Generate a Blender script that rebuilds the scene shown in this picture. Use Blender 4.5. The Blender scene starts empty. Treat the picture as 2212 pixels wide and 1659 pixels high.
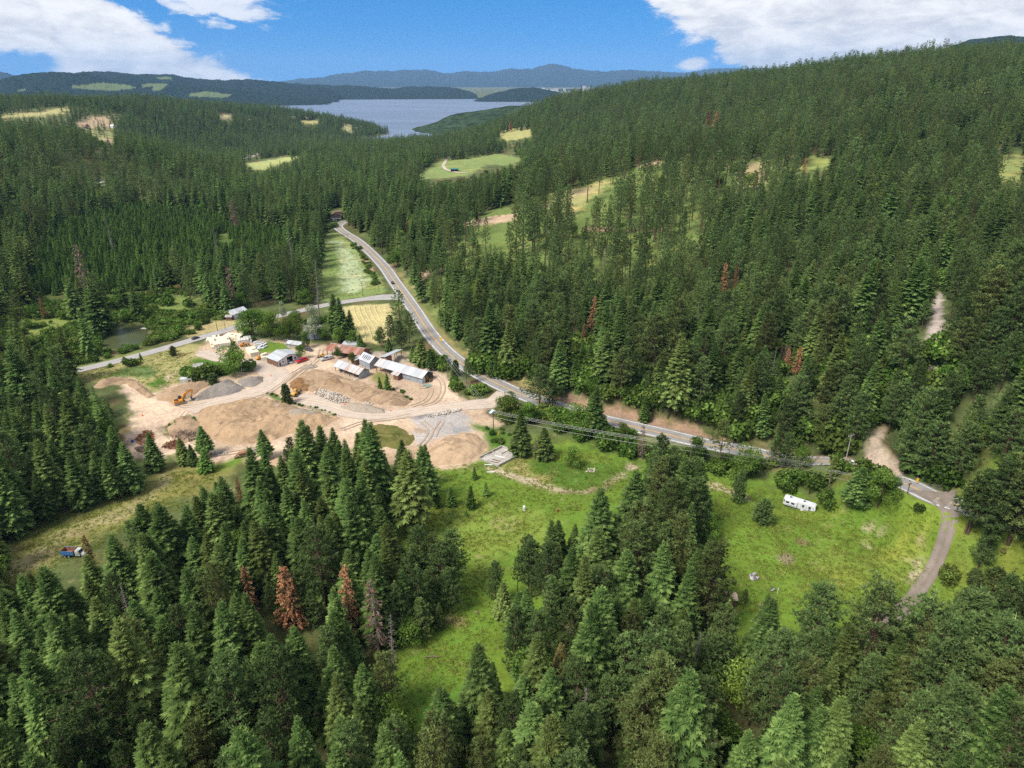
import bpy, bmesh, math, random, time
import numpy as np
from mathutils import Vector, Matrix
T0 = time.time()
R = math.radians
sc = bpy.context.scene
col = sc.collection
random.seed(7)
rng = np.random.default_rng(11)

# ------------------------------------------------------------------ camera
CAM_Z = 120.0
PITCH = R(23.85)
F = 1475.0                      # focal length in units of a 2212 px wide picture
cam_d = bpy.data.cameras.new('camera')
cam = bpy.data.objects.new('camera', cam_d)
col.objects.link(cam)
cam.location = (0, 0, CAM_Z)
cam.rotation_euler = (math.pi / 2 - PITCH, 0, 0)
cam_d.sensor_width = 36.0
cam_d.lens = 36.0 * F / 2212.0
cam_d.clip_start = 1.0
cam_d.clip_end = 90000.0
sc.camera = cam

# ------------------------------------------------------------------ world, sun, exposure
SUN_EL, SUN_AZ = R(52), R(-128)      # azimuth measured from the view direction, negative to the left
world = bpy.data.worlds.new('World')
sc.world = world
world.use_nodes = True
wn, wl = world.node_tree.nodes, world.node_tree.links
wn.clear()

class NX:
    """tiny expression builder for math nodes"""
    def __init__(s, tree): s.t = tree
    def m(s, op, a, b=None, c=None, clamp=False):
        n = s.t.nodes.new('ShaderNodeMath'); n.operation = op; n.use_clamp = clamp
        for i, v in enumerate((a, b, c)):
            if v is None: continue
            if isinstance(v, (int, float)): n.inputs[i].default_value = v
            else: s.t.links.new(v, n.inputs[i])
        return n.outputs[0]
    def add(s, a, b): return s.m('ADD', a, b)
    def sub(s, a, b): return s.m('SUBTRACT', a, b)
    def mul(s, a, b): return s.m('MULTIPLY', a, b)
    def sstep(s, lo, hi, v):
        n = s.t.nodes.new('ShaderNodeMapRange'); n.interpolation_type = 'SMOOTHSTEP'
        n.inputs[1].default_value = lo; n.inputs[2].default_value = hi
        s.t.links.new(v, n.inputs[0]); return n.outputs[0]
    def noise(s, vec, scale, detail=4, rough=0.55, dist=0.0):
        n = s.t.nodes.new('ShaderNodeTexNoise')
        n.inputs['Scale'].default_value = scale; n.inputs['Detail'].default_value = detail
        n.inputs['Roughness'].default_value = rough; n.inputs['Distortion'].default_value = dist
        if vec is not None: s.t.links.new(vec, n.inputs['Vector'])
        return n.outputs['Fac']
    def mix(s, fac, a, b, mode='MIX'):
        n = s.t.nodes.new('ShaderNodeMix'); n.data_type = 'RGBA'; n.blend_type = mode
        for i, v in ((0, fac), (6, a), (7, b)):
            if isinstance(v, (int, float)): n.inputs[i].default_value = v
            elif isinstance(v, tuple): n.inputs[i].default_value = (*v, 1) if len(v) == 3 else v
            else: s.t.links.new(v, n.inputs[i])
        return n.outputs[2]

def build_world():
    x = NX(world.node_tree)
    out = wn.new('ShaderNodeOutputWorld'); bg = wn.new('ShaderNodeBackground')
    sky = wn.new('ShaderNodeTexSky'); sky.sky_type = 'NISHITA'; sky.sun_disc = False
    sky.sun_elevation = SUN_EL; sky.sun_rotation = SUN_AZ
    sky.altitude = 700; sky.air_density = 1.0; sky.dust_density = 0.0; sky.ozone_density = 3.0
    hsv = wn.new('ShaderNodeHueSaturation'); hsv.inputs['Saturation'].default_value = 1.42
    hsv.inputs['Value'].default_value = 0.36
    wl.new(sky.outputs[0], hsv.inputs['Color'])
    tc = wn.new('ShaderNodeTexCoord')
    lift = wn.new('ShaderNodeMapping'); lift.inputs['Location'].default_value = (0, 0, .20); lift.inputs['Scale'].default_value = (1, 1, .8)
    wl.new(tc.outputs['Generated'], lift.inputs[0]); wl.new(lift.outputs[0], sky.inputs[0])
    sep = wn.new('ShaderNodeSeparateXYZ'); wl.new(tc.outputs['Generated'], sep.inputs[0])
    az = x.mul(x.m('ARCTAN2', sep.outputs[0], sep.outputs[1]), 57.2958)
    el = x.mul(x.m('ARCSINE', sep.outputs[2]), 57.2958)
    mp = wn.new('ShaderNodeMapping'); mp.inputs['Scale'].default_value = (1, 1, 2.6)
    wl.new(tc.outputs['Generated'], mp.inputs[0])
    n1 = x.noise(mp.outputs[0], 9.0, 9, 0.6, 0.35)
    n2 = x.noise(mp.outputs[0], 3.1, 3, 0.5)
    n3 = x.noise(mp.outputs[0], 24.0, 8, 0.62, 0.5)
    warp = x.add(x.mul(x.sub(n1, 0.5), 5.0), x.mul(x.sub(n3, 0.5), 2.4))
    # big bank on the left: everything under a slanting line
    dl = x.sub(x.sub(5.0, x.mul(x.add(az, 27.0), 0.60)), el)
    dl = x.add(dl, warp)
    mL = x.mul(x.sstep(-0.7, 1.0, dl), x.sstep(-15.5, -18.0, az))
    mL = x.mul(mL, x.sstep(-62, -46, az))
    gap = x.mul(x.sstep(-30.5, -32.0, az), x.sstep(2.1, 1.4, x.add(el, x.mul(warp, .25))))
    mL = x.mul(mL, x.sub(1.0, x.mul(gap, 0.9)))
    # bank on the right
    dr = x.add(x.mul(x.sub(az, 13.2), 0.55), x.mul(x.sub(el, 2.6), 0.75))
    dr = x.add(dr, x.mul(warp, 1.1))
    mR = x.mul(x.sstep(-0.6, 0.9, dr), x.sstep(62, 46, az))
    puff = x.m('SQRT', x.add(x.m('POWER', x.mul(x.sub(az, 13.6), .45), 2), x.m('POWER', x.sub(el, 1.25), 2)))
    mP = x.sstep(0.75, 0.2, x.sub(puff, x.mul(warp, .22)))
    # thin streaks above the left bank
    ws = x.m('SQRT', x.add(x.m('POWER', x.mul(x.add(az, 20.6), .20), 2), x.m('POWER', x.mul(x.sub(el, 4.9), 0.75), 2)))
    mW = x.mul(x.sstep(1.15, 0.25, x.sub(ws, x.mul(x.sub(n3, .5), 2.6))), 0.8)
    # broken cloud over the unseen rest of the sky, thickened to soften the light
    rest = x.sstep(0.40, 0.54, x.add(x.mul(n2, .6), x.mul(n1, .4)))
    away = x.m('MAXIMUM', x.sstep(46, 60, x.m('ABSOLUTE', az)), x.sstep(7.0, 14.0, el))
    cov = x.m('MAXIMUM', x.m('MAXIMUM', mL, mR), x.m('MAXIMUM', mW, mP))
    cov = x.m('MAXIMUM', cov, x.mul(rest, away), clamp=True)
    cov = x.mul(cov, x.sstep(0.02, 0.80, x.add(cov, x.mul(x.sub(n3, 0.5), 1.7))))
    shade = x.sstep(0.38, 0.60, x.add(x.mul(n1, .6), x.mul(n3, .4)))
    ccol = x.mix(shade, (1.55, 1.58, 1.68), (2.35, 2.32, 2.28))
    lp = x.mix(cov, hsv.outputs[0], ccol)
    wl.new(lp, bg.inputs['Color'])
    bg.inputs['Strength'].default_value = 0.15
    wl.new(bg.outputs[0], out.inputs[0])
build_world()

sun_d = bpy.data.lights.new('sun', 'SUN')
sun = bpy.data.objects.new('sun', sun_d)
col.objects.link(sun)
sun_d.energy = 1.8
sun_d.angle = R(20)
sun_d.color = (1.0, 0.95, 0.87)
sd = Vector((math.sin(SUN_AZ) * math.cos(SUN_EL), math.cos(SUN_AZ) * math.cos(SUN_EL), math.sin(SUN_EL)))
sun.rotation_euler = sd.to_track_quat('Z', 'Y').to_euler()
sun.location = (0, 0, 300)

sc.view_settings.view_transform = 'Standard'
sc.view_settings.look = 'None'
sc.view_settings.gamma = 1.0
sc.view_settings.use_curve_mapping = False
sc.view_settings.exposure = 1.68
sc.render.engine = 'CYCLES'
sc.cycles.max_bounces = 6
sc.cycles.diffuse_bounces = 4
sc.cycles.glossy_bounces = 2
sc.cycles.transmission_bounces = 2
sc.cycles.transparent_max_bounces = 4
sc.cycles.volume_bounces = 0
sc.cycles.sample_clamp_indirect = 2.0
sc.cycles.use_denoising = False

# ------------------------------------------------------------------ pixels <-> space
CP, SP = math.cos(PITCH), math.sin(PITCH)
def rays(pts):
    p = np.asarray(pts, float).reshape(-1, 2)
    x = (p[:, 0] - 1106.0) / F; y = (829.5 - p[:, 1]) / F
    return np.stack([x, CP + y * SP, -SP + y * CP], 1)
def proj(w):
    w = np.asarray(w, float).reshape(-1, 3)
    dz = w[:, 2] - CAM_Z
    f = w[:, 1] * CP - dz * SP
    f = np.where(f < 1.0, 1e-3, f)
    u = w[:, 1] * SP + dz * CP
    return np.stack([1106.0 + F * w[:, 0] / f, 829.5 - F * u / f], 1), f
def smooth(a, b, x):
    t = np.clip((x - a) / (b - a), 0, 1); return t * t * (3 - 2 * t)

# ------------------------------------------------------------------ numpy value noise
def _h(i, j, s):
    n = (i * 374761393 + j * 668265263 + s * 974634541) & 0xFFFFFFFF
    n = ((n ^ (n >> 13)) * 1274126177) & 0xFFFFFFFF
    return ((n ^ (n >> 16)) & 0xFFFF) / 65535.0
def vnoise(x, y, s=0):
    xi = np.floor(x).astype(np.int64); yi = np.floor(y).astype(np.int64)
    fx = x - xi; fy = y - yi
    fx = fx * fx * (3 - 2 * fx); fy = fy * fy * (3 - 2 * fy)
    a = _h(xi, yi, s); b = _h(xi + 1, yi, s); c = _h(xi, yi + 1, s); d = _h(xi + 1, yi + 1, s)
    return (a + (b - a) * fx) * (1 - fy) + (c + (d - c) * fx) * fy
def fbm(x, y, s=0, o=4):
    r = 0; a = 0.5; t = 0
    for k in range(o):
        r = r + a * vnoise(x, y, s + k * 17); t += a; a *= .5; x = x * 2.03 + 11.3; y = y * 2.03 + 4.7
    return r / t
def inside(px, py, poly):
    poly = np.asarray(poly, float); r = np.zeros(px.shape, bool); n = len(poly); j = n - 1
    for i in range(n):
        xi, yi = poly[i]; xj, yj = poly[j]
        if yi != yj:
            c = ((yi > py) != (yj > py)) & (px < (xj - xi) * (py - yi) / (yj - yi) + xi)
            r ^= c
        j = i
    return r
def edge_dist(px, py, poly, closed=True):
    poly = np.asarray(poly, float); d = np.full(px.shape, 1e9); n = len(poly)
    for i in range(n if closed else n - 1):
        a = poly[i]; b = poly[(i + 1) % n]; ab = b - a; L = float(ab @ ab) + 1e-9
        t = np.clip(((px - a[0]) * ab[0] + (py - a[1]) * ab[1]) / L, 0, 1)
        d = np.minimum(d, np.hypot(px - a[0] - t * ab[0], py - a[1] - t * ab[1]))
    return d

# ------------------------------------------------------------------ objects
def tag(o, label=None, cat=None, group=None, kind=None):
    if label: o['label'] = label
    if cat: o['category'] = cat
    if group: o['group'] = group
    if kind: o['kind'] = kind
    return o
def empty(name, loc=(0, 0, 0), rz=0.0, label=None, cat=None, group=None):
    o = bpy.data.objects.new(name, None); col.objects.link(o)
    o.location = loc; o.rotation_euler = (0, 0, rz); o.empty_display_size = .5
    return tag(o, label, cat, group)
def link(name, me, parent=None):
    o = bpy.data.objects.new(name, me); col.objects.link(o)
    if parent is not None: o.parent = parent
    return o
def mesh_np(name, V, Fq, mats=(), smooth_=False, attrs=None, midx=None):
    """V (n,3), Fq (m,k) -> mesh, fast"""
    me = bpy.data.meshes.new(name)
    V = np.ascontiguousarray(V, np.float32); Fq = np.ascontiguousarray(Fq, np.int32)
    m, k = Fq.shape
    me.vertices.add(len(V)); me.vertices.foreach_set('co', V.ravel())
    me.loops.add(m * k); me.loops.foreach_set('vertex_index', Fq.ravel())
    me.polygons.add(m)
    me.polygons.foreach_set('loop_start', np.arange(0, m * k, k, dtype=np.int32))
    me.polygons.foreach_set('loop_total', np.full(m, k, np.int32))
    if midx is not None: me.polygons.foreach_set('material_index', np.ascontiguousarray(midx, np.int32))
    if smooth_: me.polygons.foreach_set('use_smooth', np.ones(m, bool))
    for a, v in (attrs or {}).items():
        if v.ndim == 1:
            at = me.attributes.new(a, 'FLOAT', 'POINT'); at.data.foreach_set('value', np.ascontiguousarray(v, np.float32))
        else:
            at = me.color_attributes.new(a, 'FLOAT_COLOR', 'POINT')
            c4 = np.concatenate([v, np.ones((len(v), 1))], 1).astype(np.float32); at.data.foreach_set('color', c4.ravel())
    for mt in mats: me.materials.append(mt)
    me.update(calc_edges=True); me.validate()
    return me

class MB:
    """collects shapes with material slots and links them as ONE mesh object"""
    def __init__(s): s.v = []; s.f = []; s.m = []; s.mats = []
    def _mi(s, mat):
        if mat not in s.mats: s.mats.append(mat)
        return s.mats.index(mat)
    def poly(s, pts, mat):
        b = len(s.v); s.v += [tuple(p) for p in pts]; s.f.append(tuple(range(b, b + len(pts)))); s.m.append(s._mi(mat))
    def hexa(s, p, mat):
        """8 points: bottom ring 4, top ring 4"""
        b = len(s.v); s.v += [tuple(q) for q in p]; k = s._mi(mat)
        for q in ((3, 2, 1, 0), (4, 5, 6, 7), (0, 1, 5, 4), (1, 2, 6, 5), (2, 3, 7, 6), (3, 0, 4, 7)):
            s.f.append(tuple(b + i for i in q)); s.m.append(k)
    def box(s, c, d, mat, rz=0.0, ry=0.0, rx=0.0, taper=1.0):
        x, y, z = (q / 2 for q in d)
        M = Matrix.Translation(c) @ Matrix.Rotation(rz, 4, 'Z') @ Matrix.Rotation(ry, 4, 'Y') @ Matrix.Rotation(rx, 4, 'X')
        t = taper
        p = [(-x, -y, -z), (x, -y, -z), (x, y, -z), (-x, y, -z), (-x * t, -y * t, z), (x * t, -y * t, z), (x * t, y * t, z), (-x * t, y * t, z)]
        s.hexa([M @ Vector(q) for q in p], mat)
    def prism(s, prof, y0, y1, mat, inset=0.0):
        """profile in (x, z), extruded along y; inset narrows the upper points"""
        n = len(prof); zs = [p[1] for p in prof]; lo, hi = min(zs), max(zs)
        b = len(s.v); k = s._mi(mat)
        for y, sg in ((y0, 1), (y1, -1)):
            for (x, z) in prof:
                s.v.append((x, y + sg * inset * (z - lo) / max(hi - lo, 1e-6), z))
        s.f.append(tuple(b + i for i in range(n))); s.m.append(k)
        s.f.append(tuple(b + n + i for i in reversed(range(n)))); s.m.append(k)
        for i in range(n):
            j = (i + 1) % n
            s.f.append((b + i, b + n + i, b + n + j, b + j)); s.m.append(k)
    def tube(s, pts, r, mat, n=6, r1=None):
        pts = [Vector(p) for p in pts]; b = len(s.v); k = s._mi(mat); N = len(pts)
        for i, p in enumerate(pts):
            d = (pts[min(i + 1, N - 1)] - pts[max(i - 1, 0)]).normalized()
            a = d.cross(Vector((0, 0, 1)))
            if a.length < 1e-3: a = Vector((1, 0, 0))
            a.normalize(); c = d.cross(a)
            rr = r if r1 is None else r + (r1 - r) * i / max(N - 1, 1)
            for q in range(n):
                t = 2 * math.pi * q / n
                s.v.append(tuple(p + a * (rr * math.cos(t)) + c * (rr * math.sin(t))))
        for i in range(N - 1):
            for q in range(n):
                q2 = (q + 1) % n
                s.f.append((b + i * n + q, b + i * n + q2, b + (i + 1) * n + q2, b + (i + 1) * n + q)); s.m.append(k)
        s.f.append(tuple(b + q for q in reversed(range(n)))); s.m.append(k)
        s.f.append(tuple(b + (N - 1) * n + q for q in range(n))); s.m.append(k)
    def wheel(s, c, r, w, mat, hub=None, n=14):
        x, y, z = c
        s.tube([(x, y - w / 2, z), (x, y + w / 2, z)], r, mat, n)
        if hub: s.tube([(x, y - w / 2 - .02, z), (x, y + w / 2 + .02, z)], r * .55, hub, 10)
    def build(s, name, parent=None, bevel=0.0):
        me = bpy.data.meshes.new(name); me.from_pydata(s.v, [], s.f)
        for m in s.mats: me.materials.append(m)
        me.polygons.foreach_set('material_index', s.m); 
        bm = bmesh.new(); bm.from_mesh(me); bmesh.ops.recalc_face_normals(bm, faces=bm.faces)
        if bevel:
            bmesh.ops.bevel(bm, geom=[e for e in bm.edges if e.is_manifold], offset=bevel, segments=1, affect='EDGES', clamp_overlap=True)
        bm.to_mesh(me); bm.free(); me.update()
        return link(name, me, parent)

# ------------------------------------------------------------------ materials
MATS = {}
def mat(name, c, rough=0.7, metal=0.0, var=0.12, scale=1.5, c2=None, mode=None, spec=0.3, bump=0.0):
    """principled paint with procedural grain and wear"""
    if name in MATS: return MATS[name]
    m = bpy.data.materials.new(name); m.use_nodes = True; t = m.node_tree; x = NX(t)
    b = t.nodes['Principled BSDF']
    tc = t.nodes.new('ShaderNodeTexCoord')
    vec = tc.outputs['Object']
    if mode == 'ribs':        # streaks running down sheets: stretched noise
        mp = t.nodes.new('ShaderNodeMapping'); mp.inputs['Scale'].default_value = (1.0, 0.12, 0.12); t.links.new(vec, mp.inputs[0]); vec = mp.outputs[0]
    n = x.noise(vec, scale, 6, 0.6)
    f = x.sstep(.3, .7, n)
    lo = tuple(v * (1 - var) for v in c); hi = tuple(min(1, v * (1 + var)) for v in c)
    cc = x.mix(f, lo, hi)
    if c2:
        n2 = x.noise(vec, scale * .45, 7, 0.65, .4)
        cc = x.mix(x.sstep(.47, .62, n2), cc, c2)
    t.links.new(cc, b.inputs['Base Color'])
    b.inputs['Roughness'].default_value = rough; b.inputs['Metallic'].default_value = metal
    b.inputs['Specular IOR Level'].default_value = spec
    if bump:
        bn = t.nodes.new('ShaderNodeBump'); bn.inputs['Distance'].default_value = bump
        t.links.new(x.noise(tc.outputs['Object'], scale * 3, 5), bn.inputs['Height']); t.links.new(bn.outputs[0], b.inputs['Normal'])
    MATS[name] = m
    return m

def leaf_mat(name, c_dark, c_light, tip, transl=0.22, warm=None):
    """foliage: colour differs from tree to tree and from spray to spray"""
    m = bpy.data.materials.new(name); m.use_nodes = True; t = m.node_tree; x = NX(t); t.nodes.clear()
    out = t.nodes.new('ShaderNodeOutputMaterial')
    oi = t.nodes.new('ShaderNodeObjectInfo')
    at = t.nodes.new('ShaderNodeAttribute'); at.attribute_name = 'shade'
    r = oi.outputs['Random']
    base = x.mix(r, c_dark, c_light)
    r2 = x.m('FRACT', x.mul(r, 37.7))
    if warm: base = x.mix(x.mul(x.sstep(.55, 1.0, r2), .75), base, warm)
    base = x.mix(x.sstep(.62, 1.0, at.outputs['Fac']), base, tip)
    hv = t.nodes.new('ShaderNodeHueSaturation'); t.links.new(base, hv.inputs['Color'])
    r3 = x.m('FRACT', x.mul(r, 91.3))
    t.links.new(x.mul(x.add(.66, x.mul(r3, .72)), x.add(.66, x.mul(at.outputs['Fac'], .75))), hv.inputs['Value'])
    d = t.nodes.new('ShaderNodeBsdfDiffuse'); tr = t.nodes.new('ShaderNodeBsdfTranslucent'); mx = t.nodes.new('ShaderNodeMixShader')
    t.links.new(hv.outputs[0], d.inputs[0]); t.links.new(hv.outputs[0], tr.inputs[0])
    mx.inputs[0].default_value = transl
    t.links.new(d.outputs[0], mx.inputs[1]); t.links.new(tr.outputs[0], mx.inputs[2]); t.links.new(mx.outputs[0], out.inputs[0])
    return m

# ------------------------------------------------------------------ terrain heights
# (picture x, picture y, 'r' ground distance | 'z' height of the ground)
CTRL = [
 (0, 1659, 'z', 0), (550, 1659, 'z', 0), (1106, 1659, 'z', 0), (1660, 1659, 'z', 1), (2212, 1659, 'z', 2),
 (0, 1300, 'z', -1), (550, 1300, 'z', 0), (1106, 1350, 'z', 0), (1660, 1300, 'z', 1), (2212, 1300, 'z', 2),
 (60, 1180, 'z', -1), (350, 1050, 'z', -1), (150, 900, 'z', -1), (0, 900, 'z', -1),
 (700, 1000, 'z', 0), (1000, 1050, 'z', 0), (1400, 1080, 'z', 0.5), (1800, 1150, 'z', .8), (2100, 1250, 'z', 2), (1600, 1100, 'z', .3), (1700, 1130, 'z', .5), (1900, 1150, 'z', 1.3), (1800, 1085, 'z', 1.2), (1950, 1210, 'z', 1.5), (1700, 1230, 'z', .6), (1960, 1046, 'z', 1.8), (1900, 1350, 'z', 1.4), (2200, 1130, 'z', 2.4),
 (600, 850, 'z', 0), (850, 880, 'z', 0), (1050, 950, 'z', 0), (450, 750, 'z', 0), (700, 760, 'z', 0.5),
 (270, 730, 'z', -3), (145, 805, 'z', -1.5), (100, 640, 'z', 0), (350, 600, 'z', 0), (0, 620, 'z', 4),
 (2070, 1075, 'z', 2), (1800, 1015, 'z', 1.5), (1500, 950, 'z', 1.5), (1310, 910, 'z', 2), (1140, 858, 'z', 2), (1030, 808, 'z', 2),
 (950, 745, 'z', 2), (870, 640, 'z', 1.5), (820, 570, 'z', 1.5), (735, 496, 'z', 2), (780, 690, 'z', .5), (740, 600, 'z', 0),
 (300, 480, 'z', 4), (550, 520, 'z', 2), (600, 450, 'z', 3), (727, 470, 'z', 3), (700, 400, 'z', 3),
 (150, 400, 'z', 22), (0, 450, 'z', 22), (150, 350, 'r', 930), (0, 312, 'r', 1040), (300, 330, 'r', 1050), (450, 362, 'r', 1150), (300, 400, 'z', 20),
 (560, 400, 'z', 2), (600, 355, 'z', -10), (560, 360, 'z', -8), (640, 333, 'z', -16), (500, 345, 'r', 1600), (420, 318, 'r', 1650), (200, 310, 'r', 1480), (0, 292, 'r', 1450),
 (100, 229, 'r', 1950), (0, 235, 'r', 1900), (250, 229, 'r', 2000), (400, 235, 'r', 2080), (500, 239, 'r', 2200), (600, 246, 'r', 2380), (680, 253, 'r', 2420), (740, 266, 'r', 2430), (790, 276, 'r', 2430),
 (300, 262, 'r', 1780), (500, 285, 'r', 1880), (650, 300, 'r', 2000), (120, 268, 'r', 1650),
 (822, 281, 'z', -30.5), (770, 300, 'z', -30.5), (745, 306, 'z', -28), (720, 318, 'z', -24),
 (760, 330, 'r', 1620), (800, 328, 'r', 1640), (870, 322, 'r', 1600), (950, 313, 'r', 1560), (1020, 293, 'r', 1700), (1100, 268, 'r', 1820), (1180, 240, 'r', 1900), (1250, 222, 'r', 1850),
 (700, 340, 'r', 1330), (850, 335, 'r', 1300), (850, 420, 'z', 4), (985, 367, 'r', 960), (930, 385, 'r', 890), (1110, 340, 'r', 1060), (1120, 292, 'r', 1340),
 (1400, 197, 'r', 1560), (1600, 183, 'r', 1400), (1750, 169, 'r', 1300), (1900, 148, 'r', 1200), (2060, 137, 'r', 1180), (2212, 130, 'r', 1180),
 (1900, 205, 'r', 940), (2212, 190, 'r', 950), (1600, 240, 'r', 1050), (1400, 260, 'r', 1150), (1250, 300, 'r', 1150),
 (1500, 320, 'r', 840), (1700, 345, 'r', 690), (1900, 350, 'r', 660), (2180, 350, 'r', 640), (1390, 352, 'r', 730), (1250, 425, 'r', 600),
 (1500, 410, 'r', 600), (1100, 482, 'r', 530), (1000, 500, 'r', 530), (930, 525, 'r', 525), (900, 590, 'r', 448), (925, 640, 'r', 400),
 (1300, 600, 'r', 408), (1100, 620, 'r', 408), (1600, 600, 'r', 400), (1700, 455, 'r', 520), (1950, 520, 'r', 445), (2212, 520, 'r', 430),
 (1300, 800, 'r', 275), (1600, 800, 'r', 274), (1900, 800, 'r', 268), (2212, 800, 'r', 262), (2212, 660, 'r', 335), (1900, 660, 'r', 345), (1060, 740, 'r', 318),
 (1900, 950, 'r', 217), (2200, 960, 'r', 214),
]
# ground the camera does not see, as (x, y, z)
FREE = [(0, 30, 0), (-60, 40, 0), (60, 40, 1), (-600, 60, 2), (700, 60, 14), (-1500, 200, 40), (1500, 200, 120), (0, -20, 0),
        (-300, 3300, -38), (250, 3300, -40), (-650, 3400, -38), (700, 3300, -30), (-1100, 2700, -30), (-1800, 2900, -10), (-2600, 2600, 10), (1200, 3000, 20), (2200, 2600, 60), (1700, 1900, 90), (2800, 1500, 120),
        (120, 2400, -38), (-200, 2500, -38), (-330, 2900, -38), (420, 2500, -33), (0, 5000, -42), (-1500, 5000, -38), (1500, 5000, -36), (3500, 4500, 0), (-3500, 4500, 0),
        (0, 6500, -42), (-1200, 6800, -38), (1000, 6800, -40), (0, 9000, -2), (-3000, 9000, 0), (3000, 9000, 0), (0, 20000, 4), (9000, 16000, 8), (-9000, 16000, 8), (0, 60000, 10), (-40000, 40000, 10), (40000, 40000, 10),
        (-140, 2050, -33), (20, 2050, -34)]
def build_ctrl():
    P = []
    for px, py, k, v in CTRL:
        d = rays([(px, py)])[0]; h = math.hypot(d[0], d[1])
        if k == 'z': t = (v - CAM_Z) / d[2]
        else: t = v / h
        P.append((d[0] * t, d[1] * t, CAM_Z + d[2] * t))
    return np.array(P + FREE, float)
CT = build_ctrl()
UMAX = 1.15
def uw(x, y):
    u = np.clip(np.arctan2(x, y), -UMAX, UMAX); w = np.log(np.maximum(np.hypot(x, y), 25.0))
    return u * 1.35, w
cu, cw = uw(CT[:, 0], CT[:, 1])
def _phi(d2): return np.where(d2 > 1e-12, 0.5 * d2 * np.log(np.maximum(d2, 1e-12)), 0)
def tps_fit():
    n = len(CT); K = _phi((cu[:, None] - cu) ** 2 + (cw[:, None] - cw) ** 2) + np.eye(n) * 1e-4
    A = np.zeros((n + 3, n + 3)); A[:n, :n] = K; A[:n, n] = 1; A[:n, n + 1] = cu; A[:n, n + 2] = cw; A[n:, :n] = A[:n, n:].T
    b = np.zeros(n + 3); b[:n] = CT[:, 2]
    return np.linalg.solve(A, b)
TW = tps_fit()
GU, GWN = np.linspace(-UMAX * 1.35, UMAX * 1.35, 420), np.linspace(math.log(25), math.log(70000), 560)
def tps_grid():
    uu, ww = np.meshgrid(GU, GWN); z = np.zeros(uu.size); uf, wf = uu.ravel(), ww.ravel(); n = len(CT)
    for a in range(0, uf.size, 20000):
        s = slice(a, a + 20000)
        z[s] = _phi((uf[s, None] - cu) ** 2 + (wf[s, None] - cw) ** 2) @ TW[:n] + TW[n] + TW[n + 1] * uf[s] + TW[n + 2] * wf[s]
    return z.reshape(uu.shape)
GZ = tps_grid()
def H0(x, y):
    """smooth ground"""
    x = np.asarray(x, float); y = np.asarray(y, float)
    u, w = uw(x, y)
    fu = (u - GU[0]) / (GU[1] - GU[0]); fw = np.clip((w - GWN[0]) / (GWN[1] - GWN[0]), 0, len(GWN) - 1.001)
    i = np.clip(fu.astype(int), 0, len(GU) - 2); j = np.clip(fw.astype(int), 0, len(GWN) - 2)
    a = fu - i; b = fw - j
    return (GZ[j, i] * (1 - a) + GZ[j, i + 1] * a) * (1 - b) + (GZ[j + 1, i] * (1 - a) + GZ[j + 1, i + 1] * a) * b
TS = np.exp(np.linspace(math.log(60), math.log(9000), 1500))
def cast(pts, hf):
    """picture points -> where their rays meet the ground"""
    d = rays(pts); out = np.zeros((len(d), 3))
    for k in range(len(d)):
        X, Y, Z = d[k, 0] * TS, d[k, 1] * TS, CAM_Z + d[k, 2] * TS
        g = Z - hf(X, Y); below = np.nonzero(g < 0)[0]
        if len(below) == 0 or below[0] == 0: t = TS[-1]
        else:
            i = below[0]; f = g[i - 1] / (g[i - 1] - g[i]); t = TS[i - 1] + (TS[i] - TS[i - 1]) * f
        out[k] = (d[k, 0] * t, d[k, 1] * t, CAM_Z + d[k, 2] * t)
    return out

# ------------------------------------------------------------------ road lines
def catmull(P, step):
    P = np.asarray(P, float); Q = np.vstack([2 * P[0] - P[1], P, 2 * P[-1] - P[-2]]); out = []
    for i in range(1, len(Q) - 2):
        p0, p1, p2, p3 = Q[i - 1], Q[i], Q[i + 1], Q[i + 2]; n = max(2, int(np.linalg.norm(p2 - p1) / step))
        for t in np.linspace(0, 1, n, endpoint=False):
            out.append(.5 * (2 * p1 + (p2 - p0) * t + (2 * p0 - 5 * p1 + 4 * p2 - p3) * t * t + (3 * p1 - p0 - 3 * p2 + p3) * t ** 3))
    out.append(Q[-2]); return np.array(out)
def vline(pts, step=2.0): return catmull(cast(pts, H0)[:, :2], step)
HIGHWAY = vline([(2330, 1140), (2200, 1107), (2070, 1077), (1925, 1045), (1800, 1016), (1640, 981), (1520, 957), (1310, 909), (1210, 880), (1140, 858), (1080, 832), (1030, 805), (985, 777), (950, 745), (922, 711), (897, 672), (872, 636), (850, 605), (828, 574), (800, 545), (772, 520), (745, 503), (733, 494), (730, 488), (738, 482), (748, 476)])
SIDE = vline([(866, 640), (840, 641), (800, 645), (755, 651), (700, 660), (600, 683), (530, 700), (480, 716), (410, 736), (340, 757), (250, 781), (140, 807), (60, 830)])
def road_near(x, y, line):
    d = np.full(x.shape, 1e9); k = np.zeros(x.shape, int)
    for a in range(0, len(line)):
        q = np.hypot(x - line[a, 0], y - line[a, 1]); m = q < d; d[m] = q[m]; k[m] = a
    return d, k
def line_z(line):
    z = H0(line[:, 0], line[:, 1]); k = 9; zp = np.concatenate([np.full(k, z[0]), z, np.full(k, z[-1])])
    return np.convolve(zp, np.ones(2 * k + 1) / (2 * k + 1), 'valid')
ROADS = [(HIGHWAY, line_z(HIGHWAY), 5.6, 10.0), (SIDE, line_z(SIDE), 4.2, 8.0)]
POND_PX = [(207, 745), (214, 722), (238, 710), (280, 702), (312, 700), (322, 712), (312, 738), (280, 750), (240, 752)]
POND = cast(POND_PX, H0)[:, :2]
POND_Z = float(H0(*POND.mean(0)))
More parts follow.
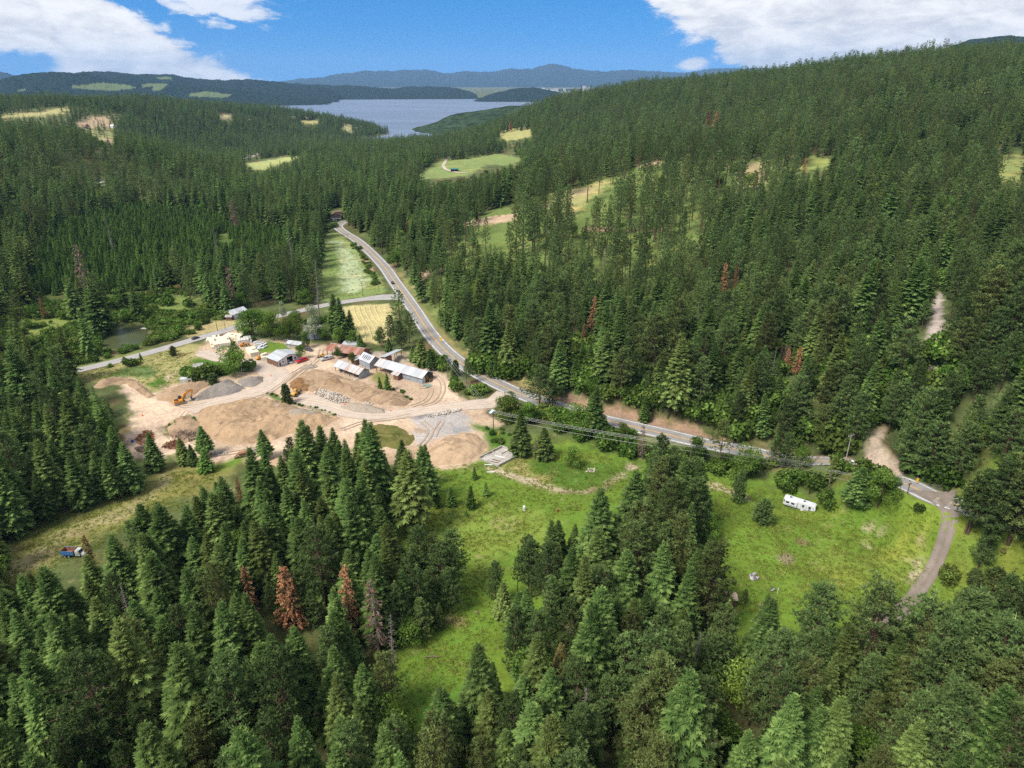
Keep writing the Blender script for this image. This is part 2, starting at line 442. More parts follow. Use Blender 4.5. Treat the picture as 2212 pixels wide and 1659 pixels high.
def H(x, y):
    """ground with cuttings, banks, pond and small unevenness"""
    x = np.atleast_1d(np.asarray(x, float)); y = np.atleast_1d(np.asarray(y, float))
    z = H0(x, y); r = np.hypot(x, y)
    am = np.interp(r, [0, 350, 700, 2000, 9000], [.25, .4, 1.0, 3.0, 5.0])
    z = z + am * (fbm(x / 34, y / 34, 3, 3) - .5) * 2 + (fbm(x / 140, y / 140, 5, 2) - .5) * np.interp(r, [0, 400, 900, 3000], [0, .5, 7, 16]) * smooth(-34, -20, z)
    for line, lz, w0, w1 in ROADS:
        lo = line.min(0) - 90; hi = line.max(0) + 90
        m = (x > lo[0]) & (x < hi[0]) & (y > lo[1]) & (y < hi[1])
        if not m.any(): continue
        d, k = road_near(x[m], y[m], line)
        if line is HIGHWAY:
            tx = line[np.minimum(k + 1, len(line) - 1)] - line[np.maximum(k - 1, 0)]
            side = tx[:, 0] * (y[m] - line[k, 1]) - tx[:, 1] * (x[m] - line[k, 0])      # line runs right to left: up-slope is the right hand of travel
            up = (side < 0) * smooth(8.5, 15, d) * 3.2 * np.exp(-np.maximum(d - 15, 0) / 45)
            z[m] += up * smooth(540, 470, r[m])
        b = 1 - smooth(w0, w1 + 3, d)
        z[m] = z[m] * (1 - b) + lz[k] * b
    lo = POND.min(0) - 12; hi = POND.max(0) + 12
    m = (x > lo[0]) & (x < hi[0]) & (y > lo[1]) & (y < hi[1])
    if m.any():
        ins = inside(x[m], y[m], POND); d = edge_dist(x[m], y[m], POND)
        s = np.where(ins, -d, d)
        z[m] = z[m] * smooth(0, 8, s) + (POND_Z - np.where(ins, np.minimum(d * .35, 1.5), -d * .12)) * (1 - smooth(0, 8, s))
    return z
def G(pts): return cast(pts, lambda X, Y: H(X, Y))
def g1(px, py):
    p = G([(px, py)])[0]; return Vector(p)
print('terrain fit', round(time.time() - T0, 1))

# view conversions from the enlarged pictures used while measuring
def crop(x0, y0, s): return lambda x, y: ((x0 + x / s) * .85703, (y0 + y / s) * .85703)
c4 = crop(500, 700, 2.765); z1 = crop(650, 850, 7.373); z2 = crop(820, 840, 7.373); z3 = crop(480, 800, 7.373); z4 = crop(400, 960, 7.373)
c5 = crop(0, 700, 3.16); c6 = crop(1200, 900, 2.765); k1 = crop(1881, 1000, 3.16); k3 = crop(800, 1200, 2.2544); k4 = crop(1681, 1300, 2.4578)
k7 = crop(1000, 380, 2.7657); k8 = crop(780, 480, 3.173); k2 = crop(0, 1150, 2.111); zr = crop(1940, 1220, 14.747); zt = crop(100, 1340, 6.345); f2 = crop(600, 100, 2.212); f3 = crop(1581, 0, 2.212); f1 = crop(0, 0, 2.212)
def many(f, *p): return [f(*q) for q in p]

# ------------------------------------------------------------------ ground cover
PALE = (.51, .385, .275); DIRT = (.43, .315, .215); TAN = (.42, .30, .19); GREY = (.34, .31, .285); DARKG = (.17, .16, .16); BANK = (.29, .19, .125)
GRASS = (.115, .188, .024); GRASS2 = (.155, .208, .035); LUSH = (.065, .135, .018); DRY = (.30, .25, .10); MEADOW = (.17, .22, .07); DUFF = (.080, .100, .034); BARE = (.40, .32, .22); MULCH = (.17, .11, .07); STRAW = (.42, .36, .17); WHITEF = (.33, .38, .22)
COVER = [
 # (points in the picture, colour, soft edge in metres, unevenness of the edge in metres)
 ([(840, 1105), (940, 1000), (1040, 960), (1250, 950), (1480, 1005), (1700, 1050), (1960, 1070), (2072, 1090), (2212, 1120), (2300, 1300), (2100, 1420), (1700, 1420), (1100, 1640), (780, 1640), (850, 1300)], GRASS, 6, 8),
 (many(k3, (400, 180), (1300, 190), (1320, 330), (1150, 420), (900, 560), (850, 440), (640, 300), (420, 420)), GRASS2, 4, 8),
 (many(k3, (740, 800), (900, 860), (920, 1000), (700, 1180), (480, 1300), (460, 1160), (640, 900)), GRASS, 4, 6),
 (many(k3, (440, 1180), (900, 1250), (900, 1500), (520, 1400), (440, 1300)), LUSH, 5, 5),
 (many(k1, (0, 780), (600, 820), (1400, 800), (1530, 950), (1480, 1250), (1250, 1500), (700, 1560), (0, 1560)), GRASS, 5, 8),
 (many(k1, (900, 1150), (1480, 1200), (1440, 1400), (1200, 1500), (450, 1480), (500, 1300)), GRASS2, 6, 9),
 (many(k1, (1640, 1000), (2212, 1000), (2212, 1580), (1450, 1560), (1600, 1250)), GRASS2, 6, 8),
 (many(c6, (350, 700), (1050, 740), (1080, 800), (900, 930), (640, 940), (430, 840)), LUSH, 3, 4),
 (many(c6, (200, 700), (330, 690), (420, 830), (540, 800), (480, 900), (250, 820)), DRY, 3, 4),
 (many(c6, (20, 750), (130, 770), (380, 840), (520, 900), (700, 935), (880, 905), (1010, 790), (1060, 730), (1160, 770), (1080, 800), (1000, 850), (900, 925), (700, 960), (520, 930), (330, 880), (100, 790)), BARE, 1.2, 2),
 (many(c6, (590, 935), (760, 945), (940, 870), (960, 880), (800, 955), (600, 952)), MULCH, 1, 1.2),
 (many(c6, (1560, 870), (1700, 900), (1920, 980), (1920, 1000), (1700, 930), (1580, 900)), BARE, 1.5, 3),
 (many(k1, (680, 945), (800, 990), (890, 1020), (960, 1035), (1160, 1090), (1150, 1110), (950, 1055), (780, 1000)), BARE, .8, 2.5),
 (many(k1, (1370, 1155), (1470, 1180), (1440, 1190), (1370, 1170)), BARE, .8, 1.5),
 (many(k1, (1270, 1460), (1300, 1410), (1400, 1400), (1330, 1500)), BARE, 1.5, 3),
 (many(k1, (1290, 1310), (1380, 1300), (1330, 1350)), BARE, 1.5, 3),
 (many(k1, (860, 1160), (1000, 1200), (930, 1210)), BARE, .8, 1.5),
 (many(k1, (600, 1460), (760, 1490), (740, 1530), (600, 1490)), DRY, 2, 3),
 (many(k1, (360, 1140), (420, 1125), (510, 1165), (440, 1180), (380, 1165)), MULCH, .7, 1.5),
 (many(k1, (270, 1290), (310, 1255), (390, 1270), (380, 1310), (310, 1330)), (.22, .17, .12), .8, 1.5),
 (many(k3, (610, 1095), (650, 1075), (670, 1095), (640, 1112)), MULCH, .5, .8),
 (many(k3, (735, 810), (850, 815), (840, 840), (750, 835)), DRY, 1, 2),
 # lower-left track
 ([(0, 1190), (120, 1135), (230, 1085), (350, 1015), (380, 1000), (520, 1005), (440, 1075), (370, 1075), (280, 1125), (130, 1205), (0, 1275)], (.19, .18, .055), 4, 4),
 ([(60, 1205), (120, 1150), (250, 1105), (330, 1060), (365, 1015), (378, 1015), (350, 1060), (260, 1120), (150, 1165), (90, 1215), (0, 1255), (0, 1215)], (.27, .23, .11), 2, 5),
 ([(0, 1120), (60, 1110), (60, 1140), (0, 1160)], LUSH, 3, 3),
 # land beside the side road
 ([(145, 815), (410, 742), (470, 755), (500, 790), (440, 820), (340, 850), (290, 830), (215, 820)], (.29, .26, .105), 3, 3),
 (many(c5, (830, 800), (1000, 710), (1200, 690), (1290, 740), (1180, 800), (1000, 790)), (.10, .15, .05), 2, 3),
 (many(c5, (1170, 850), (1300, 770), (1370, 880), (1290, 905)), LUSH, 1.5, 2),
 (many(c5, (1300, 800), (1340, 770), (1440, 720), (1400, 760), (1330, 830), (1360, 870)), BARE, .8, 1),
 (many(c5, (1430, 830), (1430, 740), (1560, 640), (1760, 640), (2000, 690), (1990, 760), (1700, 800), (1540, 840)), LUSH, 2, 3),
 (many(c5, (520, 720), (1000, 600), (1340, 540), (1380, 560), (1000, 650), (540, 760)), (.14, .175, .05), 1.5, 2),
 (many(c5, (1480, 470), (1500, 400), (1600, 360), (1850, 330), (1870, 390), (1700, 430), (1560, 480)), (.33, .27, .125), 2, 3),
 # quarry yard
 (many(c4, (0, 500), (60, 440), (250, 370), (430, 430), (700, 440), (880, 470), (1200, 520), (1450, 530), (1560, 600), (1740, 700), (1770, 800), (1880, 865), (2050, 850), (2120, 850), (2060, 900), (2030, 940), (2120, 1010), (2010, 1080), (2040, 1180), (1900, 1320), (1600, 1320), (1100, 1200), (600, 1250), (240, 1290), (60, 1290), (-60, 1290), (-130, 1250), (-140, 1130), (-160, 1040), (-220, 900), (-290, 800), (-250, 750), (-130, 740), (60, 720), (370, 640), (370, 600), (150, 560), (0, 540)), DIRT, 2.5, 4),
 (many(c5, (870, 800), (1060, 800), (1240, 960), (1400, 1010), (1600, 980), (2060, 800), (2212, 740), (2212, 1000), (1800, 1040), (1500, 1080), (1330, 1180), (1310, 1250), (1430, 1300), (1480, 1400), (1040, 1420), (900, 1400), (1030, 1250), (1080, 1060), (980, 900)), PALE, 2, 4),
 (many(c4, (370, 590), (520, 620), (760, 590), (800, 480), (880, 480), (880, 560), (960, 600), (900, 630), (700, 650), (640, 700), (600, 760), (400, 840), (0, 920), (0, 880), (330, 790), (500, 700), (480, 660), (390, 620)), PALE, 2, 2),
 (many(c4, (670, 850), (760, 810), (960, 900), (1100, 930), (1380, 960), (1560, 900), (1720, 860), (1760, 700), (1640, 620), (1580, 750), (1720, 780), (1880, 870), (2090, 850), (2060, 895), (1800, 910), (1500, 960), (1350, 1010), (1100, 1100), (1000, 1090), (1010, 980), (840, 920)), PALE, 1.8, 2),
 (many(c4, (1490, 970), (1820, 910), (1900, 980), (1890, 1060), (1800, 1080), (1640, 1120), (1540, 1180), (1500, 1080), (1560, 1040)), GREY, 2, 3),
 (many(c4, (1770, 1050), (1880, 1040), (1890, 1070), (1790, 1085)), (.24, .24, .24), 1.2, 1.5),
 (many(c4, (1510, 1050), (1600, 1060), (1590, 1085), (1520, 1080)), (.30, .22, .16), .6, 1),
 (many(c4, (1490, 980), (1600, 940), (1600, 955), (1530, 985)), DARKG, .8, 1),
 (many(c4, (520, 1150), (640, 1090), (640, 1200), (560, 1250), (240, 1280), (80, 1260), (0, 1270), (0, 1180), (280, 1170)), PALE, 2, 3),
 (many(c4, (0, 500), (140, 540), (150, 570), (0, 540)), (.42, .36, .30), 1, 1),
 (many(c4, (400, 500), (480, 440), (600, 460), (640, 500), (560, 520), (420, 530)), GRASS, 1.2, 2),
 (many(c4, (410, 570), (480, 590), (540, 610), (500, 625), (400, 590)), (.24, .22, .10), 1, 1.5),
 (many(c4, (1200, 690), (1250, 650), (1330, 680), (1350, 750), (1280, 770), (1210, 720)), (.15, .17, .05), 1.5, 2.5),
 (many(c4, (470, 820), (520, 795), (600, 850), (700, 880), (980, 960), (960, 965), (700, 890), (560, 860)), (.10, .14, .035), .8, 1.2),
 (many(c4, (1880, 1020), (2020, 1030), (2150, 1100), (2120, 1180), (2030, 1180), (2010, 1080)), LUSH, 2, 3),
 (many(z4, (110, 920), (300, 720), (560, 640), (770, 740), (700, 890), (420, 880), (200, 950)), LUSH, 1.2, 2),
 (many(c4, (280, 1250), (420, 1190), (300, 1290), (120, 1360), (60, 1330)), GRASS, 2, 3),
 # meadows along the highway
 ([(690, 640), (694, 560), (700, 505), (735, 503), (790, 560), (832, 632), (760, 645), (700, 652)], MEADOW, 2, 3),
 (many(k8, (130, 400), (240, 400), (380, 560), (430, 640), (480, 760), (330, 830), (230, 780), (250, 640), (200, 500)), WHITEF, 4, 6),
 (many(k8, (140, 420), (220, 420), (230, 620), (150, 640)), (.12, .18, .05), 4, 5),
 ([(735, 662), (840, 655), (850, 690), (830, 745), (770, 740), (752, 695)], STRAW, 1.5, 2),
 (many(k8, (400, 500), (430, 500), (520, 640), (500, 660), (430, 580)), BANK, 1.5, 2),
 ([(1080, 862), (1150, 885), (1080, 885)], DRY, 1.5, 2),
 # bank above the highway
 (many(c6, (230, 170), (560, 250), (880, 330), (1100, 370), (1460, 480), (1620, 550), (1900, 600), (2080, 660), (1900, 660), (1560, 590), (1220, 500), (880, 420), (560, 320), (350, 250)), BANK, 2.5, 4),
 (many(c6, (20, 95), (140, 135), (360, 240), (330, 260), (120, 170)), (.20, .20, .06), 2, 2),
 (many(c6, (900, 425), (1340, 520), (1620, 590), (1600, 600), (1300, 535), (900, 440)), DRY, 1, 1),
 ([(855, 590), (900, 660), (940, 720), (990, 770), (1060, 810), (1150, 845), (1190, 850), (1150, 825), (1050, 790), (985, 745), (940, 690), (905, 640), (870, 590)], (.24, .21, .08), 2, 3),
 (many(k8, (600, 600), (660, 580), (690, 640), (680, 680)), BANK, 2, 3),
 (many(k1, (540, 470), (760, 460), (880, 540), (860, 570), (620, 540)), (.33, .24, .15), 2, 3),
 (many(k1, (900, 560), (960, 430), (1040, 230), (1060, 160), (1100, 180), (1110, 420), (1160, 480), (1240, 520), (1250, 650), (1080, 640), (1080, 600)), (.37, .29, .215), 1.5, 3),
 (many(k1, (1460, 440), (1560, 440), (1560, 480), (1470, 480)), BARE, 2, 2),
 ([(1998, 790), (2004, 720), (2020, 645), (2034, 630), (2034, 680), (2020, 790)], (.42, .35, .31), 1.5, 2),
 # clearings
 (many(k7, (130, 200), (330, 40), (700, 20), (880, 50), (800, 100), (640, 100), (500, 170), (350, 190)), MEADOW, 6, 10),
 (many(f2, (1430, 520), (1560, 490), (1700, 490), (1640, 540), (1460, 570)), (.30, .29, .11), 8, 12),
 (many(f2, (40, 690), (250, 655), (400, 650), (240, 690), (140, 730), (80, 725)), (.30, .33, .12), 8, 8),
 ([(880, 640), (1000, 480), (1110, 440), (1230, 400), (1420, 345), (1730, 350), (1740, 420), (1560, 450), (1470, 620), (1330, 640), (1240, 600), (1100, 640), (960, 700)], (.125, .17, .045), 15, 25),
 (many(k7, (1000, 400), (1140, 290), (1300, 250), (1460, 190), (1480, 240), (1350, 330), (1230, 440), (1130, 430)), (.30, .29, .11), 6, 10),
 (many(k7, (1130, 290), (1380, 250), (1350, 290), (1150, 370)), (.36, .29, .15), 6, 10),
 (many(k7, (490, 490), (820, 440), (780, 500), (500, 530)), (.42, .30, .20), 4, 7),
 (many(k7, (190, 620), (400, 530), (420, 560), (280, 660), (210, 650)), (.42, .30, .20), 4, 6),
 (many(k7, (130, 880), (310, 800), (340, 850), (220, 880), (150, 960)), (.42, .29, .20), 4, 5),
 (many(k7, (1300, 530), (1860, 545), (1850, 560), (1310, 555)), (.28, .17, .11), 2, 3),
 (many(f3, (40, 930), (150, 900), (300, 680), (360, 700), (170, 920)), (.38, .29, .17), 8, 10),
 (many(f3, (620, 920), (760, 900), (760, 1050), (640, 1050)), (.32, .26, .13), 6, 8),
 (many(f3, (960, 870), (1170, 880), (1160, 940), (980, 960)), (.20, .24, .07), 8, 10),
 (many(f3, (1850, 900), (2212, 870), (2212, 1030), (1900, 1000)), (.20, .23, .075), 10, 15),
 # left clearings
 ([(20, 712), (40, 690), (130, 680), (300, 650), (420, 640), (440, 670), (300, 680), (130, 710), (80, 725)], (.15, .20, .05), 5, 8),
 ([(380, 515), (440, 510), (510, 540), (640, 560), (600, 590), (480, 560)], (.19, .21, .075), 8, 10),
 ([(60, 640), (120, 480), (300, 450), (450, 470), (640, 520), (600, 580), (400, 610), (200, 650)], (.07, .11, .025), 15, 20),
 (many(f1, (0, 640), (140, 630), (350, 600), (420, 610), (300, 640), (100, 660), (0, 670)), (.33, .30, .13), 15, 20),
 (many(f1, (420, 690), (500, 650), (620, 640), (640, 700), (470, 715)), (.36, .27, .17), 12, 15),
 (many(f1, (240, 700), (420, 720), (640, 720), (650, 800), (450, 790), (330, 760)), (.25, .25, .10), 15, 25),
 (many(f1, (580, 770), (650, 790), (640, 805), (580, 790)), (.42, .29, .19), 8, 10),
 (many(f1, (1210, 640), (1300, 635), (1290, 660), (1220, 670)), (.36, .31, .17), 10, 12),
 (many(f1, (1660, 670), (1780, 665), (1780, 690), (1690, 690)), (.36, .34, .13), 10, 12),
 (many(f1, (1860, 700), (1960, 690), (1960, 740), (1900, 730)), (.33, .30, .14), 8, 8),
 (many(f1, (1320, 880), (1470, 850), (1360, 890)), (.45, .42, .37), 3, 4),
 (many(f1, (555, 1000), (575, 1000), (580, 1040), (552, 1045)), (.45, .42, .40), 3, 3),
 (many(k8, (100, 190), (270, 120), (300, 200), (250, 290), (160, 300)), (.17, .21, .06), 4, 5),
]
RADII = np.concatenate([np.geomspace(4, 62, 26)[:-1], np.geomspace(62, 820, 400)[:-1], np.geomspace(820, 3400, 130)[:-1], np.geomspace(3400, 80000, 40)])
AZ = np.concatenate([np.radians(np.arange(-180, -52, 2.0)), np.radians(np.linspace(-52, 52, 760)), np.radians(np.arange(54, 180, 2.0))])
def build_ground():
    na, nr = len(AZ), len(RADII)
    A, RR = np.meshgrid(AZ, RADII); x = (np.sin(A) * RR).ravel(); y = (np.cos(A) * RR).ravel()
    z = H(x, y)
    r = np.hypot(x, y)
    rgb = np.tile(np.array(DUFF), (x.size, 1)); veg = np.ones(x.size)
    nz = (fbm(x / 9, y / 9, 21, 4) - .5) * 2; nz2 = (fbm(x / 2.6, y / 2.6, 31, 3) - .5) * 2
    rgb *= (1 + .35 * nz)[:, None]
    brown = smooth(.1, .5, (fbm(x / 15, y / 15, 61, 4) - .5) * 2)
    rgb = rgb * (1 - brown[:, None] * .7) + np.array((.13, .085, .045)) * brown[:, None] * .7
    for pts, c, soft, rag in COVER:
        P = G(pts)[:, :2]
        lo = P.min(0) - soft - rag - 2; hi = P.max(0) + soft + rag + 2
        m = np.nonzero((x > lo[0]) & (x < hi[0]) & (y > lo[1]) & (y < hi[1]))[0]
        if len(m) == 0: continue
        ins = inside(x[m], y[m], P); d = edge_dist(x[m], y[m], P); s = np.where(ins, d, -d) + (nz[m] * .55 + nz2[m] * .75) * rag
        w = smooth(-soft, soft, s)[:, None]
        rgb[m] = rgb[m] * (1 - w) + np.array(c) * w
        v = 1.0 if c[1] > c[0] * .93 else 0.0
        veg[m] = veg[m] * (1 - w[:, 0]) + v * w[:, 0]
    mott = 1 + .16 * nz + .14 * nz2
    rgb *= mott[:, None]
    # patches of yellower growth and worn spots in the grass
    yl = smooth(.05, .55, (fbm(x / 22, y / 11, 77, 4) - .5) * 2) * veg
    rgb = rgb * (1 + yl[:, None] * (np.array((1.32, 1.12, 1.1)) - 1))
    worn = smooth(.42, .62, (fbm(x / 5.5, y / 3.2, 91, 4) - .5) * 2) * veg * (rgb[:, 1] > .1)
    rgb = rgb * (1 - .4 * worn[:, None]) + np.array((.33, .27, .13)) * .4 * worn[:, None]
    i, j = np.meshgrid(np.arange(nr - 1), np.arange(na), indexing='ij')
    a = i * na + j; b = i * na + (j + 1) % na
    Fq = np.stack([a, b, b + na, a + na], 2).reshape(-1, 4)[:, ::-1]
    me = mesh_np('ground', np.stack([x, y, z], 1), Fq, [ground_mat()], True, {'cover': np.clip(rgb, 0, 1), 'veg': veg})
    o = link('ground', me); tag(o, 'rolling ground of grass, forest floor and bare dirt under the whole valley', kind='structure')
    return o
def ground_mat():
    m = bpy.data.materials.new('ground'); m.use_nodes = True; t = m.node_tree; x = NX(t); b = t.nodes['Principled BSDF']
    at = t.nodes.new('ShaderNodeVertexColor'); at.layer_name = 'cover'
    vg = t.nodes.new('ShaderNodeAttribute'); vg.attribute_name = 'veg'
    geo = t.nodes.new('ShaderNodeNewGeometry'); pos = geo.outputs['Position']
    n1 = x.noise(pos, .9, 5, .65); n2 = x.noise(pos, .16, 4, .6); n3 = x.noise(pos, 3.5, 3, .6)
    f = x.add(-.12, x.add(x.mul(n1, 1.25), x.add(x.mul(n2, .45), x.mul(n3, .6))))
    hv = t.nodes.new('ShaderNodeHueSaturation'); t.links.new(at.outputs[0], hv.inputs['Color']); t.links.new(f, hv.inputs['Value'])
    t.links.new(x.add(.47, x.mul(n2, .06)), hv.inputs['Hue'])
    # dark tufts and pale straw in vegetation, stones in dirt
    tuft = x.mul(x.sstep(.56, .72, n1), vg.outputs['Fac'])
    c = x.mix(x.mul(tuft, .55), hv.outputs[0], x.mix(.5, hv.outputs[0], (.03, .06, .012)))
    st = x.mul(x.sstep(.60, .72, n3), x.sub(1.0, vg.outputs['Fac']))
    c = x.mix(x.mul(st, .35), c, (.52, .46, .40))
    t.links.new(c, b.inputs['Base Color']); b.inputs['Roughness'].default_value = .95; b.inputs['Specular IOR Level'].default_value = .1
    bp = t.nodes.new('ShaderNodeBump'); bp.inputs['Distance'].default_value = .5; bp.inputs['Strength'].default_value = .7
    t.links.new(x.add(x.mul(n1, 1.0), x.mul(n3, .35)), bp.inputs['Height']); t.links.new(bp.outputs[0], b.inputs['Normal'])
    return m
build_ground()
print('ground', round(time.time() - T0, 1))

# ------------------------------------------------------------------ roads
def asphalt(name, c, c2):
    m = bpy.data.materials.new(name); m.use_nodes = True; t = m.node_tree; x = NX(t); b = t.nodes['Principled BSDF']
    geo = t.nodes.new('ShaderNodeNewGeometry'); at = t.nodes.new('ShaderNodeAttribute'); at.attribute_name = 'across'
    n = x.noise(geo.outputs['Position'], .35, 6, .65); n2 = x.noise(geo.outputs['Position'], 5, 3)
    a = at.outputs['Fac']
    tr = x.m('ABSOLUTE', x.m('SINE', x.mul(a, 6.2832)))          # wheel tracks
    f = x.add(x.mul(x.sstep(.3, .7, n), .55), x.mul(tr, .35))
    c_ = x.mix(f, c, c2); c_ = x.mix(x.mul(x.sstep(.5, .8, n2), .25), c_, tuple(v * .6 for v in c))
    t.links.new(c_, b.inputs['Base Color']); b.inputs['Roughness'].default_value = .85; b.inputs['Specular IOR Level'].default_value = .2
    return m
def ribbon(name, line, z, offs, m, lift, label, kind='structure', parent=None):
    d = np.gradient(line, axis=0); d /= np.linalg.norm(d, axis=1)[:, None]; n = np.stack([d[:, 1], -d[:, 0]], 1)
    k = len(offs); V = []; ac = []
    for i, o in enumerate(offs):
        oo = np.asarray(o) if np.ndim(o) else np.full(len(line), o)
        p = line + n * oo[:, None]; V.append(np.column_stack([p, z + lift - .0 * oo])); ac.append(np.full(len(line), i / (k - 1)))
    V = np.array(V); N = len(line); idx = np.arange(k * N).reshape(k, N)
    Fq = np.stack([idx[:-1, :-1], idx[:-1, 1:], idx[1:, 1:], idx[1:, :-1]], 2).reshape(-1, 4)
    me = mesh_np(name, V.reshape(-1, 3), Fq, [m], True, {'across': np.array(ac).ravel()})
    # faces must look up
    if me.polygons[0].normal.z < 0: me.flip_normals()
    o = link(name, me, parent); tag(o, label, kind=kind if parent is None else None); return o
ASPH = asphalt('asphalt', (.20, .19, .18), (.29, .275, .26))
ASPH2 = asphalt('old_asphalt', (.27, .255, .24), (.36, .34, .32))
DRIVE = asphalt('dark_gravel', (.155, .125, .10), (.25, .21, .175))
hz = ROADS[0][1]; szz = ROADS[1][1]
road = ribbon('road', HIGHWAY, hz, (-4.5, -4.2, -2.1, 0, 2.1, 4.2, 4.5), ASPH, .10, 'grey two-lane highway curving up the valley past the quarry yard')
WHITE = mat('road_white', (.75, .75, .72), .8, var=.25, scale=.8); YEL = mat('road_yellow', (.62, .36, .05), .8, var=.2, scale=.8)
ribbon('edge_line', HIGHWAY, hz, (-3.68, -3.42), WHITE, .106, None, parent=road)
ribbon('edge_line', HIGHWAY, hz, (3.42, 3.68), WHITE, .106, None, parent=road)
ribbon('centre_line', HIGHWAY, hz, (-.30, -.10), YEL, .106, None, parent=road)
ribbon('centre_line', HIGHWAY, hz, (.10, .30), YEL, .106, None, parent=road)
SK = np.linalg.norm(SIDE - SIDE[0], axis=1)
flare = np.interp(SK, [0, 6, 22, 60], [9, 7, 3.6, 3.3])
ribbon('side_road', SIDE, szz, (-flare, -flare * .5, flare * 0, flare * .5, flare), ASPH2, .094, 'pale grey side road leaving the highway and running left past the pond')
def dirt_ribbon(name, pts, w, m, label, lift=.09, w2=None):
    line = vline(pts, 1.5); z = H(line[:, 0], line[:, 1]); k = 4
    zp = np.concatenate([np.full(k, z[0]), z, np.full(k, z[-1])]); zs = np.maximum(np.convolve(zp, np.ones(2 * k + 1) / (2 * k + 1), 'valid'), z)
    s = np.linspace(0, 1, len(line)); ww = np.interp(s, np.linspace(0, 1, len(w)), w)
    jit = (fbm(np.arange(len(line)) / 3.0, np.zeros(len(line)), 5, 3) - .5) * 1.0
    d = np.gradient(line, axis=0); d /= np.linalg.norm(d, axis=1)[:, None]; n = np.stack([d[:, 1], -d[:, 0]], 1)
    o = ribbon(name, line, zs, (-ww - jit, -ww * .5, ww * 0, ww * .5, ww - jit), m, lift, label)
    me = o.data; V = np.zeros(len(me.vertices) * 3); me.vertices.foreach_get('co', V); V = V.reshape(-1, 3)
    V[:, 2] = H(V[:, 0], V[:, 1]) + lift + .04; me.vertices.foreach_set('co', V.astype(np.float32).ravel()); me.update(); return o
dirt_ribbon('driveway', many(k1, (1480, 770), (1545, 845), (1580, 930), (1585, 1080), (1560, 1200), (1510, 1330), (1440, 1450), (1360, 1560), (1280, 1650), (1180, 1740), (1060, 1830), (900, 1930)), [6.0, 2.7, 1.8, 1.7, 1.7, 1.75, 1.8, 1.8, 1.8, 1.8, 1.8], DRIVE, 'dark gravel driveway curving from the highway along the right edge of the meadow')
LOOSE = asphalt('pale_gravel', (.36, .30, .245), (.50, .41, .325))
dirt_ribbon('dirt_road', many(c4, (2150, 815), (2060, 870), (1900, 890), (1600, 920), (1350, 960), (1100, 950), (900, 895), (760, 850), (690, 850)), [5, 4.2, 3.8, 3.8, 4.2, 4.2, 4, 4, 5], LOOSE, 'pale dirt road from the highway through the middle of the quarry yard')
dirt_ribbon('dirt_road', many(c4, (20, 525), (150, 565), (400, 610), (520, 660), (530, 720), (430, 790), (220, 850), (0, 905), (-70, 930)), [4, 4, 4, 5, 6, 5, 4.5, 4.5, 4.5], LOOSE, 'pale dirt road from the side road past the white garage to the digger')
dirt_ribbon('dirt_road', many(f2, (1175, 655), (1145, 700), (1150, 725), (1190, 735), (1280, 740)), [2.2, 2.2, 2.2, 2.2], LOOSE, 'narrow dirt track to the green-roofed shed on the far meadow', .25)

RUT = asphalt('rut_dark', (.30, .225, .16), (.40, .30, .215)); RUTL = asphalt('rut_pale', (.50, .40, .30), (.62, .50, .39))
for k, (pts, pale) in enumerate((
    ((( 2090, 860), (1900, 885), (1600, 915), (1350, 950), (1100, 940), (900, 885), (700, 850)), 1), (((1560, 900), (1650, 870), (1700, 800), (1690, 720), (1600, 650)), 0), (((1480, 900), (1580, 860), (1620, 800), (1600, 770), (1540, 770)), 0),
    (((800, 580), (700, 640), (600, 700), (480, 780), (300, 830), (60, 890), (-80, 930)), 1), (((760, 600), (640, 690), (560, 760), (430, 830), (300, 850)), 0), (((860, 500), (830, 570), (720, 660), (620, 740)), 0),
    (((-80, 930), (-140, 1000), (-150, 1080), (-100, 1150), (-20, 1200)), 1), (((60, 880), (-60, 900), (-160, 880), (-230, 810)), 0), (((1000, 1060), (1150, 1010), (1320, 990), (1480, 960)), 0), (((520, 1180), (400, 1190), (250, 1220), (80, 1240)), 0), (((1560, 1000), (1620, 1060), (1590, 1130), (1540, 1180)), 0), (((1700, 1000), (1660, 1060), (1640, 1110)), 0))):
    for off in (-.9, .9):
        q = [(p[0], p[1]) for p in pts]; L_ = vline(many(c4, *q), 1.5); d_ = np.gradient(L_, axis=0); d_ /= np.linalg.norm(d_, axis=1)[:, None]
        L_ = L_ + np.stack([d_[:, 1], -d_[:, 0]], 1) * off; z_ = H(L_[:, 0], L_[:, 1])
        o_ = ribbon('wheel_track', L_, z_, (-.28, 0, .28), RUTL if pale else RUT, .17, 'wheel track pressed into the dirt of the quarry yard')
# ------------------------------------------------------------------ water
def water_mat(name, c, rough, bump, scale, spec=.5):
    m = bpy.data.materials.new(name); m.use_nodes = True; t = m.node_tree; x = NX(t); b = t.nodes['Principled BSDF']
    geo = t.nodes.new('ShaderNodeNewGeometry'); mp = t.nodes.new('ShaderNodeMapping'); mp.inputs['Scale'].default_value = (.35, 1, 1); t.links.new(geo.outputs['Position'], mp.inputs[0])
    n = x.noise(mp.outputs[0], scale, 4, .6); n2 = x.noise(mp.outputs[0], scale * .06, 4, .6)
    t.links.new(x.mix(x.sstep(.35, .65, n2), tuple(v * .85 for v in c), tuple(v * 1.15 for v in c)), b.inputs['Base Color'])
    b.inputs['Roughness'].default_value = rough; b.inputs['Specular IOR Level'].default_value = spec; b.inputs['IOR'].default_value = 1.33
    bp = t.nodes.new('ShaderNodeBump'); bp.inputs['Distance'].default_value = bump; t.links.new(n, bp.inputs['Height']); t.links.new(bp.outputs[0], b.inputs['Normal'])
    return m
lk = MB(); LM = water_mat('lake_water', (.11, .14, .19), .32, .8, .05)
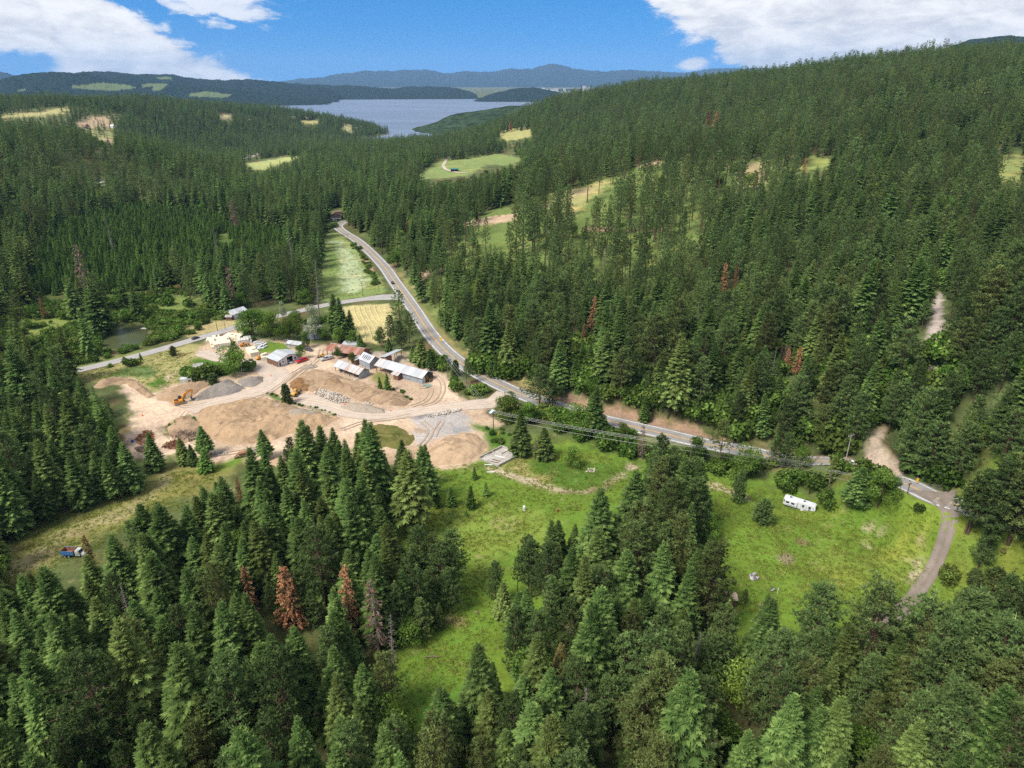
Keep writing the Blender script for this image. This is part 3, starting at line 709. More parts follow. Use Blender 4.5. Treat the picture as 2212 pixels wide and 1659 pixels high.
ring = [(-5200, 1500), (-1500, 1150), (0, 1150), (3000, 1500), (4200, 4000), (4500, 9500), (0, 10500), (-5200, 9500)]
lk.poly([(a, b, -30.0) for a, b in ring], LM)
tag(lk.build('lake'), 'wide blue-grey lake between forested hills in the distance', kind='structure')
pm = MB(); PC = POND.mean(0); pm.poly([tuple(PC + (p - PC) * 1.06) + (POND_Z - .15,) for p in POND], water_mat('pond_water', (.05, .06, .024), .35, .05, 1.5, .15))
tag(pm.build('pond'), 'small dark green pond among bushes above the side road', kind='structure')

# ------------------------------------------------------------------ far hills
def hills(name, sky_pts, r0, r1, zbase, label, c, seed, rough=1.0, rb=None, fields=()):
    sp = np.array(sky_pts, float); d = rays(sp); az = np.arctan2(d[:, 0], d[:, 1]); hh = np.hypot(d[:, 0], d[:, 1])
    ze = CAM_Z + d[:, 2] / hh * r1
    n = max(60, int((az[-1] - az[0]) / .0011)); A = np.linspace(az[0], az[-1], n); k = 26
    T = np.concatenate([np.linspace(0, 1, k), np.linspace(1.06, 1.5, 8)])
    crest = np.interp(A, az, ze); crest += (fbm(A * 90, A * 0, seed, 4) - .5) * rough * r1 * .0035 + (fbm(A * 900, A * 0, seed + 3, 2) - .5) * rough * r1 * .0011
    base = np.full(n, zbase)
    AA, TT = np.meshgrid(A, T)
    rr = r0 + (r1 - r0) * TT
    ridge = fbm(AA * r1 / (r1 * .028), TT * 2.2, seed + 7, 4)
    prof = np.where(TT <= 1, smooth(0, 1, TT) * .45 + TT ** 1.2 * .55, 1 - (TT - 1) * 1.1)
    zz = base + (crest - base) * prof * (1 - .55 * (ridge - .35) * np.clip(np.sin(np.clip(TT, 0, 1) * math.pi), 0, 1))
    zz += (fbm(AA * r1 / 60, rr / 60, seed + 9, 2) - .5) * rough * r1 * .0016 * np.clip(TT * 6, 0, 1)
    zz[0] -= 30
    V = np.stack([np.sin(AA) * rr, np.cos(AA) * rr, zz], 2).reshape(-1, 3)
    ij = np.arange(V.shape[0]).reshape(len(T), n)
    Fq = np.stack([ij[:-1, :-1], ij[:-1, 1:], ij[1:, 1:], ij[1:, :-1]], 2).reshape(-1, 4)
    g = np.zeros(len(V))
    uv, _ = proj(V)
    for poly in fields:
        jx = (fbm(V[:, 0] / 90, V[:, 1] / 90, 3, 3) - .5) * 10
        g = np.maximum(g, inside(uv[:, 0] + jx, uv[:, 1] + jx * .3, poly).astype(float))
    m = bpy.data.materials.new(name + '_forest'); m.use_nodes = True; t = m.node_tree; x = NX(t); b = t.nodes['Principled BSDF']
    geo = t.nodes.new('ShaderNodeNewGeometry'); n1 = x.noise(geo.outputs['Position'], .035, 5, .7); n2 = x.noise(geo.outputs['Position'], 1.3 / r1 * 2, 5, .6)
    at = t.nodes.new('ShaderNodeAttribute'); at.attribute_name = 'open'
    cc = x.mix(x.sstep(.3, .7, n1), tuple(v * .45 for v in c), tuple(v * 1.5 for v in c))
    cc = x.mix(x.mul(x.sstep(.60, .75, n2), .4), cc, tuple(v * 2.6 for v in c))
    cc = x.mix(at.outputs['Fac'], cc, x.mix(n1, (.09, .125, .05), (.15, .18, .075)))
    t.links.new(cc, b.inputs['Base Color']); b.inputs['Roughness'].default_value = 1; b.inputs['Specular IOR Level'].default_value = 0
    bp = t.nodes.new('ShaderNodeBump'); bp.inputs['Distance'].default_value = 14; t.links.new(n1, bp.inputs['Height']); t.links.new(bp.outputs[0], b.inputs['Normal'])
    me = mesh_np(name, V, Fq, [m], True, {'open': g})
    if me.polygons[len(me.polygons) // 3].normal.z < 0: me.flip_normals()
    tag(link(name, me), label, kind='structure')
FG = (.016, .028, .018)
hills('mountains', [(480, 186), (590, 179), (640, 171), (700, 165), (740, 159), (785, 152), (830, 153), (880, 151), (920, 150), (960, 157), (1000, 155), (1055, 155), (1110, 148), (1150, 150), (1175, 140), (1190, 136), (1215, 140), (1240, 148), (1280, 151), (1310, 154), (1360, 150), (1420, 153), (1480, 157), (1560, 146), (1600, 148), (1650, 147), (1700, 150), (1900, 155)], 17500, 21000, 0, 'pale blue mountain range beyond the lake with one rounded summit', FG, 3, .7)
hills('mountains', [(-60, 150), (-10, 152), (15, 158), (45, 170), (80, 182)], 12000, 14000, -5, 'blue mountain shoulder at the far left edge of the skyline', FG, 5, .6)
hills('mountains', [(1990, 135), (2050, 100), (2090, 86), (2140, 79), (2180, 77), (2212, 80), (2300, 95), (2420, 130)], 3800, 4900, 60, 'dark blue wooded mountain top above the right hand forest ridge', FG, 8, .6)
hills('hills', [(100, 190), (150, 162), (180, 154), (215, 153), (260, 158), (300, 161), (360, 160), (400, 166), (440, 171), (490, 173), (540, 170), (590, 176), (640, 182), (690, 187), (730, 200)], 6100, 7400, -32, 'long dark wooded ridge on the far left with small hilltop fields', FG, 12, .8, fields=[many(f1, (870, 430), (930, 425), (960, 438), (880, 440))])
hills('hills', [(-120, 172), (-40, 178), (0, 172), (40, 162), (85, 157), (140, 156), (185, 158), (230, 170), (280, 176), (340, 180), (400, 184), (470, 190), (560, 199), (620, 207), (670, 215), (722, 222)], 5300, 6200, -32, 'dark wooded hill with two pale green fields on its slope', FG, 15, .8,
      fields=[many(f1, (360, 480), (480, 470), (560, 460), (700, 470), (770, 490), (640, 505), (500, 500)), many(f1, (790, 470), (900, 455), (940, 465), (910, 500), (850, 510), (860, 480), (800, 490)), many(f1, (1050, 520), (1160, 510), (1300, 530), (1250, 545), (1060, 540)), many(f1, (80, 505), (150, 498), (140, 510))])
hills('hills', [(520, 190), (580, 180), (640, 180), (700, 184), (760, 184), (800, 187), (840, 190), (880, 188), (940, 187), (985, 189), (1010, 196), (1035, 206), (1075, 214)], 7050, 8300, -32, 'low dark wooded shore across the far side of the lake', FG, 18, .8)
hills('hills', [(1020, 219), (1050, 207), (1080, 199), (1115, 191), (1150, 189), (1190, 195), (1225, 204), (1260, 214), (1290, 219)], 6100, 6600, -32, 'small rounded wooded hill standing in the lake before the town', FG, 21, .7)
hills('hills', [(1000, 204), (1100, 198), (1200, 193), (1300, 192), (1450, 190), (1700, 186), (1900, 184)], 7600, 11500, -34, 'flat wooded plain with a pale town below the mountains', FG, 27, .25)
hills('hills', [(880, 283), (940, 264), (970, 250), (1000, 243), (1050, 236), (1100, 229), (1160, 227), (1250, 225), (1330, 222)], 2250, 2550, -34, 'bluish wooded lakeside slope behind the right hand ridge', (.036, .058, .026), 30, .5)
print('far', round(time.time() - T0, 1))

# ------------------------------------------------------------------ trees: shapes
class QB:
    def __init__(s): s.V = []; s.S = []
    def rhomb(s, p, d, w, l, nrm, shade):
        """leaf-like quads: base p, direction d, half width w, length l (arrays)"""
        p = np.asarray(p); d = d / np.linalg.norm(d, axis=1)[:, None]
        side = np.cross(d, nrm); side /= np.maximum(np.linalg.norm(side, axis=1), 1e-6)[:, None]
        l = np.asarray(l)[:, None]; w = np.asarray(w)[:, None]
        q = np.stack([p, p + d * l * .45 + side * w, p + d * l, p + d * l * .45 - side * w], 1)
        s.V.append(q.reshape(-1, 3)); s.S.append(np.repeat(np.asarray(shade), 4))
    def arrays(s):
        V = np.concatenate(s.V); S = np.concatenate(s.S)
        return V, np.arange(len(V)).reshape(-1, 4), S
def trunk_arrays(h, r, g, n=6, lean=0.0, k=7, limbs=()):
    V = []; Fq = []
    def tube(pts, rad):
        b = len(V); N = len(pts)
        for i, p in enumerate(pts):
            for q in range(n):
                a = 2 * math.pi * q / n; V.append((p[0] + rad[i] * math.cos(a), p[1] + rad[i] * math.sin(a), p[2]))
        for i in range(N - 1):
            for q in range(n): Fq.append((b + i * n + q, b + i * n + (q + 1) % n, b + (i + 1) * n + (q + 1) % n, b + (i + 1) * n + q))
    bx, by = g.normal(0, .12, 2)
    pts = [(bx * math.sin(t * 3) + lean * t * t * h, by * math.sin(t * 2.3), h * t - .6 * (t == 0)) for t in np.linspace(0, 1, k)]
    tube(pts, [r * (1.25 if i == 0 else 1) * (1 - .93 * t) + .015 for i, t in enumerate(np.linspace(0, 1, k))])
    for pts, r0 in limbs: tube(pts, np.linspace(r0, r0 * .3, len(pts)))
    return np.array(V), np.array(Fq)

def conifer(seed, h, rad, cs, kind, lod):
    """fir: drooping tiers; needles: flat sprays on both sides of every branch"""
    g = np.random.default_rng(seed); qb = QB(); limbs = []
    dz = {0: .36, 1: .66, 2: 1.2}[lod] * h / 25
    z = h * cs; ph = g.uniform(0, 6.28)
    while z < h * .985:
        t = (z / h - cs) / (1 - cs)
        prof = (1 - t) ** .82 * (.55 + .45 * min(1, t / .16)) + .03
        nb = {0: 7, 1: 6, 2: 5}[lod]
        if t > .8: nb = 5
        ph += g.uniform(.3, 1.4)
        for b in range(nb):
            if g.random() < (.16 if t < .3 else .06): continue
            a = ph + b * 6.283 / nb + g.normal(0, .16); L = rad * prof * g.uniform(.72, 1.2) + .12
            e0 = np.interp(t, [0, .5, .85, 1], [-.12, .06, .45, 1.2]) + g.normal(0, .08); dr = np.interp(t, [0, .7, 1], [.36, .22, .0])
            zz = z + g.normal(0, dz * .6)
            ca, sa = math.cos(a), math.sin(a)
            def pt(s): return np.stack([ca * L * s, sa * L * s, zz + L * (e0 * s - dr * s * s + .10 * s ** 4)], -1)
            nt = max(2, int({0: 3.0, 1: 1.5, 2: .8}[lod] * L + {0: 2.5, 1: 1.6, 2: 1}[lod]))
            s = np.linspace(.16 if lod else .12, .96, nt) + g.normal(0, .02, nt)
            s = np.concatenate([s, s]); sd = np.repeat([1., -1.], nt)
            P = pt(s); ang = g.normal(.85, .14, 2 * nt) * sd
            l = (L * .46 * (1.12 - .78 * s) + .22) * g.uniform(.75, 1.2, 2 * nt)
            dh = np.stack([np.cos(a + ang), np.sin(a + ang), g.normal(-.22, .16, 2 * nt) + e0 * .3], 1)
            up = np.stack([g.normal(0, .3, 2 * nt), g.normal(0, .3, 2 * nt), np.ones(2 * nt)], 1)
            wd = l * {0: .15, 1: .26, 2: .46}[lod]
            bs = g.uniform(.3, .75)
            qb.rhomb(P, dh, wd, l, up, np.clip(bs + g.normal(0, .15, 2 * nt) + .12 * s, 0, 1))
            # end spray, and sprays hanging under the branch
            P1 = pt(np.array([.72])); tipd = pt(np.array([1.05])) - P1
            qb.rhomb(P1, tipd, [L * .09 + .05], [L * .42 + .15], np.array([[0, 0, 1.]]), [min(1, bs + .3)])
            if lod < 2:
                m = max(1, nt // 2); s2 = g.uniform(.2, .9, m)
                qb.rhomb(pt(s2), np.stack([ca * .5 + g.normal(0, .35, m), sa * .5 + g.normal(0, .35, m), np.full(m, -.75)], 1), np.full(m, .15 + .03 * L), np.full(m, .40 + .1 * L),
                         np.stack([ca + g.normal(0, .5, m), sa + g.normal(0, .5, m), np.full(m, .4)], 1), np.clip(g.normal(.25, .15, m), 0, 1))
        z += dz * g.uniform(.75, 1.25) * (1.0 if t < .8 else .75)
    qb.rhomb(np.array([[0, 0, h * .95]] * 2), np.array([[0, 0, 1.], [.03, 0, 1.]]), [.12, .12], [h * .06] * 2, np.array([[1., 0, 0], [0, 1., 0]]), [.8, .8])
    return qb.arrays(), trunk_arrays(h * .97, h * .0115, g)

def pine(seed, h, rad, cs, lod, clump=1.0):
    """long-needled pine: up-curved limbs carrying rounded tufts"""
    g = np.random.default_rng(seed); qb = QB(); limbs = []
    nbr = {0: 105, 1: 70, 2: 42}[lod]; nbr = int(nbr * (1 - cs) / .75)
    lop = g.normal(0, .16, 6); a = g.uniform(0, 6)
    tufts = []; sh = []
    for i in range(nbr):
        t = ((i + .5) / nbr) ** .92; z = h * (cs + (1 - cs) * t * .97); a += 2.4 + g.normal(0, .35)
        prof = (1 - t) ** .62 * (.5 + .5 * min(1, (t + .08) / .3)) + .05
        L = rad * prof * g.uniform(.6, 1.18) * (1 + lop[int(a / 1.05) % 6])
        e0 = np.interp(t, [0, .4, .8, 1], [-.16, .12, .55, 1.1]) + g.normal(0, .13)
        ca, sa = math.cos(a), math.sin(a)
        def pt(s, off=0): return np.array([ca * L * s - sa * off, sa * L * s + ca * off, z + L * (e0 * s + .16 * s * s)])
        n = max(1, int((2.2 + L * 1.35) * {0: 1, 1: .72, 2: .5}[lod]))
        bs = g.uniform(.3, .72)
        for k in range(n):
            s = 1 - (k / max(n, 1)) ** 1.1 * .68
            tufts.append(pt(s, g.normal(0, .24 * L * (.35 + .4 * (1 - abs(s - .75))))) + g.normal(0, .16, 3)); sh.append((bs, a, e0))
        if lod == 0 and L > 1.2: limbs.append(([pt(0), pt(.5), pt(.95)], .05 + .012 * L))
    ns = {0: 15, 1: 9, 2: 6}[lod]
    tufts = np.array(tufts); N = len(tufts)
    for k in range(N):
        bs, aa, e0 = sh[k]; bs = .45 * bs + .55 * g.uniform(.15, .85)
        d = g.normal(0, 1, (ns, 3)); d[:, 2] = d[:, 2] * .8 + .55; d[:, 0] += .5 * math.cos(aa); d[:, 1] += .5 * math.sin(aa)
        d /= np.linalg.norm(d, axis=1)[:, None]
        sz = g.uniform(.50, .92) * clump * (1 if lod < 2 else 1.25)
        qb.rhomb(tufts[k] - d * .05, d, np.full(ns, {0: .105, 1: .15, 2: .26}[lod] * clump), np.full(ns, sz) * g.uniform(.8, 1.15, ns), g.normal(0, 1, (ns, 3)), np.clip(bs + g.normal(0, .10, ns) + .16 * d[:, 2], 0, 1))  # upward spikes coloured lighter, top light put into the needle tone
    return qb.arrays(), trunk_arrays(h * .98, h * .0125, g, limbs=limbs)

def leafy(seed, h, rad, lod=0, squat=False):
    g = np.random.default_rng(seed); qb = QB(); limbs = []
    nb = 16 if not squat else 10
    cen = []
    for i in range(nb):
        a = i * 2.4 + g.normal(0, .4); zt = g.uniform(.32, .95) if not squat else g.uniform(.25, .7)
        rr = rad * (.75 * math.sin(math.pi * min(1, (zt * .85 + .12))) ** .7) * g.uniform(.35, 1)
        c = np.array([rr * math.cos(a), rr * math.sin(a), zt * h]); cen.append((c, rad * g.uniform(.30, .50), g.uniform(.25, .75)))
        if i % 2 == 0 and not squat: limbs.append(([np.array([0, 0, h * .22]), c * .55 + np.array([0, 0, h * .12]), c], h * .012))
    n = int({0: 210, 1: 90}[lod] * (1 if not squat else .75))
    for c, r, bs in cen:
        d = g.normal(0, 1, (n, 3)); d /= np.linalg.norm(d, axis=1)[:, None]
        p = c + d * (r * g.uniform(.55, 1.05, n) ** .6)[:, None] * np.array([1, 1, .82]); p = p[p[:, 2] > .05]; d = d[:len(p)]; m = len(p)
        t = g.normal(0, 1, (m, 3)); t[:, 2] -= .3
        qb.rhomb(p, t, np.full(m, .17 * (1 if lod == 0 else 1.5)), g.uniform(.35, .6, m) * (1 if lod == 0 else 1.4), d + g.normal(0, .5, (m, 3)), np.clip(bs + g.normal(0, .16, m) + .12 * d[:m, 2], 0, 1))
    return qb.arrays(), trunk_arrays(h * (.7 if not squat else .3), h * .02 if not squat else .06, g, limbs=limbs)

def bare(seed, h, rad, needles):
    """standing dead conifer: spare branches, some red needles left"""
    g = np.random.default_rng(seed); qb = QB(); limbs = []
    z = h * .18; 
    while z < h * .97:
        t = z / h
        for b in range(4):
            a = g.uniform(0, 6.28); L = rad * (1 - t) ** .7 * g.uniform(.5, 1.1) + .25
            p0 = np.array([0, 0, z]); p2 = np.array([math.cos(a) * L, math.sin(a) * L, z - L * g.uniform(.0, .35)])
            limbs.append(([p0, (p0 + p2) / 2 + np.array([0, 0, .12]), p2], .045 + .012 * L))
            m = int(needles * (2 + L * 2.2))
            if m:
                s = g.uniform(.25, 1, m)[:, None]; P = p0 * (1 - s) + p2 * s; dd = g.normal(0, .6, (m, 3)) + (p2 - p0) / L; dd[:, 2] -= .3
                qb.rhomb(P, dd, g.uniform(.08, .14, m), g.uniform(.35, .7, m), g.normal(0, 1, (m, 3)), g.uniform(.1, .9, m))
        z += .55 * g.uniform(.7, 1.3)
    if not qb.V: qb.rhomb(np.array([[0, 0, h * .5]]), np.array([[0, 0, 1.]]), [.01], [.1], np.array([[1., 0, 0]]), [.5])
    return qb.arrays(), trunk_arrays(h, h * .012, g, n=4, limbs=limbs)

BARK = mat('bark', (.12, .075, .048), .95, var=.35, scale=3, bump=.05)
GREYWOOD = mat('dead_wood', (.19, .165, .14), .95, var=.3, scale=3)
FIRL = leaf_mat('fir_needles', (.064, .120, .031), (.098, .166, .044), (.152, .215, .060), .30, (.120, .135, .036))
PINEL = leaf_mat('pine_needles', (.080, .130, .040), (.112, .172, .054), (.168, .222, .074), .30, (.128, .142, .042))
YOUNGL = leaf_mat('young_needles', (.060, .125, .024), (.090, .160, .034), (.135, .205, .048), .30)
LEAFL = leaf_mat('leaves', (.070, .145, .020), (.120, .200, .034), (.18, .255, .06), .35, (.14, .185, .034))
SHRUBL = leaf_mat('shrub_leaves', (.058, .118, .020), (.100, .165, .030), (.145, .215, .045), .35, (.125, .15, .036))
PALEL = leaf_mat('blossom_leaves', (.30, .36, .20), (.38, .43, .26), (.52, .55, .40), .35)
RUSTL = leaf_mat('dead_needles', (.30, .145, .07), (.38, .20, .10), (.44, .27, .15), .2)
PINKL = leaf_mat('bare_twigs', (.16, .09, .065), (.21, .13, .095), (.26, .18, .14), .15)
YELL = leaf_mat('yellowing_needles', (.12, .11, .032), (.15, .13, .042), (.20, .17, .065), .2)

SPEC = {}
def spec(name, arr, lm, bm=BARK):
    (V, Fq, S), (TV, TF) = arr
    crown = mesh_np(name + '_crown', V, Fq, [lm], False, {'shade': S})
    trunk = mesh_np(name + '_trunk', TV, TF, [bm], True)
    SPEC[name] = (crown, trunk, float(V[:, 2].max()), (V, Fq, S, TV, TF, lm, bm))
NV = 6
for i in range(NV):
    SPECK = np.random.default_rng(100 + i)
    for lod in (0, 1, 2):
        spec(f'fir{lod}{i}', conifer(200 + i, 25, SPECK.uniform(4.2, 5.6), (.05, .10, .16, .06, .22, .08)[i], 'fir', lod), FIRL)
        spec(f'pine{lod}{i}', pine(300 + i, 25, SPECK.uniform(5.0, 6.6), (.12, .22, .30, .16, .40, .25)[i], lod, 1.0), PINEL)
for i in range(3):
    spec(f'tall{i}', pine(340 + i, 30, 4.7, (.34, .28, .42)[i], 1, 1.05), PINEL)
    spec(f'young{i}', conifer(360 + i, 12, 2.6, .03, 'fir', 1), YOUNGL)
    spec(f'bushpine{i}', pine(370 + i, 9, 3.0, .06, 0, .9), PINEL)
    spec(f'leafy{i}', leafy(380 + i, 11, 4.8), LEAFL)
    spec(f'shrub{i}', leafy(390 + i, 3.6, 2.9, 1, True), SHRUBL)
    spec(f'rust{i}', bare(400 + i, 22, 3.7, 6.0), RUSTL)
    spec(f'snag{i}', bare(410 + i, 22, 2.1, .0), PINKL, GREYWOOD)
    spec(f'twig{i}', bare(420 + i, 16, 2.2, 1.6), PINKL, GREYWOOD)
spec('pale0', leafy(431, 13, 4.2), PALEL); spec('yellow0', conifer(441, 20, 3.2, .1, 'fir', 0), YELL)
print('protos', round(time.time() - T0, 1), sum(len(s[0].polygons) for s in SPEC.values()) * 2)

# ------------------------------------------------------------------ where trees may not stand, in the picture
OPEN = [
 # quarry yard and its fields
 [(145, 812), (150, 800), (300, 768), (420, 735), (500, 700), (560, 735), (640, 742), (700, 752), (800, 760), (880, 770), (915, 782), (955, 800), (975, 835), (1000, 862), (1070, 862), (1085, 872), (1045, 890), (1058, 930), (1055, 975), (1010, 1000), (935, 1005), (925, 965), (880, 955), (800, 925), (735, 925), (690, 908), (640, 925), (600, 965), (575, 935), (560, 985), (500, 1012), (470, 1015), (440, 1030), (390, 1035), (365, 1010), (345, 965), (330, 940), (290, 985), (245, 975), (275, 940), (300, 925), (300, 890), (270, 850), (215, 838), (200, 830)],
 [(365, 1010), (470, 1012), (500, 1015), (430, 1075), (370, 1068), (290, 1115), (215, 1155), (130, 1205), (60, 1240), (0, 1262), (0, 1190), (60, 1150), (150, 1110), (250, 1075), (340, 1040)],
 [(845, 1105), (880, 1098), (960, 1092), (1000, 1060), (960, 1030), (1040, 1000), (1130, 985), (1150, 975), (1200, 985), (1260, 975), (1340, 985), (1400, 1000), (1400, 1012), (1365, 1040), (1360, 1075), (1280, 1078), (1230, 1095), (1195, 1130), (1180, 1165), (1120, 1165), (1080, 1205), (1050, 1230), (1055, 1300), (1085, 1330), (1070, 1370), (1030, 1410), (1010, 1470), (950, 1500), (905, 1545), (865, 1500), (860, 1440), (900, 1400), (950, 1390), (975, 1330), (1010, 1290), (1025, 1250), (1005, 1190), (985, 1150), (960, 1165), (940, 1145), (900, 1135), (870, 1165), (860, 1200), (845, 1180)],
 [(1420, 1005), (1480, 1028), (1560, 1048), (1690, 1058), (1790, 1075), (1890, 1090), (1960, 1072), (2070, 1080), (2060, 1130), (2050, 1190), (2000, 1312), (1965, 1316), (1940, 1300), (1900, 1262), (1870, 1290), (1820, 1285), (1770, 1275), (1740, 1300), (1690, 1330), (1660, 1290), (1620, 1250), (1560, 1240), (1555, 1180), (1560, 1130), (1530, 1100), (1525, 1050), (1500, 1040)],
 [(2110, 1180), (2150, 1150), (2212, 1160), (2212, 1230), (2150, 1250), (2110, 1290), (2060, 1300), (2000, 1312), (2055, 1190)],
 # highway and what lies beside it
 [(722, 488), (748, 486), (800, 525), (850, 580), (880, 615), (905, 655), (935, 695), (980, 748), (1015, 790), (1060, 815), (1120, 838), (1170, 862), (1145, 885), (1080, 866), (1010, 830), (975, 795), (950, 765), (918, 730), (898, 700), (893, 660), (872, 652), (840, 660), (735, 660), (735, 645), (830, 632), (790, 580), (755, 525)],
 [(748, 658), (840, 655), (842, 690), (830, 735), (772, 735), (757, 690)],
 [(693, 560), (703, 505), (735, 503), (783, 560), (818, 632), (705, 648), (700, 600)],
 [(1300, 905), (1330, 905), (1480, 943), (1535, 955), (1530, 970), (1400, 948), (1310, 922)],
 [(1190, 855), (1300, 885), (1500, 915), (1500, 948), (1330, 910), (1200, 878)],
 [(1580, 968), (1640, 973), (1640, 988), (1580, 980)], [(1750, 995), (1815, 1008), (1815, 1028), (1750, 1015)],
 [(1858, 1000), (1880, 960), (1898, 920), (1912, 895), (1918, 960), (1955, 985), (1935, 1020), (1940, 1040), (1900, 1038), (1870, 1020)],
 [(1915, 1035), (2072, 1062), (2065, 1090), (1915, 1052)],
 [(1998, 790), (1999, 735), (2010, 650), (2022, 632), (2040, 640), (2036, 700), (2030, 770)],
 [(207, 742), (250, 715), (310, 700), (322, 714), (300, 748), (210, 748)],
 [(215, 765), (420, 715), (480, 690), (500, 705), (420, 738), (220, 790), (145, 815), (145, 795)],
 # far clearings
 [(905, 378), (940, 350), (1000, 345), (1100, 330), (1130, 345), (1120, 357), (1050, 372), (1000, 388), (920, 390)],
 [(1072, 295), (1100, 284), (1145, 282), (1150, 297), (1100, 306)],
 [(520, 354), (560, 345), (620, 336), (662, 340), (605, 350), (560, 366), (548, 366)],
 [(1235, 410), (1290, 396), (1345, 374), (1395, 350), (1400, 357), (1340, 388), (1300, 412), (1250, 442), (1228, 432)],
 [(1020, 490), (1090, 462), (1130, 468), (1080, 490)],
 [(35, 712), (55, 695), (125, 685), (140, 700), (85, 720)], [(325, 645), (350, 635), (420, 640), (430, 660), (340, 668)], [(470, 505), (505, 505), (490, 522), (470, 520)],
 many(f1, (0, 650), (140, 632), (340, 608), (400, 612), (300, 635), (100, 655), (0, 668)), many(f1, (430, 700), (500, 655), (560, 645), (620, 640), (620, 650), (520, 668), (470, 712), (640, 710), (640, 720), (440, 718)),
 many(f1, (480, 750), (560, 760), (650, 795), (640, 805), (570, 785)), many(f1, (1212, 640), (1300, 637), (1290, 655), (1240, 665)), many(f1, (1670, 672), (1780, 668), (1770, 688), (1700, 688)), many(f1, (1900, 705), (1960, 695), (1965, 740)),
 many(f1, (1330, 880), (1420, 858), (1460, 855), (1360, 888)), many(f1, (555, 995), (575, 990), (582, 1030), (555, 1045)), many(f3, (630, 920), (740, 910), (720, 980), (640, 970)), many(f3, (990, 875), (1150, 890), (1140, 920), (1000, 920)), many(f3, (2060, 930), (2200, 920), (2212, 1000), (2080, 1000)),
 [(690, 470), (720, 452), (742, 452), (745, 476), (735, 490), (725, 488)],
]
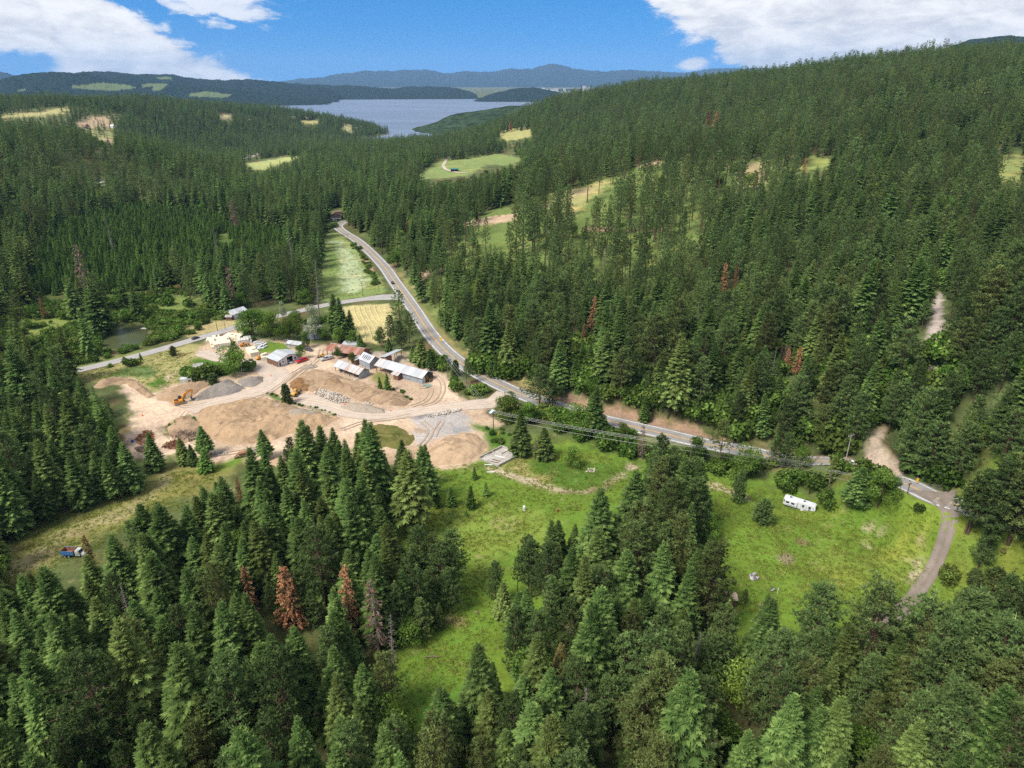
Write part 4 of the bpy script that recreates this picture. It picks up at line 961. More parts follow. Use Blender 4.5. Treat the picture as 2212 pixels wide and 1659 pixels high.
LONE = [
 ('pine_tree', 'bushpine0', 1645, 1131, 1074, 'round bushy pine alone on the meadow left of the white trailer', 'pine tree', 1.05),
 ('pine_tree', 'bushpine1', 1592, 1086, 1012, 'slim pine alone on the grass just below the roadside hedge', 'pine tree', .62),
 ('pine_tree', 'pine00', 1392, 1098, 1028, 'short pine leaning over the grass at the end of the curved rut', 'pine tree', .95),
 ('fir_tree', 'fir03', 1125, 982, 884, 'big dark fir standing right behind the ruined foundation', 'fir tree', 1.25),
 ('fir_tree', 'fir01', 1174, 990, 922, 'grey green fir right of the big dark fir by the foundation', 'fir tree', 1.5),
 ('leafy_tree', 'leafy1', 1236, 1012, 964, 'rounded grey green leafy tree on the grass inside the curved rut', 'leafy tree', 1.1),
 ('fir_tree', 'fir05', 1283, 940, 832, 'tall yellow green fir on the near highway verge, its top against the red bank', 'fir tree', 1.15),
 ('dead_tree', 'twig0', 1387, 992, 918, 'thin grey half-dead conifer in the hedge below the power lines', 'dead tree', 1.2),
 ('dead_tree', 'twig1', 1156, 992, 945, 'small grey dead conifer beside the foundation slab', 'dead tree', 1.0),
 ('pine_tree', 'tall0', 1552, 1010, 906, 'tall three-stemmed pine rising from the roadside hedge', 'pine tree', 1.5),
 ('leafy_tree', 'leafy0', 1727, 1012, 962, 'bright green leafy tree in the hedge before the highway', 'leafy tree', .9),
 ('pine_tree', 'bushpine2', 622, 872, 826, 'small sparse pine standing beside the yellow loader', 'pine tree', .8),
 ('fir_tree', 'young0', 838, 845, 806, 'small green fir pair member nearest the long shed, on the weedy patch', 'fir tree', 1.1),
 ('fir_tree', 'young1', 822, 843, 812, 'smaller green fir left of its twin on the weedy patch by the sheds', 'fir tree', 1.0),
 ('fir_tree', 'fir02', 575, 990, 926, 'single dark fir standing before the tan spoil heap and the screening machine', 'fir tree', 1.5),
 ('fir_tree', 'fir04', 445, 985, 918, 'thin feathery fir before the brushwood pile', 'fir tree', 1.3),
 ('fir_tree', 'fir00', 400, 1002, 944, 'dark green fir right in front of the brushwood pile', 'fir tree', 1.3),
 ('fir_tree', 'fir01', 419, 1006, 958, 'narrow green fir just right of the one before the brushwood pile', 'fir tree', 1.1),
 ('fir_tree', 'young2', 447, 1018, 968, 'low bushy fir at the foot of the feathery fir', 'fir tree', 1.6),
 ('fir_tree', 'fir03', 338, 1016, 934, 'pointed fir right of the stump pile', 'fir tree', 1.3),
 ('fir_tree', 'fir05', 291, 1060, 952, 'broad fir at the top of the grass track, left of the stump pile', 'fir tree', 1.2),
 ('fir_tree', 'fir02', 252, 1078, 980, 'grey green fir at the left verge of the grass track', 'fir tree', 1.2),
 ('fir_tree', 'fir00', 225, 1075, 975, 'dark fir second from the grass track bend', 'fir tree', 1.0),
 ('leafy_tree', 'leafy2', 506, 806, 745, 'dark rounded tree beside the yard entrance road, before the wrapped stacks', 'leafy tree', 1.25),
 ('pine_tree', 'pine03', 513, 800, 736, 'dark pine rising out of the clump beside the yard entrance road', 'pine tree', 1.3),
 ('shrub', 'shrub0', 537, 800, 776, 'rounded green bush at the right end of the clump by the yard road', 'shrub', 1.0),
 ('shrub', 'shrub1', 470, 808, 782, 'dark bush at the left end of the clump by the yard road', 'shrub', 1.2),
 ('shrub', 'shrub2', 440, 818, 785, 'green bush hiding the little ruined shed', 'shrub', 1.1),
 ('shrub', 'shrub0', 410, 815, 790, 'green bush above the small tin shed', 'shrub', 1.0),
 ('pine_tree', 'bushpine1', 461, 830, 805, 'small wind-bent pine on the crest of the dark gravel heap', 'pine tree', 1.4),
 ('pine_tree', 'bushpine0', 375, 768, 746, 'small rounded pine beside the junction of the side road and yard road', 'pine tree', 1.2),
 ('shrub', 'shrub1', 283, 790, 769, 'dark rounded bush on the dry grass below the side road', 'shrub', 1.1),
 ('fir_tree', 'young1', 305, 778, 762, 'little fir on the verge of the side road', 'fir tree', 1.3),
 ('shrub', 'shrub2', 238, 793, 784, 'small bush on the side road verge nearest the leaning pole', 'shrub', .9),
 ('leafy_tree', 'leafy0', 548, 728, 664, 'broad dark green leafy tree left of the pair of bright trees', 'leafy tree', 1.3),
 ('leafy_tree', 'leafy1', 592, 736, 672, 'light green leafy tree behind the yard, left of its brighter neighbour', 'leafy tree', 1.0),
 ('leafy_tree', 'leafy2', 626, 736, 680, 'bright green leafy tree behind the grey low shed', 'leafy tree', .95),
 ('blossom_tree', 'pale0', 680, 735, 654, 'pale whitish blossoming tree before the rusty-roofed house', 'tree', .8),
 ('blossom_tree', 'pale0', 612, 690, 648, 'pale whitish tree top behind the bright green leafy trees', 'tree', .7),
 ('leafy_tree', 'leafy1', 664, 752, 714, 'slim green tree beside the rusty-roofed house', 'leafy tree', .7),
 ('leafy_tree', 'leafy0', 650, 776, 742, 'round light green tree behind the white garage', 'leafy tree', .9),
 ('leafy_tree', 'leafy2', 730, 775, 745, 'slim green tree in front of the long rusty roof', 'leafy tree', .6),
 ('leafy_tree', 'leafy1', 762, 788, 760, 'small grey green tree in front of the rusty roof and slotted barn', 'leafy tree', .8),
 ('leafy_tree', 'leafy0', 735, 742, 705, 'dark green leafy tree right of the rusty-roofed house', 'leafy tree', 1.1),
 ('leafy_tree', 'leafy1', 765, 748, 712, 'leafy tree nearest the striped hay field', 'leafy tree', 1.2),
 ('leafy_tree', 'leafy2', 700, 735, 700, 'dark leafy tree shading the rusty-roofed house', 'leafy tree', 1.0),
 ('leafy_tree', 'leafy0', 640, 712, 668, 'dark leafy tree between the two pale trees', 'leafy tree', 1.0),
 ('leafy_tree', 'leafy2', 574, 706, 668, 'dark leafy tree behind the broad leafy tree of the yard', 'leafy tree', 1.1),
 ('fir_tree', 'fir03', 742, 735, 640, 'tall yellow green fir at the left corner of the striped hay field', 'fir tree', 1.1),
 ('fir_tree', 'fir01', 728, 720, 632, 'tall fir just left of the one at the hay field corner', 'fir tree', 1.1),
 ('fir_tree', 'fir02', 757, 732, 668, 'shorter fir in front of the pair at the hay field corner', 'fir tree', 1.2),
 ('fir_tree', 'fir04', 780, 760, 720, 'yellowish fir behind the long rusty roof', 'fir tree', 1.2),
 ('pine_tree', 'tall1', 866, 728, 622, 'tallest pine beside the highway junction, cutting across the road', 'pine tree', 1.35),
 ('pine_tree', 'pine02', 885, 742, 668, 'pine at the highway edge, right of the tallest one at the junction', 'pine tree', 1.1),
 ('pine_tree', 'pine01', 845, 738, 678, 'dark pine left of the tallest pine at the junction', 'pine tree', 1.2),
 ('pine_tree', 'pine05', 826, 752, 704, 'dark pine at the lower edge of the striped hay field', 'pine tree', 1.1),
 ('pine_tree', 'pine03', 868, 756, 690, 'dense dark pine behind the long shed, nearest the highway', 'pine tree', 1.2),
 ('fir_tree', 'fir00', 840, 762, 728, 'small fir on the back slope behind the slotted barn', 'fir tree', 1.2),
 ('fir_tree', 'fir05', 910, 790, 728, 'bright green fir on the bank between the long shed and the highway', 'fir tree', 1.5),
 ('fir_tree', 'fir02', 932, 800, 752, 'green fir second along the bank between the long shed and the highway', 'fir tree', 1.4),
 ('fir_tree', 'fir03', 892, 782, 745, 'small fir nearest the gravel heap behind the long shed', 'fir tree', 1.3),
 ('pine_tree', 'bushpine2', 985, 812, 775, 'grey thin pine leaning over the highway verge', 'pine tree', .8),
 ('pine_tree', 'pine02', 1008, 830, 772, 'dark pine standing before the guard rail of the highway', 'pine tree', .9),
 ('shrub', 'shrub0', 2049, 1252, 1222, 'small dark pine bush touching the dark driveway', 'shrub', .9),
 ('pine_tree', 'bushpine1', 2102, 1264, 1228, 'low dark pine bush on the grass right of the driveway', 'pine tree', 1.3),
 ('pine_tree', 'pine00', 2113, 1225, 1122, 'grey green pine alone on the grass beyond the driveway', 'pine tree', .95),
 ('pine_tree', 'pine04', 2085, 1150, 1030, 'dark pine at the corner of driveway and highway', 'pine tree', 1.2),
 ('shrub', 'shrub1', 2000, 1030, 975, 'large rounded green bush beside the dirt lane mouth', 'shrub', .9),
 ('shrub', 'shrub2', 2036, 1046, 1000, 'green bush right of the large one at the dirt lane mouth', 'shrub', .9),
 ('pine_tree', 'pine02', 1948, 1005, 900, 'grey green pine on the bank at the right side of the dirt lane', 'pine tree', 1.1),
 ('yellow_shrub', 'yellow0', 2167, 1192, 1182, 'small yellow flowering bush on the grass at the right edge', 'shrub', 3.0),
 ('leafy_tree', 'leafy2', 1145, 1490, 1394, 'pale green leafy tree among the pines at the foot of the grassy gap', 'leafy tree', .9),
 ('leafy_tree', 'leafy0', 1515, 1500, 1420, 'bright green leafy tree among the front pines', 'leafy tree', .9),
 ('yellow_fir', 'yellow0', 1207, 1510, 1385, 'yellow brown sickly fir right of the pale green leafy tree', 'fir tree', 1.1),
 ('fir_tree', 'young0', 945, 1095, 1062, 'bright young fir at the upper edge of the left meadow', 'fir tree', 1.4),
 ('fir_tree', 'young1', 975, 1092, 1050, 'light green young fir second in the row above the left meadow', 'fir tree', 1.3),
 ('fir_tree', 'young2', 1018, 1098, 1048, 'slim young fir third in the row above the left meadow', 'fir tree', 1.0),
 ('fir_tree', 'young0', 1050, 1072, 1040, 'small fir nearest the ruined foundation', 'fir tree', 1.1),
 ('fir_tree', 'young2', 1025, 1035, 1006, 'green fir at the foot of the sand heap', 'fir tree', 1.0),
 ('fir_tree', 'young1', 1008, 1115, 1102, 'tiny fir alone on the left meadow', 'fir tree', 1.2),
 ('fir_tree', 'fir05', 880, 1365, 1228, 'tall dark fir on the left of the grassy gap', 'fir tree', 1.0),
 ('shrub', 'shrub2', 1985, 1105, 1085, 'thin grey green bush on the meadow by the driveway', 'shrub', .6),
 ('leafy_tree', 'leafy1', 820, 742, 712, 'leafy bush tree at the lower right edge of the hay field', 'leafy tree', 1.0),
 ('leafy_tree', 'leafy0', 1075, 395, 372, 'dark leafy tree on the far meadow right of the green shed', 'leafy tree', 1.6),
 ('leafy_tree', 'leafy1', 1050, 384, 366, 'leafy tree touching the track end by the green shed', 'leafy tree', 1.5),
 ('leafy_tree', 'leafy2', 1100, 388, 368, 'leafy tree at the right side of the far meadow', 'leafy tree', 1.5),
 ('pine_tree', 'pine02', 1672, 1006, 938, 'dark pine hiding the highway left of two others behind the hedge', 'pine tree', 1.1),
 ('pine_tree', 'pine00', 1696, 1010, 932, 'larger dark pine hiding the highway behind the bright leafy hedge tree', 'pine tree', 1.2),
 ('fir_tree', 'fir01', 1796, 1038, 984, 'small dark fir against the highway left of the mailboxes', 'fir tree', 1.2),
 ('fir_tree', 'fir05', 1850, 1086, 1008, 'yellowish cedar-like tree in the hedge below the mailboxes', 'fir tree', 1.9),
 ('leafy_tree', 'leafy1', 1897, 1094, 1018, 'dark leafy tree at the right end of the hedge by the highway', 'leafy tree', 1.2),
 ('leafy_tree', 'leafy0', 1097, 908, 850, 'big green leafy tree at the corner of dirt road and highway', 'leafy tree', 1.3),
 ('pine_tree', 'pine05', 1165, 880, 784, 'thin grey green pine crossing the highway by the yard entrance', 'pine tree', 1.3),
 ('pine_tree', 'pine03', 1193, 882, 815, 'second grey green pine at the highway, right of the thin one', 'pine tree', 1.1),
 ('leafy_tree', 'leafy2', 1246, 938, 868, 'dark leafy tree left of the tall yellow green fir', 'leafy tree', 1.1),
 ('leafy_tree', 'leafy1', 1140, 915, 868, 'leafy tree on the verge right of the corner tree', 'leafy tree', 1.2),
 ('leafy_tree', 'leafy0', 1345, 960, 912, 'slim leafy tree in the hedge right of the tall yellow green fir', 'leafy tree', .8),
 ('leafy_tree', 'leafy2', 1610, 1025, 958, 'leafy tree in the hedge right of the three-stemmed pine', 'leafy tree', 1.1),
 ('leafy_tree', 'leafy1', 1500, 1000, 942, 'leafy tree behind the dark hedge pole', 'leafy tree', 1.0),
 ('pine_tree', 'pine00', 906, 1276, 1127, 'tallest pine at the back left of the clump in the grassy gap', 'pine tree', 1.05),
 ('pine_tree', 'pine02', 978, 1272, 1139, 'second tall pine at the back right of the clump in the gap', 'pine tree', 1.05),
 ('pine_tree', 'pine03', 891, 1295, 1188, 'pine on the left side of the clump in the grassy gap', 'pine tree', 1.05),
 ('pine_tree', 'pine01', 978, 1327, 1222, 'bare-stemmed pine at the right front of the clump in the gap', 'pine tree', 1.05),
 ('pine_tree', 'pine05', 959, 1302, 1165, 'pine in the middle of the clump in the grassy gap', 'pine tree', 1.05),
 ('pine_tree', 'pine00', 857, 1382, 1253, 'broad pine at the front left of the clump in the gap', 'pine tree', 1.05),
 ('pine_tree', 'pine03', 910, 1382, 1287, 'round green pine at the very front of the clump in the gap', 'pine tree', 1.05),
 ('pine_tree', 'pine02', 935, 1291, 1154, 'slim pine between the two tall ones of the gap clump', 'pine tree', 1.05),
 ('pine_tree', 'pine03', 1071, 1304, 1207, 'round dark pine at the left tip of the stand between the meadows', 'pine tree', 1.0),
 ('pine_tree', 'tall2', 1117, 1291, 1200, 'thin pine beside the round dark one at the tip of the stand', 'pine tree', 1.0),
 ('pine_tree', 'pine04', 1148, 1291, 1161, 'tall open pine at the neck between the two meadows', 'pine tree', 1.0),
 ('pine_tree', 'pine02', 1176, 1317, 1158, 'tall dark pine right of the open one at the neck', 'pine tree', 1.0),
 ('pine_tree', 'pine01', 1191, 1371, 1241, 'pine at the left flank of the stand between the meadows', 'pine tree', 1.0),
 ('pine_tree', 'pine02', 2092, 1150, 1005, 'dark pine nearest the driveway mouth at the right edge', 'pine tree', 1.25),
 ('pine_tree', 'pine00', 2132, 1165, 985, 'broad dark pine hiding the highway beyond the driveway', 'pine tree', 1.25),
 ('pine_tree', 'pine03', 2178, 1172, 955, 'tallest dark pine at the right edge beyond the driveway', 'pine tree', 1.25),
 ('pine_tree', 'pine05', 2208, 1150, 950, 'dark pine cut by the right edge of the picture', 'pine tree', 1.25),
 ('pine_tree', 'pine01', 2236, 1190, 1040, 'pine outside the right edge beyond the driveway', 'pine tree', 1.25),
 ('fir_tree', 'fir04', 2150, 1125, 960, 'tall fir behind the dark pines at the right edge', 'fir tree', 1.25),
]
DEAD = [
 ('rust0', 545, 1335, 1225, 'rust red dead fir left of the twin dead trees', 1.0), ('rust1', 628, 1360, 1225, 'largest rust red dead fir with bare lower branches, left of a twin pair', 1.2), ('rust2', 645, 1362, 1245, 'pinkish rust dead fir, right of the twin pair', 1.1),
 ('rust0', 762, 1385, 1218, 'tall narrow rust brown dead fir left of the grassy gap', .8), ('rust1', 523, 1105, 1030, 'rust brown dead fir below the quarry yard', .8), ('rust2', 203, 1235, 1152, 'rust red dead fir beside the blue dump truck', .8),
 ('rust0', 1277, 720, 640, 'dark red dead fir on the hillside above the highway', .9), ('rust1', 1262, 760, 700, 'lower of two dark red dead firs above the highway', .9),
 ('rust2', 1562, 640, 566, 'orange dead fir of the close pair on the right hillside', .9), ('rust0', 1585, 640, 573, 'slimmer orange dead fir of the close pair on the right hillside', .7),
 ('rust1', 1718, 815, 748, 'orange brown dead fir right of the bare brown thicket', 1.1), ('rust2', 1700, 805, 752, 'orange brown dead fir inside the bare brown thicket', 1.1),
 ('rust0', 1795, 800, 745, 'orange dead fir standing right of the brown thicket', .9), ('rust1', 1815, 785, 738, 'orange dead fir topping the one beside it, right of the brown thicket', .7), ('rust2', 1768, 845, 808, 'small orange dead fir below the orange pair', .8),
 ('rust0', 2054, 650, 596, 'red dead fir beside the far dirt trail on the right', .8), ('rust1', 98, 690, 640, 'red dead fir in the woods left of the pond', .7), ('rust2', 1102, 285, 262, 'red dead tree on the far ridge above the small pasture', 1.4),
 ('rust0', 1527, 280, 238, 'reddish dead fir left of a group on the upper hillside', 1.3), ('rust1', 1545, 285, 240, 'reddish dead fir inside the group on the upper hillside', 1.3), ('rust2', 1240, 668, 645, 'small bright red dead tree on the open hillside', 1.3),
 ('rust0', 1735, 385, 340, 'orange dead tree above the hillside clearing', .9), ('rust1', 1630, 410, 372, 'red dead tree on the bare spot of the hillside clearing', 1.2), ('rust2', 880, 510, 475, 'orange brown dead fir above the highway meadow', .8),
 ('rust0', 60, 480, 440, 'small red dead fir in the far left woods', .9), ('twig2', 510, 500, 432, 'greyish pink dying fir above the woods behind the yard', 1.3), ('twig0', 190, 640, 528, 'large brown dying fir standing above the pond thicket', 1.1),
 ('twig1', 505, 770 - 100, 575, 'bare pinkish dead fir behind the yard clearing', .9), ('twig2', 820, 1420, 1255, 'grey leafless dead fir left of the grassy gap', 1.0),
]

OPEN = [np.array(p) for p in OPEN]
SPARSE = [(np.array(p), k) for p, k in [
 ([(930, 640), (960, 540), (1010, 480), (1100, 440), (1300, 395), (1420, 348), (1720, 345), (1740, 400), (1580, 450), (1500, 560), (1430, 620), (1330, 640), (1240, 610), (1060, 600)], .42),
 ([(60, 640), (300, 630), (460, 650), (470, 690), (300, 765), (150, 805), (110, 800), (0, 780), (0, 690)], .16),
 ([(2100, 340), (2212, 330), (2212, 400), (2110, 390)], .4),
 (many(f1, (0, 620), (420, 590), (700, 640), (660, 810), (430, 790), (200, 760), (0, 680)), .45),
]]
YOUNG = np.array([(60, 640), (110, 500), (300, 450), (450, 468), (560, 500), (640, 520), (600, 585), (400, 610), (200, 650)])
NOFOREST = [np.array(p) for p in [
 [(140, 822), (145, 795), (300, 760), (420, 720), (495, 690), (540, 670), (640, 660), (760, 655), (850, 650), (900, 690), (930, 745), (1000, 800), (1085, 862), (1300, 900), (1600, 970), (1700, 1000), (1960, 1055), (1900, 1095), (1700, 1068), (1500, 1045), (1400, 1010), (1060, 985), (1000, 1010), (560, 985), (300, 985), (300, 890), (210, 840)]]]

def in_any(uv, polys):
    r = np.zeros(len(uv), bool)
    for p in polys: r |= inside(uv[:, 0], uv[:, 1], p)
    return r
ROADLINE = np.vstack([HIGHWAY[::3], SIDE[::3]])
def scatter():
    X = []; Y = []
    for r0, r1, sp in ((58, 220, 5.7), (220, 330, 6.7), (330, 700, 7.1), (700, 1300, 7.6), (1300, 3100, 8.2)):
        n = int(2 * r1 / sp) + 1; gx = (np.arange(n) - n / 2) * sp; gy = np.arange(int(r1 / sp) + 1) * sp
        xx, yy = np.meshgrid(gx, gy); xx = xx.ravel() + rng.uniform(-.46, .46, xx.size) * sp; yy = yy.ravel() + rng.uniform(-.46, .46, yy.size) * sp
        r = np.hypot(xx, yy); az = np.abs(np.arctan2(xx, yy)); m = (r >= r0) & (r < r1) & (az < np.where(r < 300, .98, np.where(r < 600, .82, .76)))
        X.append(xx[m]); Y.append(yy[m])
    x = np.concatenate(X); y = np.concatenate(Y); z = H(x, y); r = np.hypot(x, y)
    keep = z > -29.2
    x, y, z, r = x[keep], y[keep], z[keep], r[keep]; n = len(x)
    uv, f = proj(np.stack([x, y, z], 1))
    # species and height
    sp_n = fbm(x / 60, y / 60, 41, 3); right = smooth(-.05, .25, np.arctan2(x, y))
    ppine = np.clip(.30 + .45 * right + (sp_n - .5) * 1.6, .06, .92)
    is_pine = rng.random(n) < ppine
    h = np.clip(rng.normal(20.5, 4.6, n), 8, 31) * (.84 + .32 * fbm(x / 45, y / 45, 47, 3)) * np.interp(r, [90, 190, 330, 700, 2000], [.98, 1.0, 1.04, 1.02, .95])
    yg = inside(uv[:, 0], uv[:, 1], YOUNG); h = np.where(yg, rng.uniform(6, 12.5, n), h)
    un = rng.random(n) < .14; h = np.where(un & ~yg, rng.uniform(6, 13, n), h)
    is_pine &= ~yg
    cls = np.where(yg | (un & ~is_pine & (rng.random(n) < .5)), 3, np.where(is_pine, 1, 0))
    lf = (rng.random(n) < .035) & ~yg; cls = np.where(lf, 4, cls); h = np.where(lf, rng.uniform(8, 14, n), h)
    keep = np.ones(n, bool)
    for p, k in SPARSE:
        q = inside(uv[:, 0], uv[:, 1], p); keep &= ~q | (rng.random(n) < k)
        if k == .42:
            cls = np.where(q & (h > 14.5), 2, cls); h = np.where(q & (h > 14.5), h * 1.35, h)
    keep &= ~in_any(uv, NOFOREST)
    near = r < 760
    dr = np.full(n, 1e9)
    for a in range(0, len(ROADLINE), 40):
        seg = ROADLINE[a:a + 40]; dr[near] = np.minimum(dr[near], np.min(np.hypot(x[near, None] - seg[:, 0], y[near, None] - seg[:, 1]), 1))
    keep &= dr > 7.0
    # a tree is left out if it would stand before ground that lies open in the picture
    for fr, tol in ((0.0, 0), (.35, 0), (.62, 0), (.84, 0)):
        uvt, _ = proj(np.stack([x, y, z + h * fr], 1)); keep &= ~in_any(uvt, OPEN)
    # sideways too, for the crown's own width
    for sx in (-1, 1):
        uvt, _ = proj(np.stack([x + sx * h * .085, y, z + h * .42], 1)); keep &= ~in_any(uvt, OPEN)
    # trees seen singly keep their outline free of forest standing nearer
    lbx = [(ub, vb, vt, wd * .06 * (vb - vt), .62) for _k, _s, ub, vb, vt, _l, _c, wd in LONE] + [(ub, vb, vt, wd * .11 * (vb - vt), .45 if vb < 900 else .42) for _s, ub, vb, vt, _l, wd in DEAD]
    tops_ = [proj(np.stack([x, y, z + h * fr], 1))[0] for fr in (.3, .6, .95)]
    for ub, vb, vt, w, fv in lbx:
        v1 = vb - fv * (vb - vt)
        front = uv[:, 1] > vb - 2
        for q in tops_: keep &= ~(front & (np.abs(q[:, 0] - ub) < w + h / np.maximum(r, 1) * F * .10) & (q[:, 1] > vt) & (q[:, 1] < v1))
        keep &= ~((np.abs(uv[:, 0] - ub) < w) & (np.abs(uv[:, 1] - vb) < w * .6))
    idx = np.nonzero(keep)[0]
    # leave out what lies hidden behind a rise
    ga = np.linspace(-1, 1, 400); gr = np.geomspace(60, 3200, 260); AA, RG = np.meshgrid(ga, gr)
    gz = H(np.sin(AA).ravel() * RG.ravel(), np.cos(AA).ravel() * RG.ravel()).reshape(AA.shape)
    ang = np.maximum.accumulate((gz + 4 - CAM_Z) / RG, 0)
    ia = np.clip(((np.arctan2(x[idx], y[idx]) + 1) / 2 * 399).astype(int), 0, 399); ir = np.clip(np.searchsorted(gr, r[idx]) - 3, 0, 259)
    vis = (z[idx] + h[idx] * 1.05 - CAM_Z) / r[idx] > ang[ir, ia] - .004
    idx = idx[vis]
    return x[idx], y[idx], z[idx], h[idx], cls[idx], uv[idx], r[idx]
tx, ty, tz, th, tc_, tuv, tr_ = scatter()
print('scattered', len(tx), round(time.time() - T0, 1))

# ------------------------------------------------------------------ which stand a tree belongs to (for its label)
STANDS = [
 (lambda u, v: v > 1440 and u < 560, 'dense stand filling the bottom left corner'),
 (lambda u, v: v > 1440 and u < 900, 'bottom edge stand left of the grassy gap'),
 (lambda u, v: v > 1440 and u < 1450, 'stand at the foot of the grassy gap'),
 (lambda u, v: v > 1440 and u < 1850, 'bottom edge stand right of the grassy gap'),
 (lambda u, v: v > 1440, 'dense stand filling the bottom right corner'),
 (lambda u, v: v > 1150 and u < 330, 'stand below the rutted grass track and blue truck'),
 (lambda u, v: v > 1150 and u < 640, 'stand around the rust red dead trees'),
 (lambda u, v: v > 1150 and u < 870, 'stand along the left side of the grassy gap'),
 (lambda u, v: v > 1130 and u < 1060, 'small clump standing in the grassy gap'),
 (lambda u, v: v > 1180 and u < 1330, 'left side of the stand between the two meadows'),
 (lambda u, v: v > 1180 and u < 1640, 'right side of the stand between the two meadows'),
 (lambda u, v: v > 1180 and u < 1990, 'front stand along the lower edge of the trailer meadow'),
 (lambda u, v: v > 1060 and u > 2030, 'clump beyond the dark driveway at the right edge'),
 (lambda u, v: v > 1180, 'stand right of the dark driveway'),
 (lambda u, v: v > 960 and u < 430, 'stand between the quarry and the rutted grass track'),
 (lambda u, v: v > 960 and u < 960, 'stand directly below the quarry yard'),
 (lambda u, v: v > 960 and u < 1600, 'tip of the stand between the two meadows'),
 (lambda u, v: v > 900 and u > 1840, 'roadside belt by the dirt lane opening'),
 (lambda u, v: u < 330 and v > 780, 'dark stand at the left edge beside the quarry'),
 (lambda u, v: u > 1000 and v > 700 and u < 1500, 'hillside just above the highway bend'),
 (lambda u, v: u > 1000 and v > 700 and u < 1950, 'hillside above the bare red roadside bank'),
 (lambda u, v: u > 1000 and v > 700, 'lower hillside at the right edge'),
 (lambda u, v: u < 480, 'woods behind the pond on the left'),
 (lambda u, v: u < 760, 'woods behind the yard houses'),
 (lambda u, v: u < 1010, 'woods on both sides of the upper highway'),
 (lambda u, v: True, 'upper hillside right of the highway'),
]
def stand_of(u, v):
    for f, t in STANDS:
        if f(u, v): return t

def plant(name, sp, x, y, z, h, label, cat, group=None, wide=1.0, rz=None):
    cm, tm, hh, _ = SPEC[sp]
    e = bpy.data.objects.new(name, None); col.objects.link(e)
    e.location = (x, y, z - .1); s = h / hh; w = s * wide
    e.rotation_euler = (random.gauss(0, .02), random.gauss(0, .02), random.uniform(0, 6.28) if rz is None else rz); e.scale = (w, w, s)
    e['label'] = label; e['category'] = cat
    if group: e['group'] = group
    c = bpy.data.objects.new('crown', cm); t = bpy.data.objects.new('trunk', tm)
    for o in (c, t): col.objects.link(o); o.parent = e
    return e

# the trees that show largest stand as single things
vv = (tuv[:, 0] > -60) & (tuv[:, 0] < 2272)
top_uv, _ = proj(np.stack([tx, ty, tz + th], 1))
vis = vv & (top_uv[:, 1] < 1640)
size = np.where(vis, th / np.hypot(tr_, CAM_Z), 0)
single = np.zeros(len(tx), bool)
def take(mask, n):
    i = np.nonzero(mask)[0]; single[i[np.argsort(-size[i])[:n]]] = True
take((tc_ == 1) & vis, 288); take((tc_ == 0) & vis, 282)
def superlatives():
    out = {}; st_all = np.array([stand_of(*q) for q in tuv], dtype=object)
    for st in set(st_all[single]):
        for c in (0, 1):
            m = np.nonzero((st_all == st) & (tc_ == c) & vis)[0]; q = m[single[m]]
            if len(q) < 6 or len(q) < .93 * len(m): continue
            for arr, sg, wd in ((tuv[:, 0], 1, 'leftmost'), (tuv[:, 0], -1, 'rightmost'), (tuv[:, 1], 1, 'rearmost'), (th, -1, 'tallest'), (th, 1, 'smallest'), (tuv[:, 1], -1, 'nearest')):
                for i in q[np.argsort(arr[q] * sg)]:
                    if i not in out: out[i] = wd; break
    return out
SUP = superlatives()
for i in np.nonzero(single)[0]:
    near_ = tr_[i] < 330
    nm = 'pine_tree' if tc_[i] == 1 else 'fir_tree'
    st = stand_of(*tuv[i])
    lb = ('tufted green pine ' if tc_[i] == 1 else 'pointed dark fir ') + ('on the ' if 'hillside' in st else 'in the ') + st
    if i in SUP: lb = SUP[i] + ' ' + lb
    sp = ('pine' if tc_[i] == 1 else 'fir') + ('0' if near_ else '1') + str(random.randrange(NV))
    plant(nm, sp, tx[i], ty[i], tz[i], th[i], lb, 'pine tree' if tc_[i] == 1 else 'fir tree', ('pines: ' if tc_[i] == 1 else 'firs: ') + st, wide=random.uniform(.85, 1.2))
print('single trees', int(single.sum()), round(time.time() - T0, 1))

